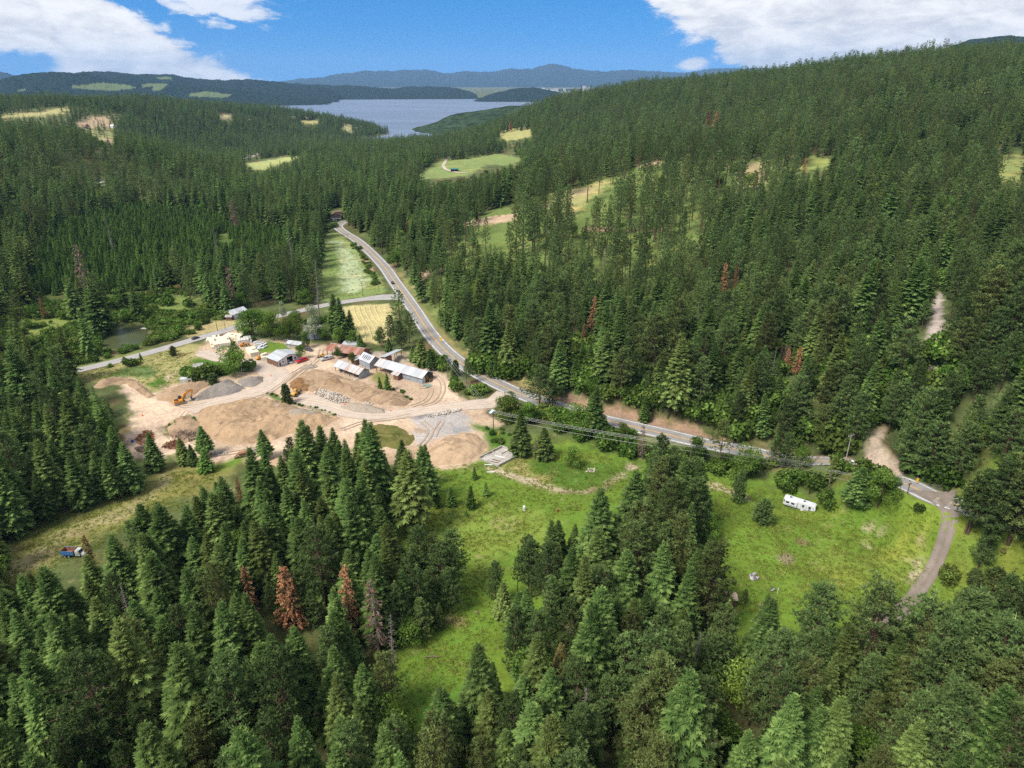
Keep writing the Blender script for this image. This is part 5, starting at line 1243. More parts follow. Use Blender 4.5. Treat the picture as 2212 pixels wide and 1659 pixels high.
# the rest: one forest object for each kind, instancing whole trees on points
def joined(sp):
    V, Fq, S, TV, TF, lm, bm = SPEC[sp][3]
    me = mesh_np(sp + '_whole', np.vstack([V, TV]), np.vstack([Fq, TF + len(V)]), [lm, bm], False, {'shade': np.concatenate([S, np.full(len(TV), .5)])}, np.concatenate([np.zeros(len(Fq)), np.ones(len(TF))]))
    return bpy.data.objects.new(sp + '_whole', me)
def forest(name, protos, x, y, z, h, pick, label, wide=None, kind='stuff'):
    """points carry size, turn and which proto; geometry nodes set a tree on each"""
    src = bpy.data.collections.new(name + '_kinds')
    obs = [joined(p) for p in protos]
    for k, o in enumerate(obs): o.name = f'{chr(97 + k // 26)}{chr(97 + k % 26)}_{name}'; src.objects.link(o)
    hh = np.array([SPEC[p][2] for p in protos]); n = len(x)
    s = h / hh[pick]; w = s * (rng.uniform(.85, 1.2, n) if wide is None else wide)
    me = bpy.data.meshes.new(name); me.vertices.add(n); me.vertices.foreach_set('co', np.stack([x, y, z - .1], 1).astype(np.float32).ravel())
    a = me.attributes.new('scl', 'FLOAT_VECTOR', 'POINT'); a.data.foreach_set('vector', np.stack([w, w, s], 1).astype(np.float32).ravel())
    a = me.attributes.new('turn', 'FLOAT_VECTOR', 'POINT'); a.data.foreach_set('vector', np.stack([rng.normal(0, .035, n), rng.normal(0, .035, n), rng.uniform(0, 6.28, n)], 1).astype(np.float32).ravel())
    a = me.attributes.new('pick', 'INT', 'POINT'); a.data.foreach_set('value', np.asarray(pick, np.int32))
    o = link(name, me); tag(o, label, kind=kind)
    ng = bpy.data.node_groups.new(name, 'GeometryNodeTree')
    ng.interface.new_socket('Geometry', in_out='INPUT', socket_type='NodeSocketGeometry'); ng.interface.new_socket('Geometry', in_out='OUTPUT', socket_type='NodeSocketGeometry')
    N = ng.nodes; L = ng.links
    gi = N.new('NodeGroupInput'); go = N.new('NodeGroupOutput'); ip = N.new('GeometryNodeInstanceOnPoints'); ci = N.new('GeometryNodeCollectionInfo')
    ci.inputs['Collection'].default_value = src; ci.inputs['Separate Children'].default_value = True; ci.inputs['Reset Children'].default_value = True
    L.new(gi.outputs[0], ip.inputs['Points']); L.new(ci.outputs[0], ip.inputs['Instance']); ip.inputs['Pick Instance'].default_value = True
    for nm, ty_, sock in (('pick', 'INT', 'Instance Index'), ('turn', 'FLOAT_VECTOR', 'Rotation'), ('scl', 'FLOAT_VECTOR', 'Scale')):
        q = N.new('GeometryNodeInputNamedAttribute'); q.data_type = ty_; q.inputs['Name'].default_value = nm
        L.new(q.outputs['Attribute'], ip.inputs[sock])
    L.new(ip.outputs[0], go.inputs[0])
    md = o.modifiers.new('trees', 'NODES'); md.node_group = ng
    return o
rest = ~single
def pick_lod(m, base):
    r = tr_[m]; lod = np.where(r < 260, 0, np.where(r < 760, 1, 2)); return lod * NV + rng.integers(0, NV, m.sum())
for nm, c, base, lb in (('fir_forest', 0, 'fir', 'dense dark fir forest covering the valley sides'), ('pine_forest', 1, 'pine', 'dense pine forest covering the hills and the bottom of the picture')):
    m = rest & (tc_ == c)
    forest(nm, [f'{base}{l}{i}' for l in (0, 1, 2) for i in range(NV)], tx[m], ty[m], tz[m], th[m], pick_lod(m, base), lb)
m = rest & (tc_ == 2); forest('tall_pine_woods', ['tall0', 'tall1', 'tall2'], tx[m], ty[m], tz[m], th[m], rng.integers(0, 3, m.sum()), 'scattered tall bare-stemmed pines over the grassy hillside clearing')
m = rest & (tc_ == 3); forest('young_fir_woods', ['young0', 'young1', 'young2'], tx[m], ty[m], tz[m], th[m], rng.integers(0, 3, m.sum()), 'bright green thicket of young firs behind the pond and under the forest')
m = rest & (tc_ == 4); forest('leafy_woods', ['leafy0', 'leafy1', 'leafy2'], tx[m], ty[m], tz[m], th[m], rng.integers(0, 3, m.sum()), 'bright green leafy trees scattered through the conifer forest')
def fill(name, poly, n, protos, hr, label, sparse=0.0):
    P = G(poly)[:, :2]; lo, hi = P.min(0), P.max(0); q = rng.uniform(lo, hi, (n * 3, 2)); q = q[inside(q[:, 0], q[:, 1], P)][:n]
    x, y = q[:, 0], q[:, 1]; d = fbm(x / 12, y / 12, 83, 3); k = d > sparse; x, y = x[k], y[k]; z = H(x, y); h = rng.uniform(*hr, len(x)); k = np.ones(len(x), bool)
    for fr in (0, .5, .9): uv_, _f = proj(np.stack([x, y, z + h * fr], 1)); k &= ~in_any(uv_, OPEN)
    dd, _ = road_near(x, y, SIDE[::2]); k &= dd > 6.5
    x, y, z, h = x[k], y[k], z[k], h[k]
    forest(name, protos, x, y, z, h, rng.integers(0, len(protos), len(x)), label)
fill('thicket', [(0, 800), (0, 690), (60, 640), (300, 615), (480, 650), (500, 690), (430, 718), (330, 750), (220, 775), (140, 795)], 1500, ['shrub0', 'shrub1', 'shrub2', 'leafy1'], (1.6, 4.6), 'dense green thicket of bushes around the pond', .40)
fill('young_thicket', [(60, 640), (110, 500), (300, 450), (450, 468), (560, 500), (640, 520), (600, 590), (400, 615), (200, 640)], 3200, ['young0', 'young1', 'young2'], (5, 11), 'bright green young firs packed on the left valley floor', .30)
fill('undergrowth', [(1000, 800), (1100, 700), (1500, 700), (2212, 750), (2260, 1040), (1950, 960), (1600, 945), (1300, 868), (1150, 820)], 1800, ['young0', 'young1', 'shrub0', 'shrub2', 'fir13'], (2.5, 9), 'young growth under the pines above the highway', .42)
print('forest', round(time.time() - T0, 1))

# ------------------------------------------------------------------ trees the photo shows singly
def height_at(p, ytop):
    """height that brings the top of an upright at p to picture row ytop"""
    lo, hi = .2, 60
    for _ in range(30):
        m_ = (lo + hi) / 2; q, _f = proj([(p[0], p[1], p[2] + m_)])
        if q[0, 1] > ytop: lo = m_
        else: hi = m_
    return lo
def lone(kind, sp, ub, vb, vt, label, cat, wide=1.0, group=None):
    p = g1(ub, vb); h = max(height_at(p, vt), .8)
    return plant(kind, sp, p.x, p.y, p.z, h, label, cat, group, wide)
for k, sp, ub, vb, vt, lb, cat, wd in LONE: lone(k, sp, ub, vb, vt, lb, cat, wd)
for sp, ub, vb, vt, lb, wd in DEAD: lone('dead_tree', sp, ub, vb, vt, lb, 'dead tree', wd)
SNAG = [(300, 1400, 1330), (850, 1470, 1400), (590, 1640, 1560), (1560, 1420, 1365), (1640, 1560, 1490), (1255, 1640, 1560), (1490, 1500, 1430), (640, 620, 560), (690, 690, 625), (480, 600, 545), (250, 560, 510), (1400, 820, 755), (1500, 760, 705), (1660, 860, 805), (1300, 640, 585), (1095, 790, 740)]
for i, (ub, vb, vt) in enumerate(SNAG):
    lone('dead_tree', f'snag{i % 3}', ub, vb, vt, 'bare grey dead trunk standing among the ' + ('woods behind the yard' if ub < 720 and vb < 700 else 'stands at the bottom of the picture' if vb > 1100 else 'hillside trees above the highway'), 'dead tree', 1.0,
         'grey snags ' + ('behind the yard' if ub < 720 and vb < 700 else 'in the bottom stands' if vb > 1100 else 'on the hillside'))

# ------------------------------------------------------------------ hedges and bushes along lines
def along(pts, step, spread, kinds, hr, label, cat='shrub', name='shrub', group=None, wide=(.8, 1.25)):
    """bushes set along a line given in the picture, at most a few dozen a line"""
    L = vline(pts, 1.0); d = np.concatenate([[0], np.cumsum(np.linalg.norm(np.diff(L, axis=0), axis=1))]); s = 0
    while s < d[-1]:
        i = int(np.searchsorted(d, s)); i = min(i, len(L) - 1)
        x = L[i, 0] + random.gauss(0, spread); y = L[i, 1] + random.gauss(0, spread); z = float(H(x, y)[0])
        plant(name, random.choice(kinds), x, y, z, random.uniform(*hr), label, cat, group, random.uniform(*wide))
        s += step * random.uniform(.7, 1.3)
SH = ['shrub0', 'shrub1', 'shrub2']
along([(1090, 905), (1140, 905), (1200, 925), (1290, 955), (1400, 985), (1480, 1005), (1560, 1020)], 3.6, 2.8, SH, (2.8, 6.5), 'green bush in the hedge under the power lines left of the three-stemmed pine', group='hedge bushes on the near side of the highway, left part')
along([(1560, 1015), (1640, 1035), (1700, 1045), (1790, 1062), (1860, 1076), (1900, 1082)], 3.4, 2.6, SH, (2.8, 6.0), 'green bush in the hedge behind the white trailer', group='hedge bushes behind the trailer')
along([(1120, 890), (1180, 905), (1260, 922), (1330, 945)], 4.5, 2.2, SH + ['leafy0'], (3.0, 6.0), 'tall bush on the near verge of the highway opposite the yard entrance', group='verge bushes by the yard entrance')
along([(900, 770), (930, 785), (965, 805), (990, 830), (1015, 848), (1040, 862)], 3.6, 2.6, SH, (2.2, 4.8), 'green bush on the slope between the long shed and the highway', group='bushes between long shed and highway')
along([(150, 790), (210, 778), (300, 752), (380, 732), (430, 715)], 3.6, 2.2, SH, (2.0, 4.2), 'green bush between the pond and the side road', group='bushes below the pond')
along([(150, 760), (200, 735), (240, 705), (300, 690), (340, 695)], 4.0, 3.0, SH + ['leafy1'], (2.8, 6.0), 'green bush on the far bank of the pond', group='bushes behind the pond')
along([(340, 735), (360, 730), (390, 722), (330, 745)], 3.4, 2.0, SH, (3, 5.5), 'bush at the right end of the pond', group='bushes right of the pond')
along([(60, 780), (40, 730), (90, 690), (200, 660), (320, 650), (440, 680), (470, 690)], 6.0, 5.0, SH + ['leafy2'], (2.5, 6.5), 'green bush in the thicket beyond the pond', group='bushes of the thicket beyond the pond')
along([(20, 800), (90, 800), (130, 770), (100, 740), (20, 760)], 5.0, 5.0, SH + ['young0'], (2.5, 7), 'bush in the thicket left of the side road', group='bushes left of the side road')
along([(700, 690), (660, 705), (610, 715), (560, 735), (530, 725)], 5.0, 2.5, SH, (2.2, 5), 'dark bush under the leafy trees behind the yard', group='bushes behind the yard')
along([(690, 505), (705, 495), (720, 490)], 4.5, 2, SH, (3, 6), 'bush at the top end of the highway meadow', group='bushes at the top of the highway meadow')
along([(765, 530), (785, 560), (800, 590), (815, 615)], 4.5, 1.2, SH, (1.5, 3.2), 'dark bush in the ditch line between meadow and highway', group='ditch bushes beside the highway')
along([(1890, 1085), (1930, 1090), (1905, 1075)], 3.0, 1.5, SH, (2, 4.2), 'bush at the right end of the trailer hedge', group='bushes at the right end of the hedge')
along([(1205, 848), (1300, 868), (1420, 893), (1520, 918), (1640, 945), (1760, 968), (1840, 982)], 5.0, 2.4, ['young0', 'young1', 'fir10', 'fir13', 'shrub0', 'pine12'], (4, 11), 'young tree on top of the red roadside bank', 'tree', 'young_tree', 'young trees along the red roadside bank')
along([(845, 842), (828, 850), (812, 845), (850, 852)], 2.2, 1.0, SH, (.8, 1.6), 'low weed bush on the patch before the sheds', group='weeds before the sheds')
along(many(c4, (1410, 810), (1440, 830), (1470, 850), (1490, 860)), 2.2, .8, SH, (.8, 1.6), 'low green weed bush on the dirt right of the sheds', group='weeds on the dirt right of the sheds')
along(many(z4, (180, 870), (300, 790), (430, 730), (560, 700), (680, 740), (620, 830), (480, 820), (330, 840)), 2.0, .8, SH, (.8, 1.5), 'low bright green bush on top of the brushwood heap', group='green growth on the brushwood heap')
along(many(c4, (480, 815), (530, 810), (580, 845), (620, 865), (720, 890), (820, 915), (960, 960)), 2.6, .6, SH, (.5, 1.1), 'tuft of weeds along the edge of the dirt road', group='weeds along the dirt road')
along([(1050, 930), (1075, 940), (1060, 960), (1090, 950), (1100, 965)], 3.0, 2.2, SH, (1, 2.4), 'low bush by the power pole above the foundation', group='bushes round the power pole')
along([(2140, 1380), (2170, 1360), (2130, 1340)], 5, 2, ['leafy0', 'shrub1'], (4, 7), 'green bush at the right edge below the driveway', group='bushes at the lower right edge')
along([(1690, 800), (1705, 795), (1680, 790)], 3.2, 2, ['twig0', 'twig1'], (6, 10), 'bare brown leafless tree in the dead thicket on the hillside', 'dead tree', 'dead_tree', 'bare brown thicket on the hillside')
print('plants', round(time.time() - T0, 1))

# ------------------------------------------------------------------ grass of the near meadows
def tuft(seed):
    g = np.random.default_rng(seed); qb = QB(); n = 22
    p = np.stack([g.normal(0, .28, n), g.normal(0, .28, n), np.zeros(n)], 1); d = np.stack([g.normal(0, .55, n), g.normal(0, .55, n), np.ones(n)], 1)
    qb.rhomb(p, d, g.uniform(.05, .10, n), g.uniform(.22, .6, n), g.normal(0, 1, (n, 3)) * np.array([1, 1, .1]), g.uniform(.1, .9, n))
    return qb.arrays(), (np.array([[0, 0, 0], [.01, 0, 0], [0, .01, 0], [.01, .01, 0.]]), np.array([[0, 1, 3, 2]]))
GRASSL = leaf_mat('grass_blades', (.13, .20, .026), (.19, .24, .036), (.27, .28, .08), .35, (.26, .25, .08))
for i in range(4): spec(f'tuft{i}', tuft(500 + i), GRASSL, GRASSL)
def grass():
    X = []; Y = []
    for poly, n in (([(840, 1105), (940, 1010), (1040, 1000), (1250, 970), (1400, 1010), (1360, 1080), (1200, 1120), (1080, 1210), (1090, 1400), (900, 1560), (760, 1500), (850, 1300)], 15000), ([(1420, 1000), (1560, 1040), (1700, 1062), (1960, 1080), (2045, 1120), (2035, 1190), (1970, 1310), (1850, 1330), (1600, 1330), (1480, 1150)], 15000), ([(2075, 1110), (2212, 1120), (2260, 1300), (2100, 1400), (1980, 1390), (2030, 1290), (2062, 1190)], 6000), ([(0, 1150), (250, 1075), (370, 1020), (480, 1010), (430, 1080), (250, 1160), (60, 1290), (0, 1290)], 5000), (many(c5, (520, 740), (1000, 620), (1380, 560), (1560, 640), (1430, 830), (1290, 900), (1170, 850), (830, 810), (600, 800)), 4000), ([(695, 560), (705, 507), (735, 505), (785, 565), (820, 635), (705, 648)], 3500), (many(c6, (1880, 0), (1900, 0), (1900, 10)), 1)):
        P = G(poly)[:, :2]; lo, hi = P.min(0), P.max(0); q = rng.uniform(lo, hi, (n * 3, 2)); q = q[inside(q[:, 0], q[:, 1], P)][:n]; X.append(q[:, 0]); Y.append(q[:, 1])
    x = np.concatenate(X); y = np.concatenate(Y); d = fbm(x / 4, y / 4, 71, 3); k = rng.random(len(x)) < np.clip(d * 1.6 - .3, .15, 1); x, y = x[k], y[k]; n = len(x)
    for line, w in ((HIGHWAY, 7), (SIDE, 5)):
        dd, _ = road_near(x, y, line[::2]); kk = dd > w; x, y = x[kk], y[kk]
    P = G(many(k1, (1470, 760), (1640, 860), (1640, 1100), (1590, 1290), (1470, 1480), (1390, 1580), (1270, 1580), (1420, 1400), (1500, 1250), (1530, 1000)))[:, :2]; kk = ~inside(x, y, P); x, y = x[kk], y[kk]; n = len(x)
    forest('meadow_grass', ['tuft0', 'tuft1', 'tuft2', 'tuft3'], x, y, H(x, y) + .1, rng.uniform(.10, .30, n), rng.integers(0, 4, n), 'tufts of bright green grass all over the near meadows', rng.uniform(1.2, 3.2, n))
grass()
print('grass', round(time.time() - T0, 1))

# ------------------------------------------------------------------ heaps in the quarry yard
def earth(name, c, c2, c3, sc_=.5, stripe=None):
    if name in MATS: return MATS[name]
    m = bpy.data.materials.new(name); m.use_nodes = True; t = m.node_tree; x = NX(t); b = t.nodes['Principled BSDF']
    geo = t.nodes.new('ShaderNodeNewGeometry'); p = geo.outputs['Position']
    n1 = x.noise(p, sc_ * .35, 6, .65, .3); n2 = x.noise(p, sc_ * 3, 5, .65); n3 = x.noise(p, sc_ * 9, 3, .6)
    n0 = x.noise(p, sc_ * .16, 5, .6, .8); cc = x.mix(x.sstep(.42, .56, n1), c, c2); cc = x.mix(x.sstep(.50, .60, n0), cc, tuple(v * .72 for v in c2)); cc = x.mix(x.mul(x.sstep(.60, .66, n0), .7), cc, tuple(min(1, v * 1.25) for v in c)); cc = x.mix(x.mul(x.sstep(.5, .70, n2), .8), cc, c3)
    cc = x.mix(.6, cc, x.mix(n3, (.08, .06, .045), (.75, .66, .55)), 'SOFT_LIGHT')
    t.links.new(cc, b.inputs['Base Color']); b.inputs['Roughness'].default_value = 1; b.inputs['Specular IOR Level'].default_value = .05
    bp = t.nodes.new('ShaderNodeBump'); bp.inputs['Distance'].default_value = .35; t.links.new(x.add(n2, x.mul(n3, .5)), bp.inputs['Height']); t.links.new(bp.outputs[0], b.inputs['Normal'])
    MATS[name] = m; return m
def heap(name, pts, h, run, m, label, cat, seed=1, rough=.5, step=.55, top=1.0, ragged=1.0):
    P = G(pts)[:, :2]; lo = P.min(0) - 1; hi = P.max(0) + 1
    nx, ny = int((hi[0] - lo[0]) / step) + 2, int((hi[1] - lo[1]) / step) + 2
    xx, yy = np.meshgrid(lo[0] + np.arange(nx) * step, lo[1] + np.arange(ny) * step); x = xx.ravel(); y = yy.ravel()
    ins = inside(x, y, P); d = np.where(ins, edge_dist(x, y, P), -edge_dist(x, y, P))
    d = d + (fbm(x / 3.5, y / 3.5, seed, 3) - .5) * 2 * ragged
    t = np.clip(d / run, 0, 1); big = .62 + .76 * fbm(x / 9, y / 9, seed + 4, 3)
    hh = h * .68 * (t * (1.75 - .75 * t)) * big * top + ((fbm(x / 1.3, y / 1.3, seed + 8, 4) - .5) * rough * 1.7 + (np.abs(fbm(x / 5, y / 5, seed + 12, 3) - .5) * -2 + .25) * .9) * np.clip(d, 0, 1)
    hh = np.where(d > 0, hh, d * .4)
    z = H(x, y) + hh
    V = np.stack([x, y, z], 1); ij = np.arange(nx * ny).reshape(ny, nx)
    Fq = np.stack([ij[:-1, :-1], ij[:-1, 1:], ij[1:, 1:], ij[1:, :-1]], 2).reshape(-1, 4)
    keep = (d > -.9)[Fq].any(1); Fq = Fq[keep]; used = np.unique(Fq); mp = np.full(len(V), -1); mp[used] = np.arange(len(used))
    c0 = np.array([*P.mean(0), float(H(*P.mean(0))[0])])
    me = mesh_np(name, V[used] - c0, mp[Fq], [m], True); o = link(name, me); o.location = c0; tag(o, label, cat)
    return o
E_TAN = earth('spoil_tan', (.46, .335, .22), (.39, .29, .195), (.29, .21, .14)); E_ORANGE = earth('spoil_orange', (.55, .38, .20), (.46, .32, .18), (.38, .26, .15))
E_BROWN = earth('spoil_brown', (.29, .20, .12), (.34, .245, .16), (.18, .12, .07)); E_DARK = earth('gravel_dark', (.25, .235, .225), (.29, .265, .24), (.17, .16, .155))
E_GRAVEL = earth('gravel_grey', (.40, .345, .285), (.36, .32, .27), (.28, .24, .20)); E_CUT = earth('cut_face', (.20, .115, .06), (.27, .165, .085), (.13, .07, .03)); E_SAND = earth('sand_pale', (.50, .375, .26), (.46, .35, .245), (.39, .29, .20))
E_GRASSY = earth('grassy_heap', (.17, .165, .06), (.13, .15, .04), (.27, .22, .12)); E_MIX = earth('spoil_mixed', (.42, .315, .22), (.35, .26, .18), (.27, .195, .135))
heap('dirt_mound', many(c4, (650, 745), (700, 680), (800, 640), (900, 650), (1000, 690), (1120, 720), (1300, 770), (1420, 800), (1490, 860), (1440, 900), (1300, 890), (1150, 870), (1020, 810), (880, 780), (800, 795), (720, 790)), 2.6, 6, E_MIX, 'long brown dirt mound between the sheds and the white rubble', 'dirt mound', 3)
heap('dirt_mound', many(c4, (850, 700), (960, 710), (1050, 745), (1020, 790), (900, 780), (830, 760)), 3.4, 5, E_BROWN, 'darkest brown dirt mound in the middle of the yard', 'dirt mound', 5)
heap('cut_bank', many(c4, (632, 765), (650, 730), (690, 705), (760, 712), (800, 738), (795, 768), (760, 790), (700, 782), (650, 785)), 1.8, 2.6, E_CUT, 'rusty orange freshly dug dirt bank behind the yellow loader', 'dirt mound', 7, 1.2)
heap('dirt_mound', many(c4, (0, 925), (120, 890), (230, 868), (300, 850), (420, 835), (560, 858), (680, 900), (780, 925), (900, 955), (990, 975), (900, 1030), (800, 1070), (640, 1090), (560, 1120), (420, 1150), (300, 1165), (180, 1160), (60, 1110), (0, 1080)), 4.2, 9, E_TAN, 'largest tan spoil heap in the foreground of the quarry yard', 'dirt mound', 9, .8)
heap('sand_heap', many(c4, (215, 885), (300, 850), (385, 850), (420, 880), (430, 960), (450, 1050), (430, 1130), (330, 1155), (250, 1150), (245, 1060), (290, 1000), (230, 930)), 5.1, 9, E_ORANGE, 'orange sand streak poured down the face of the largest spoil heap', 'sand heap', 9, .7)
heap('gravel_heap', many(c4, (430, 880), (560, 865), (700, 910), (860, 950), (800, 1020), (640, 1050), (500, 1000)), 4.6, 8, E_GRAVEL, 'pale grey gravel heap on the right shoulder of the largest spoil heap', 'gravel heap', 11, .5)
heap('gravel_heap', many(c5, (1500, 985), (1600, 920), (1720, 850), (1830, 815), (1900, 850), (1960, 880), (1850, 930), (1700, 960), (1600, 975)), 3.6, 6, E_DARK, 'dark grey gravel heap behind the orange excavator', 'gravel heap', 13, .4)
heap('gravel_heap', many(c5, (1880, 820), (1990, 790), (2110, 790), (2100, 830), (2010, 870), (1930, 870)), 2.4, 5, E_DARK, 'smaller dark gravel heap nearer the yard road', 'gravel heap', 15, .4)
heap('dirt_mound', many(c5, (1260, 970), (1240, 940), (1330, 890), (1500, 850), (1640, 815), (1720, 830), (1600, 890), (1500, 960), (1400, 1000)), 3.2, 6, E_MIX, 'tan dirt slope below the bushes behind the orange excavator', 'dirt mound', 17)
heap('dirt_mound', many(c5, (740, 870), (800, 830), (900, 800), (1010, 795), (1080, 820), (1150, 870), (1240, 940), (1180, 960), (1080, 890), (1000, 850), (900, 850), (800, 880)), 2.6, 4, E_MIX, 'curved dirt berm at the left end of the quarry yard', 'dirt mound', 19)
heap('gravel_heap', many(c4, (700, 638), (730, 618), (780, 605), (820, 606), (845, 622), (800, 636), (740, 642)), .9, 3, E_GRAVEL, 'low flat gravel heap before the white garage', 'gravel heap', 21, .25)
heap('sand_heap', many(c4, (1580, 1200), (1640, 1160), (1740, 1110), (1840, 1080), (1950, 1090), (2015, 1160), (1960, 1230), (1870, 1290), (1720, 1310), (1620, 1310), (1590, 1260)), 3.6, 7, E_SAND, 'pale sand heap left of the ruined foundation', 'sand heap', 23, .5)
heap('grassy_mound', many(c4, (1090, 1090), (1180, 1040), (1260, 1022), (1380, 1035), (1490, 1090), (1515, 1130), (1470, 1170), (1380, 1190), (1250, 1180), (1130, 1130)), 2.6, 7, E_GRASSY, 'grass-grown mound beside the grey gravel floor', 'mound', 25, .4)
heap('gravel_heap', many(c4, (1190, 525), (1250, 512), (1360, 520), (1430, 540), (1475, 590), (1420, 600), (1300, 570), (1210, 550)), 2.0, 5, E_GRAVEL, 'tan gravel heap behind the long shed', 'gravel heap', 27, .3)
heap('gravel_heap', many(c4, (980, 900), (1060, 870), (1180, 880), (1290, 920), (1310, 945), (1200, 955), (1080, 940)), 1.6, 4, E_GRAVEL, 'low pinkish gravel heap at the end of the white rubble', 'gravel heap', 29, .4)
heap('dirt_mound', many(z4, (120, 900), (300, 700), (560, 640), (770, 740), (760, 900), (700, 1080), (500, 1150), (250, 1060)), 2.2, 5, E_MIX, 'overgrown dirt heap carrying the brushwood', 'dirt mound', 31)
heap('dirt_mound', many(c4, (1500, 1190), (1560, 1150), (1480, 1300), (600, 1330), (480, 1290), (560, 1230), (700, 1200), (1000, 1200), (1300, 1230)), 1.2, 6, E_SAND, 'low pale bank half hidden behind the firs below the yard', 'dirt mound', 33)

# ------------------------------------------------------------------ rocks, brushwood
def rock_arrays(c, r, g):
    ph = (1 + 5 ** .5) / 2
    v = np.array([(-1, ph, 0), (1, ph, 0), (-1, -ph, 0), (1, -ph, 0), (0, -1, ph), (0, 1, ph), (0, -1, -ph), (0, 1, -ph), (ph, 0, -1), (ph, 0, 1), (-ph, 0, -1), (-ph, 0, 1)]) / 1.9
    v = v * g.uniform(.7, 1.25, (12, 1)) * g.uniform(.6, 1.3, 3) * r
    f = [(0, 11, 5), (0, 5, 1), (0, 1, 7), (0, 7, 10), (0, 10, 11), (1, 5, 9), (5, 11, 4), (11, 10, 2), (10, 7, 6), (7, 1, 8), (3, 9, 4), (3, 4, 2), (3, 2, 6), (3, 6, 8), (3, 8, 9), (4, 9, 5), (2, 4, 11), (6, 2, 10), (8, 6, 7), (9, 8, 1)]
    return v + c, np.array(f)
def rubble(name, pts, n, rr, m, label, lift=.3, seed=5):
    P = G(pts)[:, :2]; g = np.random.default_rng(seed); V = []; Fc = []; b = 0; lo, hi = P.min(0), P.max(0); k = 0
    while k < n:
        q = g.uniform(lo, hi)
        if not inside(q[:1], q[1:2], P)[0]: continue
        r = g.uniform(*rr); v, f = rock_arrays(np.array([q[0], q[1], float(H(*q)[0]) + r * .2 + lift * g.random()]), r, g); V.append(v); Fc.append(f + b); b += 12; k += 1
    o = link(name, mesh_np(name, np.vstack(V), np.vstack(Fc), [m])); tag(o, label, kind='stuff'); return o
ROCK = mat('white_rubble', (.44, .39, .33), .95, var=.4, scale=.5); ROCK2 = mat('grey_rubble', (.40, .36, .31), .95, var=.4, scale=.5)
rubble('rubble', many(c4, (800, 810), (850, 780), (960, 805), (1060, 845), (1050, 870), (960, 878), (900, 850)), 420, (.15, .48), ROCK, 'strip of white broken rock in the middle of the quarry yard', .5)
rubble('rubble', many(c4, (1150, 868), (1220, 885), (1215, 895), (1150, 880)), 16, (.3, .6), ROCK, 'few white boulders at the foot of the brown dirt mound', .3, 6)
rubble('rubble', many(c4, (1590, 965), (1700, 930), (1830, 915), (1835, 930), (1720, 955), (1610, 978)), 90, (.25, .6), ROCK2, 'row of pale boulders along the grey gravel floor', .3, 7)
rubble('rubble', many(z4, (960, 1340), (1250, 1320), (1280, 1370), (1000, 1410)), 60, (.2, .5), ROCK2, 'grey broken concrete left of the screening machine', .2, 8)
rubble('rubble', many(k4, (512, 365), (545, 362), (570, 390), (520, 410)), 40, (.15, .45), mat('burnt_rubble', (.32, .29, .30), .95, var=.7, scale=.9), 'small heap of grey burnt rubble on the trailer meadow', .3, 9)
rubble('rubble', many(c6, (780, 780), (830, 780), (830, 805), (760, 805)), 22, (.2, .5), ROCK2, 'grey stones in the grass inside the curved rut', .2, 10)
rubble('loose_stones', many(c4, (-150, 1000), (100, 850), (400, 780), (560, 640), (800, 580), (950, 640), (1400, 800), (1650, 640), (1760, 800), (2050, 870), (1500, 980), (1000, 1080), (600, 1200), (100, 1270)), 900, (.07, .26), ROCK2, 'loose stones scattered over the dirt of the quarry yard', .0, 14)
rubble('rubble', many(z1, (1725, 790), (1800, 755), (1860, 790), (1800, 810)), 30, (.15, .4), ROCK, 'small white rubble pile at the corner of the open-fronted shed', .3, 15)
rubble('rubble', many(c4, (690, 900), (760, 880), (1000, 970), (980, 985)), 60, (.1, .35), ROCK2, 'stones along the weed-grown edge of the dirt road', .0, 16)
WOODR = mat('brush_red', (.20, .095, .05), .95, var=.45, scale=1.2); WOODG = mat('brush_grey', (.21, .155, .12), .95, var=.4, scale=1.2)
def brush(name, pts, n, h, m, label, seed):
    P = G(pts)[:, :2]; g = np.random.default_rng(seed); lo, hi = P.min(0), P.max(0); mb = MB(); k = 0; c = P.mean(0)
    z0 = float(H(*c)[0])
    while k < n:
        q = g.uniform(lo, hi)
        if not inside(q[:1], q[1:2], P)[0]: continue
        d = edge_dist(q[:1], q[1:2], P)[0]; zz = float(H(*q)[0]) + g.uniform(.1, 1) * min(h, .5 + d * .6)
        a = g.uniform(0, 6.28); L = g.uniform(.7, 2.2); e = g.normal(.1, .35); dv = Vector((math.cos(a) * L, math.sin(a) * L, e * L))
        p = Vector((q[0], q[1], zz)); mb.tube([p - dv * .5, p + Vector(g.normal(0, .12, 3)), p + dv * .5], g.uniform(.06, .2), m, 5, .05); k += 1
    o = mb.build(name); tag(o, label, 'brush pile'); return o
brush('stump_pile', many(c5, (1075, 1300), (1130, 1240), (1180, 1215), (1220, 1250), (1230, 1290), (1180, 1330), (1110, 1330)), 210, 2.6, WOODR, 'rust red heap of torn tree stumps beside the blue barrel', 3)
brush('stump_pile', many(c5, (1080, 1360), (1140, 1345), (1190, 1360), (1180, 1390), (1110, 1390)), 90, 1.4, WOODG, 'low grey brown heap of stumps in front of the rust red one', 4)
brush('stump_pile', many(c5, (1295, 1350), (1350, 1310), (1430, 1290), (1440, 1360), (1380, 1370)), 170, 1.7, WOODR, 'long dark brown heap of branches right of the dirt road', 5)
brush('stump_pile', many(z4, (230, 1050), (330, 960), (430, 950), (700, 960), (740, 1040), (620, 1130), (430, 1110)), 220, 3.0, WOODG, 'grey brown brushwood under the green overgrown heap', 6)

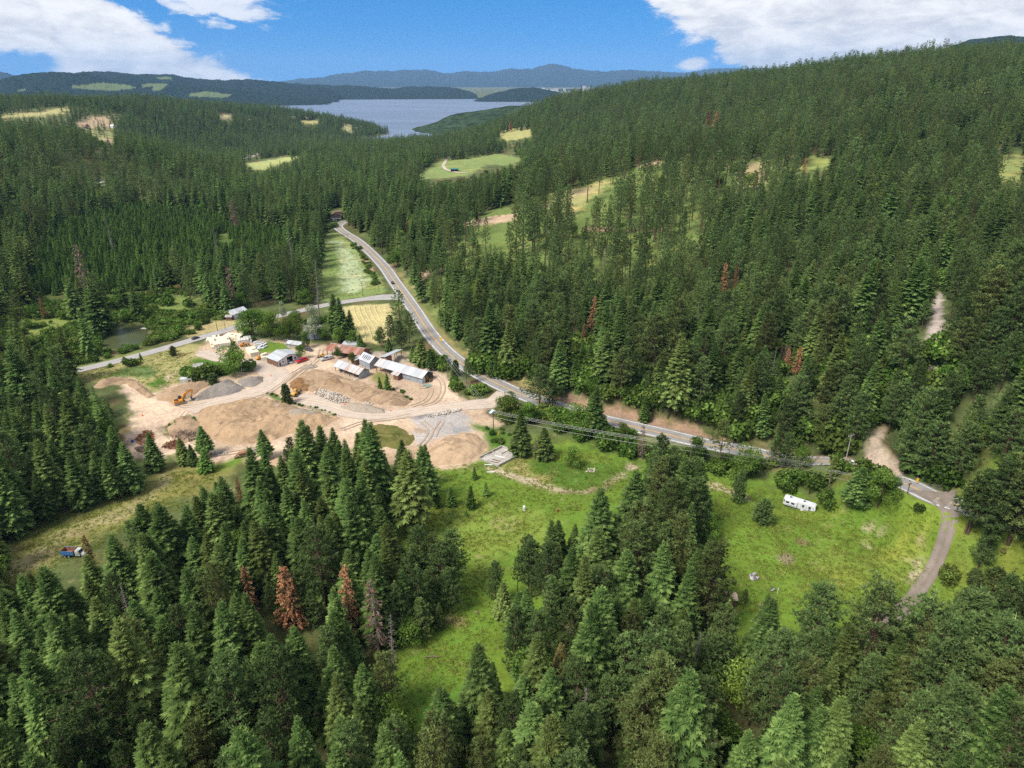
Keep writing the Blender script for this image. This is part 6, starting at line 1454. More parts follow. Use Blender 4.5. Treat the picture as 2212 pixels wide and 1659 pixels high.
# ------------------------------------------------------------------ buildings
METAL = mat('roof_metal', (.48, .50, .52), .45, .25, .14, 1.2, (.40, .40, .40), 'ribs', .5)
RUSTY = mat('roof_rust', (.44, .42, .40), .6, .15, .15, .9, (.33, .20, .14), 'ribs'); RUST2 = mat('roof_rust_red', (.27, .115, .075), .8, .05, .25, .8, (.34, .25, .21), 'ribs')
BLUEGREY = mat('wall_tin', (.33, .37, .40), .55, .2, .15, 1.5, (.24, .25, .26)); PLANK = mat('wall_plank', (.17, .095, .06), .9, 0, .35, 2.5); WHITEW = mat('wall_white', (.66, .66, .64), .8, 0, .1, 2, (.40, .38, .36)); DARKIN = mat('dark_inside', (.03, .028, .026), .9)  # dark inside: interior shade painted near-black; the tank cap is simply black
GLASS = mat('window_glass', (.035, .04, .06), .12, 0, .2, 2, spec=.6); TRIMW = mat('trim_white', (.70, .70, .69), .7, var=.08); TIMBER = mat('post_timber', (.15, .09, .06), .9, var=.3); CONC = mat('concrete', (.40, .37, .33), .9, var=.2, c2=(.30, .27, .23), scale=.8)
BROWNROOF = mat('shingle_brown', (.17, .11, .085), .9, var=.25, scale=2); GREENROOF = mat('roof_green', (.035, .16, .13), .5, .1, .15); GREYROOF = mat('roof_grey', (.30, .29, .27), .85, var=.2, c2=(.20, .18, .15))

def site(pa, pb, pc=None):
    """front-left, front-right, back-left base corners in the picture -> origin, turn, width, depth"""
    A = g1(*pa); B = g1(*pb); ab = (B - A).xy; W = ab.length; rz = math.atan2(ab.y, ab.x); D = None
    if pc:
        C = g1(*pc); n = Vector((-ab.y, ab.x)) / W; D = abs((C - A).xy @ n)
    return A, rz, W, D
def gable_house(name, A, rz, W, D, hw, hr, wallm, roofm, label, cat, ridge='x', over=.45, walls='fblr', roofsplit=None, group=None, th=.14, gm=None):
    """walls as separate parts, two roof slopes as parts; ridge along local x or y"""
    e = empty(name, A, rz, label, cat, group); t = .12; gm = gm or wallm
    def wall(pts, y0=None, m=wallm):
        mb = MB(); pts = [Vector(p) for p in pts]; n = (pts[1] - pts[0]).cross(pts[2] - pts[0]).normalized() * t
        k = len(pts); b = len(mb.v); mb.v += [tuple(p) for p in pts] + [tuple(p + n) for p in pts]; mi = mb._mi(m)
        mb.f += [tuple(range(k)), tuple(range(2 * k - 1, k - 1, -1))] + [(i, i + k, (i + 1) % k + k, (i + 1) % k) for i in range(k)]; mb.m += [mi] * (k + 2)
        return mb.build('wall', e)
    if ridge == 'x':
        if 'f' in walls: wall([(0, 0, -.3), (W, 0, -.3), (W, 0, hw), (0, 0, hw)])
        if 'b' in walls: wall([(W, D, -.3), (0, D, -.3), (0, D, hw), (W, D, hw)])
        if 'r' in walls: wall([(W, .12, -.3), (W, D - .12, -.3), (W, D - .12, hw), (W, D / 2, hr - .06), (W, .12, hw)], m=gm)
        if 'l' in walls: wall([(0, D - .12, -.3), (0, .12, -.3), (0, .12, hw), (0, D / 2, hr - .06), (0, D - .12, hw)], m=gm)
    else:
        if 'l' in walls: wall([(0, D, -.3), (0, 0, -.3), (0, 0, hw), (0, D, hw)])
        if 'r' in walls: wall([(W, 0, -.3), (W, D, -.3), (W, D, hw), (W, 0, hw)])
        if 'f' in walls: wall([(.12, 0, -.3), (W - .12, 0, -.3), (W - .12, 0, hw), (W / 2, 0, hr - .06), (.12, 0, hw)], m=gm)
        if 'b' in walls: wall([(W - .12, D, -.3), (.12, D, -.3), (.12, D, hw), (W / 2, D, hr - .06), (W - .12, D, hw)], m=gm)
    span = D if ridge == 'x' else W; sl = (hr - hw) / (span / 2); o = over
    def slab(p, m):
        mb = MB(); mb.hexa([*p, *[(q[0], q[1], q[2] + th) for q in p]], m); r = mb.build('roof', e); return r
    splits = roofsplit or [(0, 1, roofm, roofm)]
    for a, b, mf, mb_ in splits:
        if ridge == 'x':
            xa = -o + (W + 2 * o) * a; xb = -o + (W + 2 * o) * b; lz = hw - sl * o + .02
            slab([(xa, -o, lz), (xb, -o, lz), (xb, D / 2, hr), (xa, D / 2, hr)], mf)
            slab([(xa, D / 2 + .01, hr - .005), (xb, D / 2 + .01, hr - .005), (xb, D + o, lz), (xa, D + o, lz)], mb_)
        else:
            ya = -o + (D + 2 * o) * a; yb = -o + (D + 2 * o) * b; lz = hw - sl * o + .02
            slab([(-o, ya, lz), (W / 2, ya, hr), (W / 2, yb, hr), (-o, yb, lz)], mf)
            slab([(W / 2 + .01, ya, hr - .005), (W + o, ya, lz), (W + o, yb, lz), (W / 2 + .01, yb, hr - .005)], mb_)
    return e
def panel(e, name, c, d, m, frame=None, rz=0):
    """a window, door or board standing a little proud of its wall; frame gives a surround"""
    mb = MB()
    if frame:
        w, h = max(d[0], d[1]), d[2]; horiz = d[0] >= d[1]; f = .09
        for s in (-1, 1):
            mb.box((c[0], c[1], c[2] + s * (h / 2 + f / 2)), (w + 2 * f, d[1] + .03, f) if horiz else (d[0] + .03, w + 2 * f, f), frame)
            mb.box((c[0] + s * (w / 2 + f / 2), c[1], c[2]) if horiz else (c[0], c[1] + s * (w / 2 + f / 2), c[2]), (f, d[1] + .03, h) if horiz else (d[0] + .03, f, h), frame)
        p = mb.build(name, e); g = MB(); g.box(c, d, m); g.build('pane', p); return p
    mb.box(c, d, m); return mb.build(name, e)

# white garage
A, rz, W, D = site(z1(385, 560), z1(792, 414), z1(190, 482)); D = max(D, 8.5)
e = gable_house('garage', A, rz, W, D, 3.1, 4.7, PLANK, METAL, 'white-fronted workshop garage with grey metal roof and open bay door', 'garage', 'y', .5, 'blr')
mb = MB(); x0, x1 = W * .40, W * .66; hd = 3.35
mid = lambda x: 3.1 + (4.64 - 3.1) * (1 - abs(x - W / 2) / (W / 2))
for a, b in ((.12, x0), (x1, W - .12)): mb.hexa([(a, 0, -.3), (b, 0, -.3), (b, .12, -.3), (a, .12, -.3), (a, 0, mid(a)), (b, 0, mid(b)), (b, .12, mid(b)), (a, .12, mid(a))], WHITEW)
mb.hexa([(x0, .002, hd), (W / 2, .002, hd), (W / 2, .118, hd), (x0, .118, hd), (x0, .002, mid(x0)), (W / 2, .002, mid(W / 2)), (W / 2, .118, mid(W / 2)), (x0, .118, mid(x0))], WHITEW)
mb.hexa([(W / 2, .002, hd), (x1, .002, hd), (x1, .118, hd), (W / 2, .118, hd), (W / 2, .002, mid(W / 2)), (x1, .002, mid(x1)), (x1, .118, mid(x1)), (W / 2, .118, mid(W / 2))], WHITEW)
mb.build('front_wall', e)
for a in (x0 - .14, x1 + .14): panel(e, 'door_post', (a, -.05, hd / 2), (.28, .1, hd), TRIMW)
panel(e, 'bay_shade_sheet', ((x0 + x1) / 2, 3.2, 1.7), (x1 - x0 + 2, .1, 3.6), DARKIN)  # near-black sheet added as the shade inside the bay
panel(e, 'door', (W * .08, -.04, 1.05), (.95, .08, 2.1), mat('door_dark', (.05, .05, .07), .6), TRIMW)
panel(e, 'window', (W * .22, -.03, 1.9), (.8, .06, .8), GLASS, TRIMW); panel(e, 'window', (W * .76, -.03, 1.9), (1.0, .06, .7), GLASS, TRIMW); panel(e, 'window', (W * .92, -.03, 2.0), (.9, .06, .8), GLASS, TRIMW)
panel(e, 'window', (-.03, D * .45, 1.6), (.06, 1.3, .9), GLASS, TRIMW)
GAR = (A, rz, W, D, x0, x1)

# open-fronted shed
A, rz, W, D = site(z1(1440, 632), z1(1882, 787), z1(1645, 567)); D = min(max(D, 6), 9)
e = gable_house('open_shed', A, rz, W, D, 2.7, 4.4, BLUEGREY, METAL, 'open-fronted shed with half grey half rusty roof above the dirt mound', 'shed', 'x', .5, 'br', [(0, .42, METAL, RUSTY), (.421, 1, RUSTY, RUST2)])
for k in range(6): panel(e, 'post', (W * k / 5.0 * .985 + .1, .1, 1.2), (.2, .2, 3.0), TIMBER)
panel(e, 'beam', (W / 2, .1, 2.55), (W, .16, .25), TIMBER); panel(e, 'loft_door', (W + .03, D * .62, 1.7), (.06, 1.1, 1.6), DARKIN); panel(e, 'loft_door', (W + .03, D * .5, 3.2), (.06, .8, .7), DARKIN)  # door openings as near-black panels, interior shade painted on
g = np.random.default_rng(2); mb = MB()
for k in range(26): mb.box((g.uniform(.5, W - .5), g.uniform(1.2, D - 1), g.uniform(.2, .8)), (g.uniform(.5, 1.8), g.uniform(.4, 1), g.uniform(.3, 1.2)), random.choice([WOODG, TIMBER, CONC, BLUEGREY]), rz=g.uniform(0, 3))
o = mb.build('scrap_heap'); o.location = A; o.rotation_euler = (0, 0, rz); tag(o, 'jumble of boards and scrap stored inside the open-fronted shed', 'scrap heap')

# barn with skylight slots
A, rz, W, D = site(z2(640, 592), z2(800, 660), z2(770, 560)); W = max(W, 8); D = min(max(D, 6), 9.5)
e = gable_house('slotted_barn', A, rz, W, D, 3.4, 5.6, BLUEGREY, METAL, 'blue grey tin barn with five dark skylight slots in its roof', 'barn', 'x', .4)
sl = (5.6 - 3.4) / (D / 2)
for k in range(5):
    mb = MB(); xx = W * (.18 + .155 * k); y0, y1 = D * .10, D * .36
    q = [(xx, y0, 3.4 + sl * y0 + .17), (xx + .42, y0, 3.4 + sl * y0 + .17), (xx + .42, y1, 3.4 + sl * y1 + .17), (xx, y1, 3.4 + sl * y1 + .17)]
    mb.hexa([*q, *[(p[0], p[1], p[2] + .05) for p in q]], DARKIN); mb.build('skylight', e)
panel(e, 'door', (W + .03, D * .18, 1.3), (.06, 1.7, 2.6), PLANK)
lean = MB(); lean.hexa([(-3.6, -1.6, 2.6), (-.5, -1.6, 2.6), (-.5, 2.4, 3.3), (-3.6, 2.4, 3.3), (-3.6, -1.6, 2.72), (-.5, -1.6, 2.72), (-.5, 2.4, 3.42), (-3.6, 2.4, 3.42)], RUSTY); lean.build('porch_roof', e)
lw = MB(); lw.box((-2.05, -.2, 1.2), (2.9, 3.4, 2.6), PLANK); lw.build('porch_wall', e)

# long shed
A, rz, W, D = site(z2(950, 712), z2(1802, 946), z2(1195, 640)); D = min(max(D, 7), 11)
hw, hr = 3.3, 5.1
e = gable_house('long_shed', A, rz, W, D, hw, hr, BLUEGREY, METAL, 'longest shed in the yard, grey ribbed roof and open carport end', 'shed', 'x', .6, 'b', [(k / 8 + (.001 if k else 0), (k + 1) / 8, RUSTY if k < 1 else METAL, METAL) for k in range(8)])
xs = W * .58
mb = MB(); nb = 14
for k in range(nb):
    a = xs + (W - xs) * k / nb; b = xs + (W - xs) * (k + 1) / nb
    q = MB(); q.box(((a + b) / 2, .06 - .015 * (k % 2), hw / 2 - .15), (b - a - .03, .1, hw + .3), BLUEGREY); q.build('wall_sheet', e)
mb = MB(); mb.hexa([(W, 0, -.3), (W, D * .30, -.3), (W - .1, D * .30, -.3), (W - .1, 0, -.3), (W, 0, hw), (W, D * .30, hw + .6), (W - .1, D * .30, hw + .6), (W - .1, 0, hw)], WHITEW); mb.build('end_wall', e)
for y in (D * .97,): panel(e, 'post', (W + .3, y, hw / 2), (.24, .24, hw), TIMBER)
mb = MB(); mb.tube([(W + .3, .1, hw), (W + .3, D - .1, hw)], .12, TIMBER)
for k in range(1, 6):
    y = D * k / 6; top = hw + (hr - hw) * (1 - abs(y - D / 2) / (D / 2)); mb.tube([(W + .3, y, hw), (W + .3, y + .4 * (1 if y < D / 2 else -1), top - .1)], .07, TIMBER)
mb.tube([(W + .3, D - .2, hw - 1), (W + .3, D - 1.4, hw)], .08, TIMBER); mb.build('truss', e)
for k in range(6): panel(e, 'post', (xs * k / 6 + .1, .1, hw / 2 - .1), (.22, .22, hw + .2), TIMBER)
l0, l1 = W * .42, W * .575
mb = MB(); mb.hexa([(l0, -2.9, 2.35), (l1, -2.9, 2.35), (l1, -.55, 3.1), (l0, -.55, 3.1), (l0, -2.9, 2.47), (l1, -2.9, 2.47), (l1, -.55, 3.22), (l0, -.55, 3.22)], RUSTY); mb.build('lean_to_roof', e)
mb = MB(); mb.box(((l0 + l1) / 2 + .6, -1.4, 1.1), (l1 - l0 - 1.4, 2.4, 2.5), PLANK); mb.build('lean_to', e)
LS = (A, rz, W, D)
# raised lean roof behind the long shed
A2 = g1(*z2(985, 640)); dv = Vector((math.cos(rz), math.sin(rz))); nv = Vector((-dv.y, dv.x))
q = empty('tall_shed', (A2.x + nv.x * 2, A2.y + nv.y * 2, A2.z), rz, 'narrow tall shed with tilted grey roof behind the long shed', 'shed')
mb = MB(); mb.hexa([(-.4, -.4, 4.6), (3.6, -.4, 5.4), (3.6, 11, 5.4), (-.4, 11, 4.6), (-.4, -.4, 4.75), (3.6, -.4, 5.55), (3.6, 11, 5.55), (-.4, 11, 4.75)], METAL); mb.build('roof', q)
mb = MB(); mb.box((1.6, 2.0, 2.2), (3.0, 4.0, 4.9), RUST2); mb.build('wall', q)
for y in (6, 10.5):
    for x in (.1, 3.1): panel(q, 'post', (x, y, 2.3), (.2, .2, 4.8), TIMBER)

# long rusty roof
A, rz, W, D = site(z2(36, 408), z2(640, 500), z2(110, 330)); D = 8.5
e = gable_house('rusty_shed', A, rz, W, D, 2.9, 4.5, PLANK, RUST2, 'long low shed with rust red roof at the back of the yard', 'shed', 'x', .6, 'br', [(k / 6 + (.001 if k else 0), (k + 1) / 6, RUST2, RUST2) for k in range(6)])
for k in range(7): panel(e, 'post', (W * k / 6.1 + .1, .1, 1.4), (.24, .24, 3.2), TIMBER)
panel(e, 'ridge_cap', (W / 2, D / 2, 4.66), (W + 1.2, .4, .05), RUSTY)
A, rz, W, D = site(z2(330, 300), z2(610, 315)); e = gable_house('flat_shed', A, rz, W, 5.5, 2.6, 3.1, WHITEW, METAL, 'low shed with pale metal roof behind the long rusty one', 'shed')
A, rz, W, D = site(z1(540, 186), z1(790, 220)); e = gable_house('low_shed', A, rz, W, 4.2, 2.1, 2.9, CONC, METAL, 'low narrow shed with pale roof behind the white garage', 'shed')
panel(e, 'door', (W * .7, -.03, .95), (.9, .06, 1.9), PLANK)
# house among the trees
A, rz, W, D = site(c4(745, 432), c4(835, 436)); W = max(W, 8)
e = gable_house('old_house', A, rz + .35, W, 8.5, 3.6, 6.4, mat('wall_bluish', (.28, .33, .38), .8, var=.15), RUSTY, 'old blue grey house with whitish rusty roof half hidden by trees', 'house', 'y', .6, roofsplit=[(0, .5, METAL, RUSTY), (.501, 1, RUSTY, METAL)])
panel(e, 'window', (W * .3, -.03, 1.7), (1, .06, 1.1), GLASS, TRIMW); panel(e, 'window', (W * .7, -.03, 1.7), (1, .06, 1.1), GLASS, TRIMW); panel(e, 'door', (W * .5, -.03, 1), (.9, .06, 2), PLANK)
panel(e, 'chimney', (W * .5, 4, 6.6), (.6, .6, 1.3), mat('brick_red', (.25, .09, .06), .9))
A, rz, W, D = site(c4(255, 290), c4(345, 262)); e = gable_house('white_house', A, rz, W, 7, 3, 4.6, WHITEW, METAL, 'white house with pale blue roof behind the broad leafy tree', 'house')
panel(e, 'window', (W * .3, -.03, 1.6), (1, .06, 1), GLASS, TRIMW); panel(e, 'window', (W * .7, -.03, 1.6), (1, .06, 1), GLASS, TRIMW)
A, rz, W, D = site(c4(195, 300), c4(224, 298)); e = gable_house('outhouse', A, rz, max(W, 3), 2.6, 2.3, 3.0, PLANK, GREYROOF, 'tiny dark hut on the dry grass behind the side road', 'hut'); panel(e, 'door', (.9, -.03, .9), (.8, .06, 1.8), TRIMW)
A, rz, W, D = site(z3(70, 985), z3(238, 962)); e = gable_house('ruined_shed', A, rz, W, 3.6, 1.5, 2.5, WOODG, GREYROOF, 'little collapsing weathered shed among the bushes', 'shed', 'x', .3); panel(e, 'door', (W * .55, -.03, .7), (.8, .06, 1.4), DARKIN)
A, rz, W, D = site(c5(1437, 838), c5(1533, 834)); e = gable_house('tin_shed', A, rz, W, 2.8, 1.6, 2.0, RUSTY, METAL, 'small low tin shed at the edge of the lush grass', 'shed', 'x', .15); panel(e, 'door', (W * .8, -.03, .75), (.9, .06, 1.5), TRIMW)
# far house
A, rz, W, D = site(k8(163, 240), k8(245, 236)); W = max(W, 11)
e = gable_house('brown_house', A, rz, W, 10, 4.4, 6.6, mat('wall_brown', (.26, .19, .15), .85, var=.15), BROWNROOF, 'brown-roofed two-storey house at the far end of the highway', 'house', 'y', .9)
mb = MB(); mb.hexa([(W * .35, 3, 7.0), (W * 1.1, 3, 6.8), (W * 1.1, 11, 6.8), (W * .35, 11, 7.0), (W * .35, 3, 7.2), (W * 1.1, 3, 7.0), (W * 1.1, 11, 7.0), (W * .35, 11, 7.2)], BROWNROOF); mb.build('upper_roof', e)
mb = MB(); mb.box((W * .72, 7, 5.5), (W * .6, 7, 2.8), MATS['wall_brown']); mb.build('upper_storey', e)
for k in range(3): panel(e, 'window', (W * (.28 + .2 * k), -.03, 3.2), (1.6, .06, 1.5), GLASS, TRIMW)
mb = MB(); mb.box((W * .5, -1.5, 1.9), (W * .9, 3, .2), TRIMW)
for k in range(4): mb.box((W * (.08 + .28 * k), -2.9, .9), (.2, .2, 2.0), TRIMW)
mb.box((W * .5, -2.95, 2.7), (W * .9, .08, .12), TRIMW); mb.build('deck', e); panel(e, 'garage_door', (W * .3, -.03, .9), (2.6, .06, 1.9), TRIMW)
A, rz, W, D = site(f2(1187, 737), f2(1227, 734)); e = gable_house('green_shed', A, rz, W, 7, 3.4, 4.4, DARKIN, GREENROOF, 'green-roofed open shed alone on the far meadow', 'shed', 'x', .8, 'blr')  # walls near-black, shade under the open roof put into their colour
for k in range(5): panel(e, 'post', (W * k / 4.0 * .98 + .1, 0, 1.6), (.25, .25, 3.5), TIMBER)
A, rz, W, D = site(k4(588, 652), k4(640, 655)); e = gable_house('privy', A, rz, max(W, 2.6), 3.0, 2.4, 3.0, mat('wall_greyblue', (.34, .37, .42), .8), mat('roof_tan', (.44, .35, .26), .9, var=.25, c2=(.33, .24, .17)), 'small grey hut with tan roof among the pines below the trailer meadow', 'hut', 'x', .4); panel(e, 'door', (1.2, -.03, 1), (.8, .06, 1.9), DARKIN)
A, rz, W, D = site(k4(365, 560), k4(400, 562)); e = gable_house('privy', A, rz, max(W, 2.4), 2.5, 2.2, 2.7, PLANK, MATS['roof_tan'], 'second small tan-roofed hut mostly hidden by pines left of the grey one', 'hut', 'x', .3)
for pt, w, lb, rm in ((f1(565, 592), 14, 'dark-roofed house on the skyline of the left hill, left of its neighbour', BROWNROOF), (f1(690, 592), 20, 'long dark-roofed house on the skyline of the left hill', BROWNROOF), (f1(1372, 680), 10, 'white house in the woods of the left hill', METAL), (f1(888, 630), 9, 'small white house high on the left hill', METAL),
                      (f1(1615, 662), 16, 'grey house above the lake on the left hill', GREYROOF), (f1(1692, 662), 14, 'brown house above the yellow clearing by the lake', BROWNROOF), (f1(2050, 708), 18, 'brown lakeside house at the tip of the wooded point', BROWNROOF), (f1(1965, 722), 16, 'dark lakeside house left of the tip of the wooded point', GREYROOF), (f1(2000, 715), 12, 'white-walled lakeside house between two others on the point', METAL),
                      (f1(1800, 828), 18, 'house with pale walls in the woods by the lake inlet', GREYROOF), (f1(455, 708), 12, 'reddish barn beside the dirt patch on the left hill', RUST2), (f1(615, 712), 8, 'white trailer house on the dirt patch of the left hill', METAL), (f2(1020, 606), 9, 'white house showing between trees right of the lake', METAL), (f1(1130, 592), 12, 'pale house on the back skyline of the left hill', METAL), (f2(345, 835), 9, 'grey-roofed house in the woods left of the highway', GREYROOF)):
    A = g1(*pt); e = gable_house('house', A, random.uniform(-.4, .4), w, w * .6, 3.4, 6.0, WHITEW if rm is METAL else MATS['wall_brown'], rm, lb, 'house')
    for k in range(2): panel(e, 'window', (w * (.3 + .4 * k), -.03, 1.8), (1.6, .06, 1.4), GLASS)
# town beyond the lake
TOWNW = mat('town_white', (.50, .49, .46), .8)
for k in range(46):
    az = R(random.uniform(2.2, 8.6)); r = random.uniform(9000, 11200) if k % 3 else random.uniform(7900, 8600); x, y = math.sin(az) * r, math.cos(az) * r
    zg = -34 + (CAM_Z + (rays([(1106 + F * math.tan(az), 189)])[0][2]) * 11500 + 34) * min(1, (r - 7600) / 3900)
    w, h = random.uniform(15, 55), random.uniform(6, 13); mb = MB(); mb.box((0, 0, h / 2), (w, 40, h + 20), TOWNW); mb.box((0, 0, h + 11), (w + 2, 42, 2), GREYROOF)
    o = mb.build('town_building'); o.location = (x, y, zg + 4); tag(o, 'pale low building in the distant town beyond the lake', 'building', 'low buildings of the distant town')
az = R(5.55); mb = MB(); mb.box((0, 0, 45), (36, 36, 110), TOWNW); mb.box((0, 0, 101), (38, 38, 3), GREYROOF); o = mb.build('tower_block'); o.location = (math.sin(az) * 8700, math.cos(az) * 8700, -20); tag(o, 'single tall white tower block of the distant town', 'tower block')

# ruined foundation
cs = [g1(*c6(*p)) for p in ((22, 714), (155, 765), (310, 682), (182, 630))]; zc = max(p.z for p in cs) + .1
e = empty('foundation', tuple(sum(cs, Vector()) / 4), 0, 'roofless concrete foundation with low walls and boards inside at the sand heap', 'foundation'); o0 = Vector(e.location)
def L(p, z): return (p.x - o0.x, p.y - o0.y, z - o0.z)
mb = MB(); mb.hexa([*[L(p, p.z - .5) for p in cs], *[L(p, zc) for p in cs]], CONC); mb.build('slab', e)
def lowwall(a, b, h=.75):
    d = (b - a); n = Vector((-d.y, d.x, 0)).normalized() * .16; mb = MB()
    mb.hexa([L(a - n, zc - .4), L(b - n, zc - .4), L(b + n, zc - .4), L(a + n, zc - .4), L(a - n, zc + h), L(b - n, zc + h), L(b + n, zc + h), L(a + n, zc + h)], CONC); return mb.build('wall', e)
for i in range(4): lowwall(cs[i] * .985 + cs[(i + 1) % 4] * .015, cs[i] * .012 + cs[(i + 1) % 4] * .988, .5 + .1 * i)
lowwall(cs[0] * .45 + cs[3] * .55, cs[1] * .38 + cs[2] * .62, .4); lowwall(cs[3] * .62 + cs[2] * .38, (cs[0] * .45 + cs[3] * .55) * .6 + (cs[1] * .38 + cs[2] * .62) * .4, .35)
for k, (px, py, L_, a) in enumerate([(75, 690, 2.4, .9), (165, 700, 3.8, -.4), (185, 690, 3, -.4), (110, 735, 5.2, -.35), (85, 752, 2.6, -.1), (100, 803, 2.6, 0.05), (140, 725, 3.2, -.5)]):
    p = g1(*c6(px, py)); mb = MB(); mb.box((0, 0, 0), (L_, .3, .16), (TRIMW, METAL, TIMBER)[(0, 0, 1, 2, 0, 0, 2)[k]])
    o = mb.build('board'); inside_ = k not in (4, 5); o.location = (p.x, p.y, (zc if inside_ else p.z) + .12); o.rotation_euler = (0, 0, a)
    tag(o, ('loose board or pipe lying inside the ruined foundation' if inside_ else 'white pipe lying on the grass in front of the ruined foundation'), 'board', 'boards inside the foundation' if inside_ else 'white pipes before the foundation')

# ------------------------------------------------------------------ wrapped stacks
WRAP = mat('stack_wrap', (.66, .61, .46), .75, var=.12, scale=.8); WRAPG = mat('stack_grey', (.55, .53, .48), .8, var=.2, scale=.9)
bm_ = {}
def bundle_mesh(m, d):
    k = (m.name, d)
    if k not in bm_:
        mb = MB(); mb.box((0, 0, d[2] / 2), d, m); o = mb.build('bundle', None, .06); bm_[k] = o.data; bpy.data.objects.remove(o)
    return bm_[k]
def stack(pa, pb, pc, nx, ny, nz, label, m=WRAP, h=1.05, holes=.0, step=False):
    A, rz, W, D = site(pa, pb, pc); e = empty('wrapped_stack', A, rz, label, 'stack'); d = (round(W / nx - .07, 2), round(D / ny - .07, 2), h - .04); me = bundle_mesh(m, d)
    g = random.Random(int(W * 100))
    for i in range(nx):
        for j in range(ny):
            n = nz - (1 if g.random() < holes else 0) - (1 if step and j == 0 and i < nx // 2 else 0)
            for k in range(n):
                o = bpy.data.objects.new('bundle', me); col.objects.link(o); o.parent = e; o.location = ((i + .5) * W / nx + g.uniform(-.05, .05), (j + .5) * D / ny + g.uniform(-.05, .05), k * h); o.rotation_euler = (0, 0, g.gauss(0, .012))
stack(z3(398, 588), z3(765, 530), z3(590, 430), 8, 5, 2, 'largest block of cream wrapped bundles beside the yard entrance', holes=.12)
stack(z3(590, 425), z3(900, 440), z3(690, 355), 6, 4, 2, 'cream wrapped bundles behind the largest block, up to the side road', holes=.2)
stack(z3(285, 465), z3(400, 455), z3(350, 420), 3, 2, 1, 'small low cream stack at the left end by the roundish tree')
stack(z3(405, 478), z3(550, 462), z3(470, 410), 4, 2, 2, 'cream stack with stepped top left of the largest block', holes=.3)
stack(z3(1120, 740), z3(1290, 705), z3(1010, 640), 4, 5, 2, 'cream wrapped stack right of the dark pine clump', holes=.1)
stack(z3(1315, 805), z3(1432, 795), z3(1350, 770), 3, 2, 1, 'small cream stack touching the garage side', h=1.6)
stack(z3(1340, 735), z3(1440, 700), z3(1420, 680), 3, 2, 1, 'low cream stack behind the garage corner', h=1.2)
stack(z3(890, 500), z3(1145, 470), z3(930, 430), 5, 3, 2, 'grey white lumber stack beside the fence', WRAPG, h=1.0, holes=.25)
PIPEW = mat('pipe_white', (.62, .63, .64), .6, .2, .12)
for k, (a, b) in enumerate([((1180, 500), (1320, 470)), ((1190, 520), (1310, 500)), ((1300, 505), (1370, 480)), ((1190, 580), (1270, 540)), ((1260, 580), (1340, 520)), ((1350, 530), (1420, 490)), ((1280, 600), (1430, 545)), ((1180, 480), (1250, 462)), ((1230, 600), (1370, 580)), ((480, 595), (740, 530)), ((500, 640), (560, 620))]):
    p, q = g1(*z3(*a)), g1(*z3(*b)); mb = MB(); c = (p + q) / 2; d = q - p
    mb.box((0, 0, .35), (d.length, 1.0 if k < 9 else .5, .7 if k < 9 else .4), PIPEW if k % 3 else METAL)
    o = mb.build('metal_sheet', None, .06); o.location = c; o.rotation_euler = (0, 0, math.atan2(d.y, d.x))
    tag(o, 'white metal panel lying in the jumbled pile on the grass by the fence' if k < 9 else ('long white beam lying before the largest cream stack' if k == 9 else 'short white sheet lying on the gravel by the yard road'), 'metal panel', 'white panels in the jumbled pile by the fence' if k < 9 else None)
# wire fence
FP = [g1(*z3(*p)) for p in ((1165, 415), (1290, 440), (1410, 465), (1535, 490), (1540, 520))]
e = empty('wire_fence', tuple(FP[0]), 0, 'thin green wire fence behind the white metal panels', 'fence'); o0 = Vector(e.location); FENCE = mat('fence_wire', (.16, .22, .19), .6, .3)
for i in range(len(FP) - 1):
    a, b = FP[i] - o0, FP[i + 1] - o0
    for t in (0, .5):
        p = a.lerp(b, t); mb = MB(); mb.tube([p, p + Vector((0, 0, 1.9))], .06, FENCE); mb.build('post', e)
    mb = MB()
    for z in (.3, .7, 1.1, 1.5, 1.85): mb.tube([a + Vector((0, 0, z)), b + Vector((0, 0, z))], .03, FENCE, 4)
    mb.build('wire', e)
print('buildings', round(time.time() - T0, 1))

# ------------------------------------------------------------------ vehicles and machines
TYRE = mat('tyre', (.022, .022, .022), .9); HUB = mat('hub', (.45, .45, .45), .5, .5); RED = mat('paint_red', (.48, .018, .022), .3, 0, .08, 1, spec=.5); SILVER = mat('paint_silver', (.50, .50, .50), .35, .3, .08, spec=.5); DARKP = mat('paint_dark', (.035, .04, .05), .3, spec=.5); WHITEP = mat('paint_white', (.74, .74, .75), .35, 0, .04, spec=.5)
YELM = mat('machine_yellow', (.60, .33, .03), .55, 0, .18, 2, (.36, .25, .14)); ORANGEM = mat('machine_orange', (.66, .27, .03), .5, 0, .12, 2); BLACKM = mat('machine_black', (.025, .025, .028), .6); STEEL = mat('steel_dark', (.13, .12, .11), .6, .4); LAMP = mat('lamp_glass', (.7, .7, .66), .2); TAIL = mat('tail_red', (.4, .02, .02), .3)
def along_site(pa, pb):
    A, B = g1(*pa), g1(*pb); d = B - A; return A, math.atan2(d.y, d.x), d.xy.length
def wheels(e, xs, w, r, tw=.24, m=TYRE):
    for x in xs:
        for y in (-w / 2 + tw / 2, w / 2 - tw / 2):
            mb = MB(); mb.wheel((x, y, r), r, tw, m); o = mb.build('wheel', e); h = MB(); h.tube([(x, y - tw / 2 - .015, r), (x, y + tw / 2 + .015, r)], r * .55, HUB, 10); h.build('rim', o)
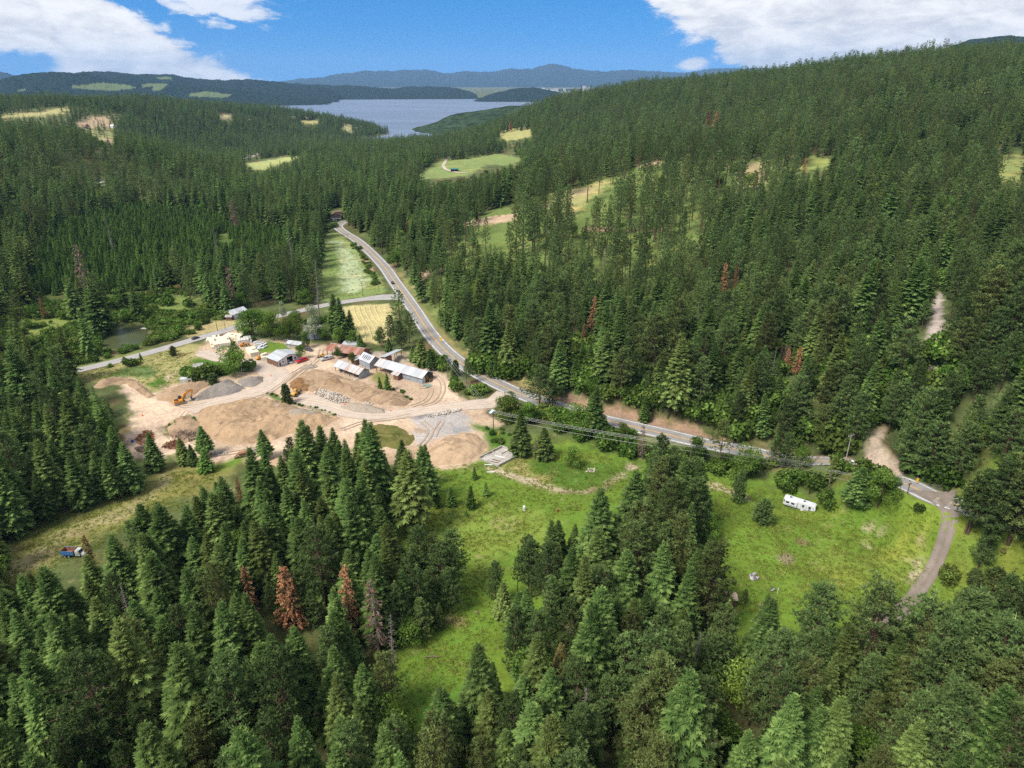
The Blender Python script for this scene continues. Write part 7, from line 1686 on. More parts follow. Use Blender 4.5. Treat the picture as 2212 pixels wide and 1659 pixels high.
def pickup(p, rz, m, label, canopy=False, s=1.0, name='pickup_truck'):
    e = empty(name, p, rz, label, 'pickup truck' if name == 'pickup_truck' else 'car'); e.scale = (s, s, s)
    if name == 'pickup_truck':
        mb = MB(); mb.prism([(-2.75, .45), (2.7, .45), (2.75, .75), (2.7, 1.02), (1.35, 1.12), (-.65, 1.12), (-.65, .62), (-2.75, .62)], -.95, .95, m)
        for y in (-.92, .92): mb.box((-1.7, y, .86), (2.1, .07, .5), m)
        mb.box((-2.72, 0, .86), (.07, 1.8, .5), m); mb.build('body', e, .04)
        mb = MB(); mb.prism([(1.35, 1.12), (.75, 1.78), (-.5, 1.8), (-.68, 1.12)], -.86, .86, m, .12); mb.build('cab', e, .05)
        mb = MB(); mb.prism([(1.26, 1.17), (.78, 1.68), (-.42, 1.70), (-.58, 1.17)], -.875, .875, GLASS, .12); mb.build('side_window', e)
        mb = MB(); mb.hexa([(1.39, -.75, 1.14), (1.39, .75, 1.14), (1.36, .75, 1.13), (1.36, -.75, 1.13), (.83, -.68, 1.74), (.83, .68, 1.74), (.79, .68, 1.74), (.79, -.68, 1.74)], GLASS); mb.build('windscreen', e)
        if canopy:
            mb = MB(); mb.prism([(-.68, 1.1), (-.68, 1.72), (-2.55, 1.68), (-2.74, 1.1)], -.9, .9, m, .1); mb.build('canopy', e, .05)
        wheels(e, (-1.75, 1.75), 1.95, .39); bx = 2.74
    else:
        mb = MB(); mb.prism([(-2.2, .35), (2.2, .35), (2.25, .7), (1.2, .92), (-1.6, .95), (-2.25, .85)], -.88, .88, m); mb.build('body', e, .05)
        mb = MB(); mb.prism([(1.15, .92), (.4, 1.42), (-.9, 1.42), (-1.65, .95)], -.8, .8, m, .12); mb.build('roof', e, .05)
        mb = MB(); mb.prism([(1.05, .95), (.42, 1.34), (-.85, 1.34), (-1.5, .97)], -.815, .815, GLASS, .12); mb.build('side_window', e)
        mb = MB(); mb.hexa([(1.2, -.7, .93), (1.2, .7, .93), (1.16, .7, .93), (1.16, -.7, .93), (.47, -.64, 1.40), (.47, .64, 1.40), (.43, .64, 1.40), (.43, -.64, 1.40)], GLASS); mb.build('windscreen', e)
        wheels(e, (-1.35, 1.35), 1.8, .33, .2); bx = 2.2
    for y in (-.68, .68):
        mb = MB(); mb.box((bx, y, .8 if name == 'pickup_truck' else .66), (.06, .32, .16), LAMP); mb.build('headlight', e); mb = MB(); mb.box((-bx - .01, y, .85 if name == 'pickup_truck' else .72), (.06, .2, .2), TAIL); mb.build('tail_light', e)
    mb = MB(); mb.box((bx + .03, 0, .5), (.14, 1.75, .18), SILVER); mb.build('bumper', e)
    return e
A, rz, L_ = along_site(z1(740, 478), z1(905, 425)); c = g1(*z1(820, 455)); pickup(c, rz + math.pi, RED, 'bright red pickup truck parked beside the white garage', s=1.08)
A, rz, L_ = along_site(z1(1205, 435), z1(1360, 395)); c = g1(*z1(1280, 418)); pickup(c, rz + math.pi, SILVER, 'silver pickup truck with canopy parked before the rusty roof', True, 1.08)
A, rz, L_ = along_site(z1(905, 235), z1(995, 258)); pickup(g1(*z1(950, 250)), rz, DARKP, 'dark car parked by the low shed behind the garage', name='parked_car')
gA, grz, gW, gD, gx0, gx1 = GAR; M_ = Matrix.Translation(gA) @ Matrix.Rotation(grz, 4, 'Z'); pc = M_ @ Vector(((gx0 + gx1) / 2, .9, 0)); pickup(pc, grz - math.pi / 2, WHITEP, 'white car nosing out of the garage bay door', name='parked_car', s=.9)
hx = g1(*k8(665, 745)); i_ = int(np.argmin(np.hypot(HIGHWAY[:, 0] - hx.x, HIGHWAY[:, 1] - hx.y))); hd_ = HIGHWAY[i_ - 1] - HIGHWAY[i_ + 1]; pickup((hx.x, hx.y, hz[i_] + .11), math.atan2(-hd_[1], -hd_[0]), DARKP, 'black car driving on the highway above the junction', name='moving_car')
hx = g1(*c5(1558, 488)); A, rz, L_ = along_site(c5(1500, 505), c5(1600, 470)); pickup((hx.x, hx.y, hx.z + .1), rz, DARKP, 'dark car on the side road behind the cream stacks', name='moving_car', s=.9)
c = g1(*z1(345, 520)); pickup(c, grz + 1.9, WHITEP, 'white car with raised bonnet standing at the left corner of the garage', name='parked_car', s=.75)
hx = g1(*k8(205, 240)); pickup((hx.x, hx.y - 3, hx.z + .1), .2, WHITEP, 'white car parked before the far brown-roofed house', name='parked_car')

# travel trailer
A, rz, L_ = along_site(zr(475, 790), zr(1610, 1030)); e = empty('travel_trailer', A, rz, 'long white fifth-wheel travel trailer parked on the green meadow', 'trailer'); s_ = L_ / 10.6; e.scale = (s_, s_, s_)
RVW = mat('trailer_white', (.62, .62, .63), .4, 0, .04, spec=.5); RVG = mat('trailer_stripe', (.10, .13, .17), .4); RVL = mat('trailer_grey', (.42, .46, .50), .4)
mb = MB(); mb.prism([(0, .8), (8.6, .62), (8.95, 1.35), (11.0, 1.45), (11.3, 2.3), (11.1, 3.3), (10.6, 3.62), (.25, 3.62), (0, 3.4)], 0, 2.5, RVW); mb.build('body', e, .07)
mb = MB(); mb.box((5.15, 1.25, 3.66), (9.9, 2.36, .08), mat('trailer_roof', (.52, .53, .54), .5, var=.06)); mb.build('roof', e, .03)
mb = MB(); mb.box((2.75, -.28, 2.05), (4.3, .55, 2.2), RVW); so = mb.build('slide_out', e, .04)
for x, w in ((1.6, 1.2), (3.5, 1.2)): mb = MB(); mb.box((x, -.57, 2.35), (w, .04, .75), GLASS); o = mb.build('window', so)
for x, w, h in ((.32, .3, .9), (7.0, .75, .95), (9.25, .75, 1.15)): panel(e, 'window', (x, -.02, 2.35), (w, .05, h), GLASS, RVL)
panel(e, 'door', (5.75, -.02, 1.85), (.72, .05, 1.95), RVW, RVL)
for y0, m_ in ((1.35, RVG), (1.18, RVL)): 
    for a, b in ((.6, 4.8),): mb = MB(); mb.prism([(a, y0), (b, y0 - .12), (b, y0 + .0), ((a + b) / 2, y0 + .16)], -.585, -.565, m_); mb.build('stripe', so)
for cx, cz, rx_, rzv in ((7.4, 1.9, 1.0, .55), (9.9, 2.0, .8, .75)):
    mb = MB(); mb.tube([(cx + rx_ * math.cos(t), -.02, cz + rzv * math.sin(t)) for t in np.linspace(-2.4, 1.3, 14)], .06, RVG, 5); mb.build('stripe', e)
mb = MB(); mb.tube([(.3, -.02, 1.2), (5, -.02, 1.15), (8.7, -.02, 1.0)], .05, RVG, 5); mb.build('stripe', e)
for x in (2.2, 7.0): mb = MB(); mb.box((x, 1.25, 3.8), (.75, .7, .28), mat('vent_dark', (.05, .05, .07), .5)); mb.build('roof_vent', e, .05)
mb = MB(); mb.hexa([(11.22, .35, 2.3), (11.34, .35, 2.3), (11.34, 2.15, 2.3), (11.22, 2.15, 2.3), (11.03, .35, 3.2), (11.17, .35, 3.2), (11.17, 2.15, 3.2), (11.03, 2.15, 3.2)], GLASS); mb.build('front_window', e)
wheels(e, (3.6, 4.5), 2.5, .38); 
for o in e.children:
    if o.name.startswith('wheel'): o.location = (0, 1.25, 0)
mb = MB(); mb.box((4.3, 1.25, .72), (8.2, 2.1, .22), BLACKM); mb.build('chassis', e)
mb = MB(); mb.box((7.2, -.55, .5), (1.6, .8, .12), RVW); mb.box((7.2, -.3, .7), (1.6, .5, .1), RVW); mb.build('entry_steps', e)
for y in (.5, 2.0): mb = MB(); mb.tube([(9.0, y, 1.3), (9.0, y, 0)], .07, STEEL); mb.build('landing_leg', e)
mb = MB(); mb.tube([(10.0, 1.25, 1.5), (10.0, 1.25, .9)], .12, STEEL); mb.build('hitch_pin', e)

# blue dump truck
A, rz, L_ = along_site(zt(352, 428), zt(735, 432)); e = empty('dump_truck', A, rz, 'old dump truck with blue box and rusty floor under the firs', 'truck'); s_ = L_ / 7.2; e.scale = (s_, s_, s_)
BLUE = mat('truck_blue', (.045, .16, .38), .6, 0, .15, 2, (.10, .16, .22)); RUSTF = mat('truck_rust', (.22, .095, .05), .9, 0, .25, 2, (.30, .16, .09))
mb = MB(); mb.box((1.9, 1.2, 1.15), (3.8, 2.3, .12), RUSTF); mb.build('box_floor', e)
for y in (.06, 2.34):
    mb = MB(); mb.box((1.9, y, 1.8), (3.9, .1, 1.3), BLUE); o = mb.build('box_side', e); q = MB(); q.box((1.9, y + (.07 if y < 1 else -.07), 1.78), (3.7, .04, 1.2), RUSTF); q.build('liner', o)
    for k in range(5): q = MB(); q.box((.3 + .8 * k, y - (.08 if y < 1 else -.08), 1.8), (.1, .06, 1.25), BLUE); q.build('rib', o)
for x in (0, 3.8): mb = MB(); mb.box((x, 1.2, 1.8 if x == 0 else 1.9), (.1, 2.2, 1.25 if x == 0 else 1.5), RUSTF); mb.build('tailgate' if x == 0 else 'headboard', e)
mb = MB(); mb.prism([(4.1, .8), (5.6, .8), (5.6, 1.7), (5.3, 2.5), (4.15, 2.55)], .2, 2.2, mat('truck_cab', (.42, .48, .45), .5, 0, .15, 2, (.25, .25, .22)), .1); mb.build('cab', e, .06)
mb = MB(); mb.prism([(5.6, .8), (7.1, .8), (7.1, 1.45), (5.6, 1.6)], .45, 1.95, MATS['truck_cab'], .1); mb.build('bonnet', e, .05)
mb = MB(); mb.hexa([(5.66, .45, 1.72), (5.66, 1.95, 1.72), (5.58, 1.95, 1.72), (5.58, .45, 1.72), (5.4, .5, 2.4), (5.4, 1.9, 2.4), (5.32, 1.9, 2.4), (5.32, .5, 2.4)], GLASS); mb.build('windscreen', e)
mb = MB(); mb.box((3.4, 1.2, .8), (6.8, .9, .25), STEEL); mb.build('chassis', e); wheels(e, (1.0, 2.2, 6.3), 2.3, .5, .3)
for o in e.children:
    if o.name.startswith('wheel'): o.location = (0, 1.2, 0)

# excavator
A, rz, L_ = along_site(z4(290, 452), z4(520, 392)); c = g1(*z4(400, 425)); e = empty('excavator', c, rz, 'orange crawler excavator with its boom over the dark gravel heap', 'excavator'); s_ = 1.0; e.scale = (s_,) * 3
for y in (-1.2, 1.2):
    mb = MB(); mb.prism([(-1.9, 0), (1.9, 0), (2.25, .3), (2.25, .55), (1.9, .85), (-1.9, .85), (-2.25, .55), (-2.25, .3)], y - .28, y + .28, mat('track_dust', (.25, .20, .15), .9, var=.3)); mb.build('track', e, .04)
mb = MB(); mb.box((0, 0, .7), (2.2, 1.9, .5), STEEL); mb.build('undercarriage', e)
mb = MB(); mb.box((-.55, 0, 1.45), (3.4, 2.5, .9), ORANGEM); mb.box((-1.75, 0, 1.55), (1.1, 2.6, 1.1), ORANGEM); mb.build('body', e, .08)
mb = MB(); mb.box((-1.3, -.2, 2.13), (1.6, 1.7, .12), BLACKM); mb.build('engine_cover', e)
mb = MB(); mb.prism([(-.2, 1.9), (1.15, 1.9), (1.2, 2.4), (.8, 3.1), (-.2, 3.1)], .3, 1.3, BLACKM); o = mb.build('cab', e, .05); mb = MB(); mb.prism([(-.1, 2.1), (1.1, 2.1), (1.13, 2.4), (.76, 2.98), (-.1, 2.98)], .27, 1.33, GLASS); mb.build('window', o)
def beam(pts, w, y, m, nm, par):
    mb = MB()
    for (a, b, wa, wb) in pts:
        a, b = Vector((a[0], y, a[1])), Vector((b[0], y, b[1])); d = (b - a).normalized(); n = Vector((-d.z, 0, d.x)); t = Vector((0, w / 2, 0))
        mb.hexa([a - n * wa - t, b - n * wb - t, b - n * wb + t, a - n * wa + t, a + n * wa - t, b + n * wb - t, b + n * wb + t, a + n * wa + t], m)
    return mb.build(nm, par)
beam([((.8, 1.6), (2.4, 4.0), .3, .4), ((2.4, 4.0), (5.3, 4.9), .4, .22)], .5, -.15, ORANGEM, 'boom', e)
beam([((5.5, 5.3), (4.75, 2.2), .3, .18)], .38, -.15, ORANGEM, 'stick', e)
beam([((1.3, 1.5), (2.7, 3.4), .1, .1)], .5, -.15, BLACKM, 'cylinder', e); beam([((3.2, 4.7), (5.2, 5.3), .1, .1)], .2, -.15, STEEL, 'cylinder', e)
mb = MB(); mb.prism([(4.9, 2.25), (4.5, 2.3), (4.1, 1.5), (4.4, .8), (5.0, .7), (4.85, 1.3)], -.7, .4, STEEL); mb.build('bucket', e)

def loader(p, rz, label, m=YELM, s=1.0, up=.6):
    e = empty('wheel_loader', p, rz, label, 'loader'); e.scale = (s, s, s)
    mb = MB(); mb.prism([(-2.6, .9), (-.2, .8), (-.2, 1.75), (-2.3, 1.85), (-2.6, 1.5)], -.85, .85, m); mb.build('body', e, .06)
    mb = MB(); mb.box((.75, 0, 1.05), (1.7, .9, .6), m); mb.build('front_frame', e, .04)
    mb = MB(); mb.prism([(-.9, 1.8), (.35, 1.75), (.25, 3.0), (-.8, 3.0)], -.65, .65, m, .05); o = mb.build('cab', e, .04); q = MB(); q.prism([(-.78, 1.95), (.27, 1.92), (.2, 2.82), (-.7, 2.82)], -.67, .67, GLASS, .05); q.build('window', o)
    for x in (-1.5, 1.2):
        for y in (-1.05, 1.05):
            mb = MB(); mb.wheel((x, y, .75), .75, .5, TYRE); o = mb.build('wheel', e); h = MB(); h.tube([(x, y - .27, .75), (x, y + .27, .75)], .38, m, 10); h.build('rim', o)
    for y in (-.5, .5): beam([((.6, 1.5), (1.9, 1.5 + up * .6), .15, .15), ((1.9, 1.5 + up * .6), (2.7, .7 + up), .15, .12)], .18, y, m, 'lift_arm', e)
    mb = MB(); mb.prism([(2.6, .35 + up), (3.5, .15 + up), (3.55, .25 + up), (2.85, .6 + up), (2.9, 1.2 + up), (2.7, 1.25 + up)], -1.3, 1.3, STEEL); mb.build('bucket', e)
    return e
A, rz, L_ = along_site(z1(660, 1090), z1(800, 980)); loader(g1(*z1(715, 1075)), rz, 'dusty yellow wheel loader in the rusty orange dug bank', s=.95)
A, rz, L_ = along_site(z1(1270, 350), z1(1155, 360)); loader(g1(*z1(1205, 372)), rz, 'small yellow tractor loader behind the silver pickup', s=.72, up=.2)
A, rz, L_ = along_site(z3(1240, 785), z3(1330, 745)); loader(g1(*z3(1280, 782)), rz, 'small orange yellow loader beside the cream stack at the garage', ORANGEM, .62, .1)
lA, lrz, lW, lD = LS; M_ = Matrix.Translation(lA) @ Matrix.Rotation(lrz, 4, 'Z'); p = M_ @ Vector((lW - .6, lD * .55, 0)); loader(p, lrz + .1, 'yellow loader parked in the open carport end of the long shed', s=.8, up=.2)
A, rz, L_ = along_site(z3(940, 540), z3(1060, 530)); loader(g1(*z3(1000, 535)), rz, 'orange forklift loader between the cream stacks and the dark pine', ORANGEM, .75, .6)

# screening machine with conveyor
A, rz, L_ = along_site(z4(1400, 1440), z4(1750, 1372)); e = empty('screening_machine', A, rz, 'rusty tan gravel screening machine with rising conveyor belt', 'screening machine'); s_ = L_ / 9.5; e.scale = (s_,) * 3
TANM = mat('machine_tan', (.36, .27, .17), .8, 0, .2, 2, (.22, .12, .07))
mb = MB(); mb.box((5.8, 0, 1.0), (6.2, 2.0, 1.1), TANM); mb.build('hopper_frame', e, .05)
for k in range(6): mb = MB(); mb.box((3.0 + k * 1.1, -1.05, 1.9), (.14, .1, 1.0), TANM); mb.build('strut', e)
for z in (1.7, 2.35):
    for y in (-1.05, 1.05): mb = MB(); mb.box((5.8, y, z), (6.3, .12, .14), TANM); mb.build('rail', e)
mb = MB(); mb.hexa([(2.4, -1.2, 2.2), (8.4, -1.2, 2.6), (8.4, 1.2, 2.6), (2.4, 1.2, 2.2), (2.4, -1.5, 2.6), (8.4, -1.5, 3.0), (8.4, 1.5, 3.0), (2.4, 1.5, 2.6)], RUSTF); mb.build('screen_deck', e)
for y in (-1.1, 1.1): beam([((0, .1), (3.0, 2.6), .18, .18)], .16, y, TANM, 'feed_arm', e)
mb = MB(); mb.hexa([(.2, -1, .3), (2.8, -1, 2.3), (2.8, 1, 2.3), (.2, 1, .3), (.1, -1, .45), (2.7, -1, 2.45), (2.7, 1, 2.45), (.1, 1, .45)], WOODR); mb.build('feed_belt', e)
mb = MB(); mb.prism([(6.6, 3.0), (8.2, 3.1), (8.0, 4.1), (7.2, 4.2)], -.9, .9, RUSTF); mb.build('hopper', e)
mb = MB(); mb.hexa([(8.6, -.5, 1.6), (14.5, -.5, 4.6), (14.5, .5, 4.6), (8.6, .5, 1.6), (8.5, -.5, 1.85), (14.4, -.5, 4.85), (14.4, .5, 4.85), (8.5, .5, 1.85)], mat('belt_grey', (.12, .12, .15), .7)); mb.build('conveyor', e)
for y in (-.55, .55): beam([((8.6, 1.3), (14.5, 4.3), .08, .08)], .08, y, TANM, 'conveyor_rail', e)
for x in (9.8, 12): mb = MB(); mb.tube([(x, 0, 0), (x, 0, (x - 8.6) * .51 + 1.5)], .1, TANM); mb.build('leg', e)
for x in (4, 8):
    for y in (-.95, .95): mb = MB(); mb.wheel((x, y, .45), .45, .3, TYRE); mb.build('wheel', e)

# ------------------------------------------------------------------ poles, wires, signs, small things
POLEW = mat('pole_wood', (.14, .105, .08), .9, var=.3, scale=2); POLEG = mat('pole_grey', (.30, .28, .26), .9, var=.25, scale=2); WIREM = mat('wire', (.36, .36, .35), .5, .3); INSUL = mat('insulator', (.5, .52, .52), .4)
def pole(ub, vb, vt, label, m=POLEW, arm=2.4, arz=0.0, r=.16, ut=None, light=False):
    p = g1(ub, vb); h = height_at(p, vt); e = empty('utility_pole', p, arz, label, 'utility pole')
    mb = MB(); mb.tube([(0, 0, -.5), (0, 0, h)], r * 1.15, m, 8, r * .8); mb.build('post', e)
    if arm:
        mb = MB(); mb.box((0, 0, h - .35), (arm, .16, .18), m); a = mb.build('crossarm', e)
        for x in (-arm * .45, 0, arm * .45): q = MB(); q.tube([(x, 0, h - .26), (x, 0, h - .02)], .07, INSUL); q.build('insulator', a)
    if light:
        mb = MB(); mb.box((.6, -.3, h + .1), (2.2, 1.1, .14), mat('panel_bluish', (.42, .50, .55), .3), ry=.3); mb.box((-.5, .1, h), (.9, .5, .2), TRIMW); mb.build('lamp_panel', e)
    return p, h
def hwdir(p):
    i = int(np.argmin(np.hypot(HIGHWAY[:, 0] - p[0], HIGHWAY[:, 1] - p[1]))); d = HIGHWAY[min(i + 4, len(HIGHWAY) - 1)] - HIGHWAY[max(i - 4, 0)]; return math.atan2(d[1], d[0]) + math.pi / 2
LINE = [(1066, 932, 889, 'utility pole with bluish lamp panel above the sand heap', True), (1487, 1021, 962, 'dark utility pole in the middle of the roadside hedge', False), (1727.5, 1037, 999, 'grey utility pole in the hedge left of the yellow guy marker', False), (1787, 1067, 1017, 'dark utility pole behind the trailer, with a yellow guy marker', False), (1959.5, 1067, 1043, 'short dark utility pole at the right end of the hedge, before the road', False)]
tops = []
for ub, vb, vt, lb, lt in LINE:
    p = g1(ub, vb); q = pole(ub, vb, vt, lb, POLEW, 2.2, hwdir(p), light=lt); tops.append((q[0] + Vector((0, 0, q[1])), hwdir(p)))
P_, H_ = pole(1826, 998, 939, 'tallest pale utility pole beside the dirt lane with a crossarm', POLEG, 2.6, hwdir(g1(1826, 998)))
pole(*c4(1260, 98), c4(1260, 12)[1], 'utility pole at the corner of highway and side road', POLEW, 0); pole(*c4(1147, 127), c4(1145, 40)[1], 'utility pole at the foot of the pale highway meadow', POLEW, 0)
pole(*c4(1624, 527), c4(1622, 455)[1], 'thin utility pole on the highway bank behind the long shed', POLEW, 0); pole(*c5(1733, 425), c5(1722, 340)[1], 'dark utility pole left of a paler one behind the cream stacks', POLEW, 0); pole(*c5(1796, 418), c5(1788, 335)[1], 'paler utility pole with a cap behind the cream stacks', POLEG, 1.2)
pole(*c5(515, 752), c5(495, 645)[1], 'yellowish utility pole at the left end of the side road', mat('pole_yellow', (.40, .30, .12), .9), 0); pole(*z1(540, 215), z1(527, 38)[1], 'utility pole with crossarm beside the low shed', POLEG, 2.2, .4); pole(*k8(312, 412), k8(308, 345)[1], 'utility pole at the far top of the highway meadow', POLEW, 0); pole(*c4(765, 480), c4(757, 400)[1], 'dark utility pole between the leafy trees behind the dark car', POLEW, 0)
pX, hX = pole(968, 822, 772, 'utility pole on the slope between highway and long shed', POLEW, 2.0, hwdir(g1(968, 822)))
tops = [(pX + Vector((0, 0, hX)), hwdir(pX))] + tops
endp = g1(2300, 1125); tops.append((endp + Vector((0, 0, 8.5)), tops[-1][1]))
for i in range(len(tops) - 1):
    (a, ra), (b, rb) = tops[i], tops[i + 1]
    e = empty('power_line', tuple(a), 0, ['power line wires dropping from the slope by the long shed to the lamp panel pole', 'power line wires from the lamp panel pole to the pole in the hedge', 'power line wires from the dark hedge pole to the grey hedge pole', 'power line wires between the two poles behind the trailer', 'power line wires to the short pole at the hedge end', 'power line wires crossing the driveway mouth at the right edge'][i], 'power line')
    for off, dz in ((-1, -.05), (0, -.02), (1, -.05), (0, -2.2)):
        pa = a + Vector((math.cos(ra) * off, math.sin(ra) * off, dz)); pb = b + Vector((math.cos(rb) * off, math.sin(rb) * off, dz)); n = 14; sag = (pb - pa).length * .012
        mb = MB(); mb.tube([pa.lerp(pb, t) - Vector((0, 0, sag * 4 * t * (1 - t))) - a for t in np.linspace(0, 1, n)], .026, WIREM, 4); mb.build('wire', e)
SIGNY = mat('sign_yellow', (.80, .45, .02), .5); 
def road_sign(u, v, label, s=.9, diamond=True):
    p = g1(u, v); e = empty('road_sign', p, 0, label, 'road sign'); mb = MB(); mb.tube([(0, 0, -.2), (0, 0, 2.4)], .05, POLEG); mb.build('post', e)
    mb = MB(); mb.box((0, -.07, 2.2 if diamond else 1.4), (s, .05, s) if diamond else (.7, .05, 1.3), SIGNY, ry=R(45) if diamond else 0); mb.build('sign_plate', e)
    if diamond: mb = MB(); mb.box((0, -.07, 1.15), (.75, .05, .7), SIGNY); mb.build('speed_plate', e)
road_sign(*c4(1693, 452), 'yellow diamond warning sign with a small plate on the highway verge', 1.25); road_sign(*k1(1353, 697), 'yellow road sign seen against the bushes right of the dirt lane', diamond=False)
for u, v0, v1, lb in ((*zr(2000, 595), zr(2030, 375)[1], 'yellow guy wire marker behind the trailer'), (*c6(152, 548), c6(150, 520)[1], 'yellow guy wire marker below the lamp panel pole')):
    p = g1(u, v0); h = height_at(p, v1); mb = MB(); mb.tube([(0, 0, 0), (.35, .2, h)], .11, SIGNY, 8); mb.tube([(.35, .2, h), (.4, .22, h + .12)], .05, STEEL, 6); o = mb.build('guy_marker'); o.location = p; tag(o, lb, 'guy marker')
p = g1(*k1(828, 560)); e = empty('mailbox', p, .2, 'pair of white mailboxes on one post beside the highway at the dirt lane', 'mailbox'); mb = MB(); mb.box((0, 0, .8), (.14, .14, 1.8), TIMBER); mb.box((0, 0, 1.7), (1.6, .2, .1), TIMBER); mb.build('post', e)
for x in (-.45, .45): mb = MB(); mb.prism([(-.28 + x, 1.75), (.28 + x, 1.75), (.28 + x, 2.1), (.14 + x, 2.28), (-.14 + x, 2.28), (-.28 + x, 2.1)], -.45, .45, TRIMW); mb.build('box', e)
p = g1(*c5(1056, 1310)); mb = MB(); BL = mat('barrel_blue', (.03, .09, .35), .5); mb.tube([(0, 0, 0), (0, 0, .3), (0, 0, .32), (0, 0, 1.0)], .45, BL, 14); mb.tube([(0, 0, .33), (0, 0, .40)], .48, BL, 14); mb.tube([(0, 0, .68), (0, 0, .74)], .48, BL, 14); o = mb.build('barrel'); o.location = p; tag(o, 'blue barrel left of the rust red stump pile', 'barrel')
ORC = mat('cone_orange', (.75, .13, .04), .6)
for u, v, lb in ((*c5(1135, 1100), 'orange marker at the foot of the firs left of the yard'), (*c5(1120, 1322), 'orange marker in front of the rust red stump pile'), (*c5(1225, 1268), 'orange marker right of the rust red stump pile'), (*c5(828, 1432), 'orange marker in the grass left of the stump pile'), (*c4(1340, 932), 'orange marker on the dirt road below the white rubble'), (*c4(505, 687), 'orange marker at the culvert of the yard road'), (*c4(1020, 885), 'orange marker beside the pinkish gravel heap')):
    p = g1(u, v); mb = MB(); mb.tube([(0, 0, .04), (0, 0, .9)], .3, ORC, 10, .06); mb.box((0, 0, .03), (.7, .7, .06), ORC); o = mb.build('traffic_cone'); o.location = p; tag(o, lb, 'traffic cone')
p = g1(*z3(980, 1000)); e = empty('tank', p, .6, 'round white tank lying in the grass below the dark pine clump', 'tank'); mb = MB(); mb.tube([(-.9, 0, .75), (-.75, 0, .75), (.75, 0, .75), (.9, 0, .75)], .72, TRIMW, 16); mb.build('shell', e); mb = MB(); mb.tube([(-.98, 0, .75), (-.9, 0, .75)], .45, DARKIN, 14); mb.build('end_cap', e)
for x in (-.5, .5): mb = MB(); mb.box((x, 0, .08), (.2, 1.1, .2), TIMBER); mb.build('cradle', e)
p = g1(*k4(645, 470)); e = empty('satellite_dish', p, .3, 'small grey satellite dish on a post in the trailer meadow', 'satellite dish'); mb = MB(); mb.tube([(0, 0, 0), (0, 0, 1.0)], .06, STEEL); mb.build('post', e)
mb = MB(); n = 14; rings = [(0, .0), (.3, .04), (.55, .14), (.7, .26)]; base = [[(r_ * math.cos(2 * math.pi * k / n), -d_ * 1 - .05, 1.15 + r_ * math.sin(2 * math.pi * k / n)) for k in range(n)] for r_, d_ in rings[1:]]
for k in range(n):
    mb.poly([(0, -.05, 1.15), base[0][k], base[0][(k + 1) % n]], SILVER)
    for i in range(2): mb.poly([base[i][k], base[i + 1][k], base[i + 1][(k + 1) % n], base[i][(k + 1) % n]], SILVER)
mb.build('dish', e)
p = g1(*k4(685, 480)); mb = MB(); mb.tube([(0, 0, 0), (0, 0, 1.5)], .06, TRIMW); mb.box((0, 0, 1.5), (.18, .18, .06), TRIMW); o = mb.build('marker_post'); o.location = p; tag(o, 'thin white post right of the satellite dish', 'post')
p = g1(*k3(1174, 195)); mb = MB(); mb.box((0, 0, .8), (.8, .6, 1.6), TRIMW, taper=.85); mb.box((0, -.32, .7), (.5, .06, .6), RVL); o = mb.build('utility_box', None, .05); o.location = p; tag(o, 'white utility box standing in the left meadow', 'utility box')
p = g1(*k3(1364, 202)); mb = MB(); mb.tube([(0, 0, 0), (0, 0, .9)], .3, mat('rust_drum', (.30, .09, .04), .8), 12); mb.tube([(0, 0, .42), (0, 0, .48)], .33, MATS['rust_drum'], 12); o = mb.build('rusty_drum'); o.location = p; tag(o, 'rusty orange drum at the pines in the left meadow', 'drum')
p = g1(*c5(1158, 412)); e = empty('floating_dock', (p.x, p.y, POND_Z + .05), -.1, 'pale wooden floating dock on the pond', 'dock')
for k in range(7): mb = MB(); mb.box((-1.8 + k * .6, 0, .15), (.55, 2.4, .1), mat('dock_wood', (.50, .46, .38), .9)); mb.build('plank', e)
for y in (-.9, .9): mb = MB(); mb.box((0, y, 0), (4.2, .3, .22), TIMBER); mb.build('float', e)
for k, (pts, lb) in enumerate((([c5(1410, 640), c5(1545, 592)], 'long brown log lying on the dry grass by the yard road'), ([k3(610, 1035), k3(690, 1030)], 'bleached fallen branch on the grassy gap'), ([k3(895, 775), k3(912, 787)], 'short pale log lying on the grassy gap'), ([k4(1830, 800), k4(1790, 830)], 'fallen trunk among the trees below the driveway'))):
    a, b = g1(*pts[0]), g1(*pts[1]); mb = MB(); mb.tube([a + Vector((0, 0, .3)), (a + b) / 2 + Vector((.1, .15, .36)), b + Vector((0, 0, .3))], .24 if k != 1 else .09, WOODG if k else WOODR, 8, .1)
    if k < 2:
        for t in (.3, .6, .8): c = a.lerp(b, t) + Vector((0, 0, .3)); mb.tube([c, c + Vector((.3, .7 * (1 if t < .7 else -1), .5))], .07, GREYWOOD if k else WOODR, 5, .03)
    o = mb.build('fallen_log'); tag(o, lb, 'log')
# guard rail
for pts, lb in (((c4(1785, 585), c4(1810, 610), c4(1845, 645)), 'short steel guard rail on the highway bend behind the dark pine'), ((c6(355, 282), c6(400, 297), c6(445, 308)), 'short steel guard rail on the highway opposite the red bank')):
    q = [g1(*p) for p in pts]; e = empty('guard_rail', tuple(q[0]), 0, lb, 'guard rail'); o0 = q[0]
    mb = MB()
    for i in range(2):
        for z in (.55, .75): mb.tube([q[i] - o0 + Vector((0, 0, z)), q[i + 1] - o0 + Vector((0, 0, z))], .1, INSUL, 6)
    mb.build('rail', e)
    for t in np.linspace(0, 1, 6): i = min(int(t * 2), 1); c = q[i].lerp(q[i + 1], t * 2 - i) - o0; mb = MB(); mb.box(c + Vector((0, 0, .35)), (.16, .16, .9), POLEG); mb.build('post', e)
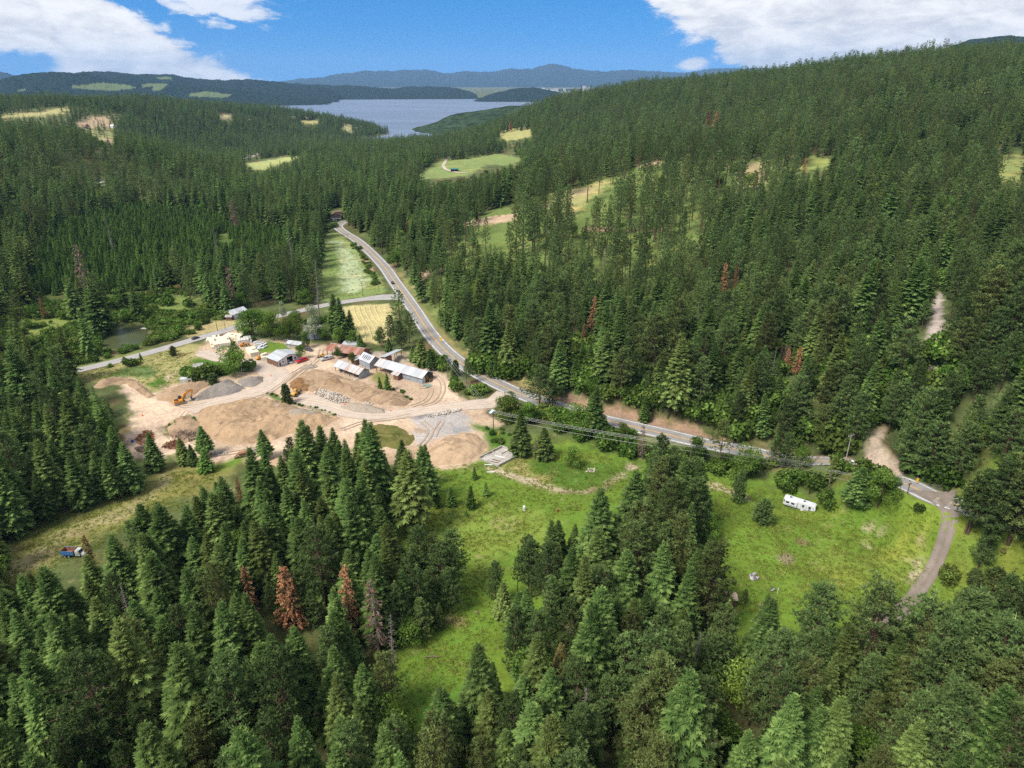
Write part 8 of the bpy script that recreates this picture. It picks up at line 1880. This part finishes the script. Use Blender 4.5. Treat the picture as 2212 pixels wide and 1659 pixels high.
# hay rows on the striped field
HP = G([(755, 664), (838, 660), (846, 692), (830, 735), (778, 735), (757, 692)])[:, :2]; hc = HP.mean(0); HAY = mat('hay', (.50, .42, .20), .95, var=.2, scale=1.2)
a0, b0 = g1(790, 665), g1(800, 735); dd = (b0 - a0).normalized(); nn = Vector((-dd.y, dd.x, 0))
for k in range(-12, 13):
    pts = []; 
    for s in np.linspace(-60, 60, 60):
        q = Vector((hc[0], hc[1], 0)) + nn * (k * 2.9 + 2.2 * math.sin(s / 16)) + dd * s
        if inside(np.array([q.x]), np.array([q.y]), HP)[0]: pts.append((q.x, q.y, float(H(q.x, q.y)[0]) + .12))
    if len(pts) > 3:
        mb = MB(); mb.tube(pts, .38, HAY, 6); o = mb.build('hay_row'); tag(o, 'raked row of pale hay on the striped field beside the highway', 'hay row', 'hay rows on the striped field')
print('things', round(time.time() - T0, 1))

# ------------------------------------------------------------------ air
if True:
    hm = bpy.data.materials.new('haze'); hm.use_nodes = True; t = hm.node_tree; t.nodes.clear(); out = t.nodes.new('ShaderNodeOutputMaterial'); pv = t.nodes.new('ShaderNodeVolumePrincipled')
    pv.inputs['Color'].default_value = (.34, .60, 1.0, 1); pv.inputs['Density'].default_value = 3.3e-5; pv.inputs['Anisotropy'].default_value = .0
    t.links.new(pv.outputs[0], out.inputs['Volume'])
    mb = MB(); mb.box((0, 9000, 375), (62000, 32000, 870), hm); o = mb.build('haze'); tag(o, 'thin blue air over the whole valley', kind='stuff')
    hm.cycles.homogeneous_volume = True
for k_, (u_, v_) in enumerate((z2(1880, 965), z2(1930, 985), z2(1900, 995))):
    p = g1(u_, v_); mb = MB(); mb.box((0, 0, .15 + .1 * k_), (3.2 - .4 * k_, 1.4, .12), mat('sheet_green', (.20, .27, .22), .6)); o = mb.build('roof_sheet'); o.location = p; o.rotation_euler = (0, .05, .3 + .5 * k_); tag(o, 'greenish loose roof sheet on the ground at the carport end of the long shed', 'roof sheet', 'loose roof sheets by the carport')
print('done', round(time.time() - T0, 1))
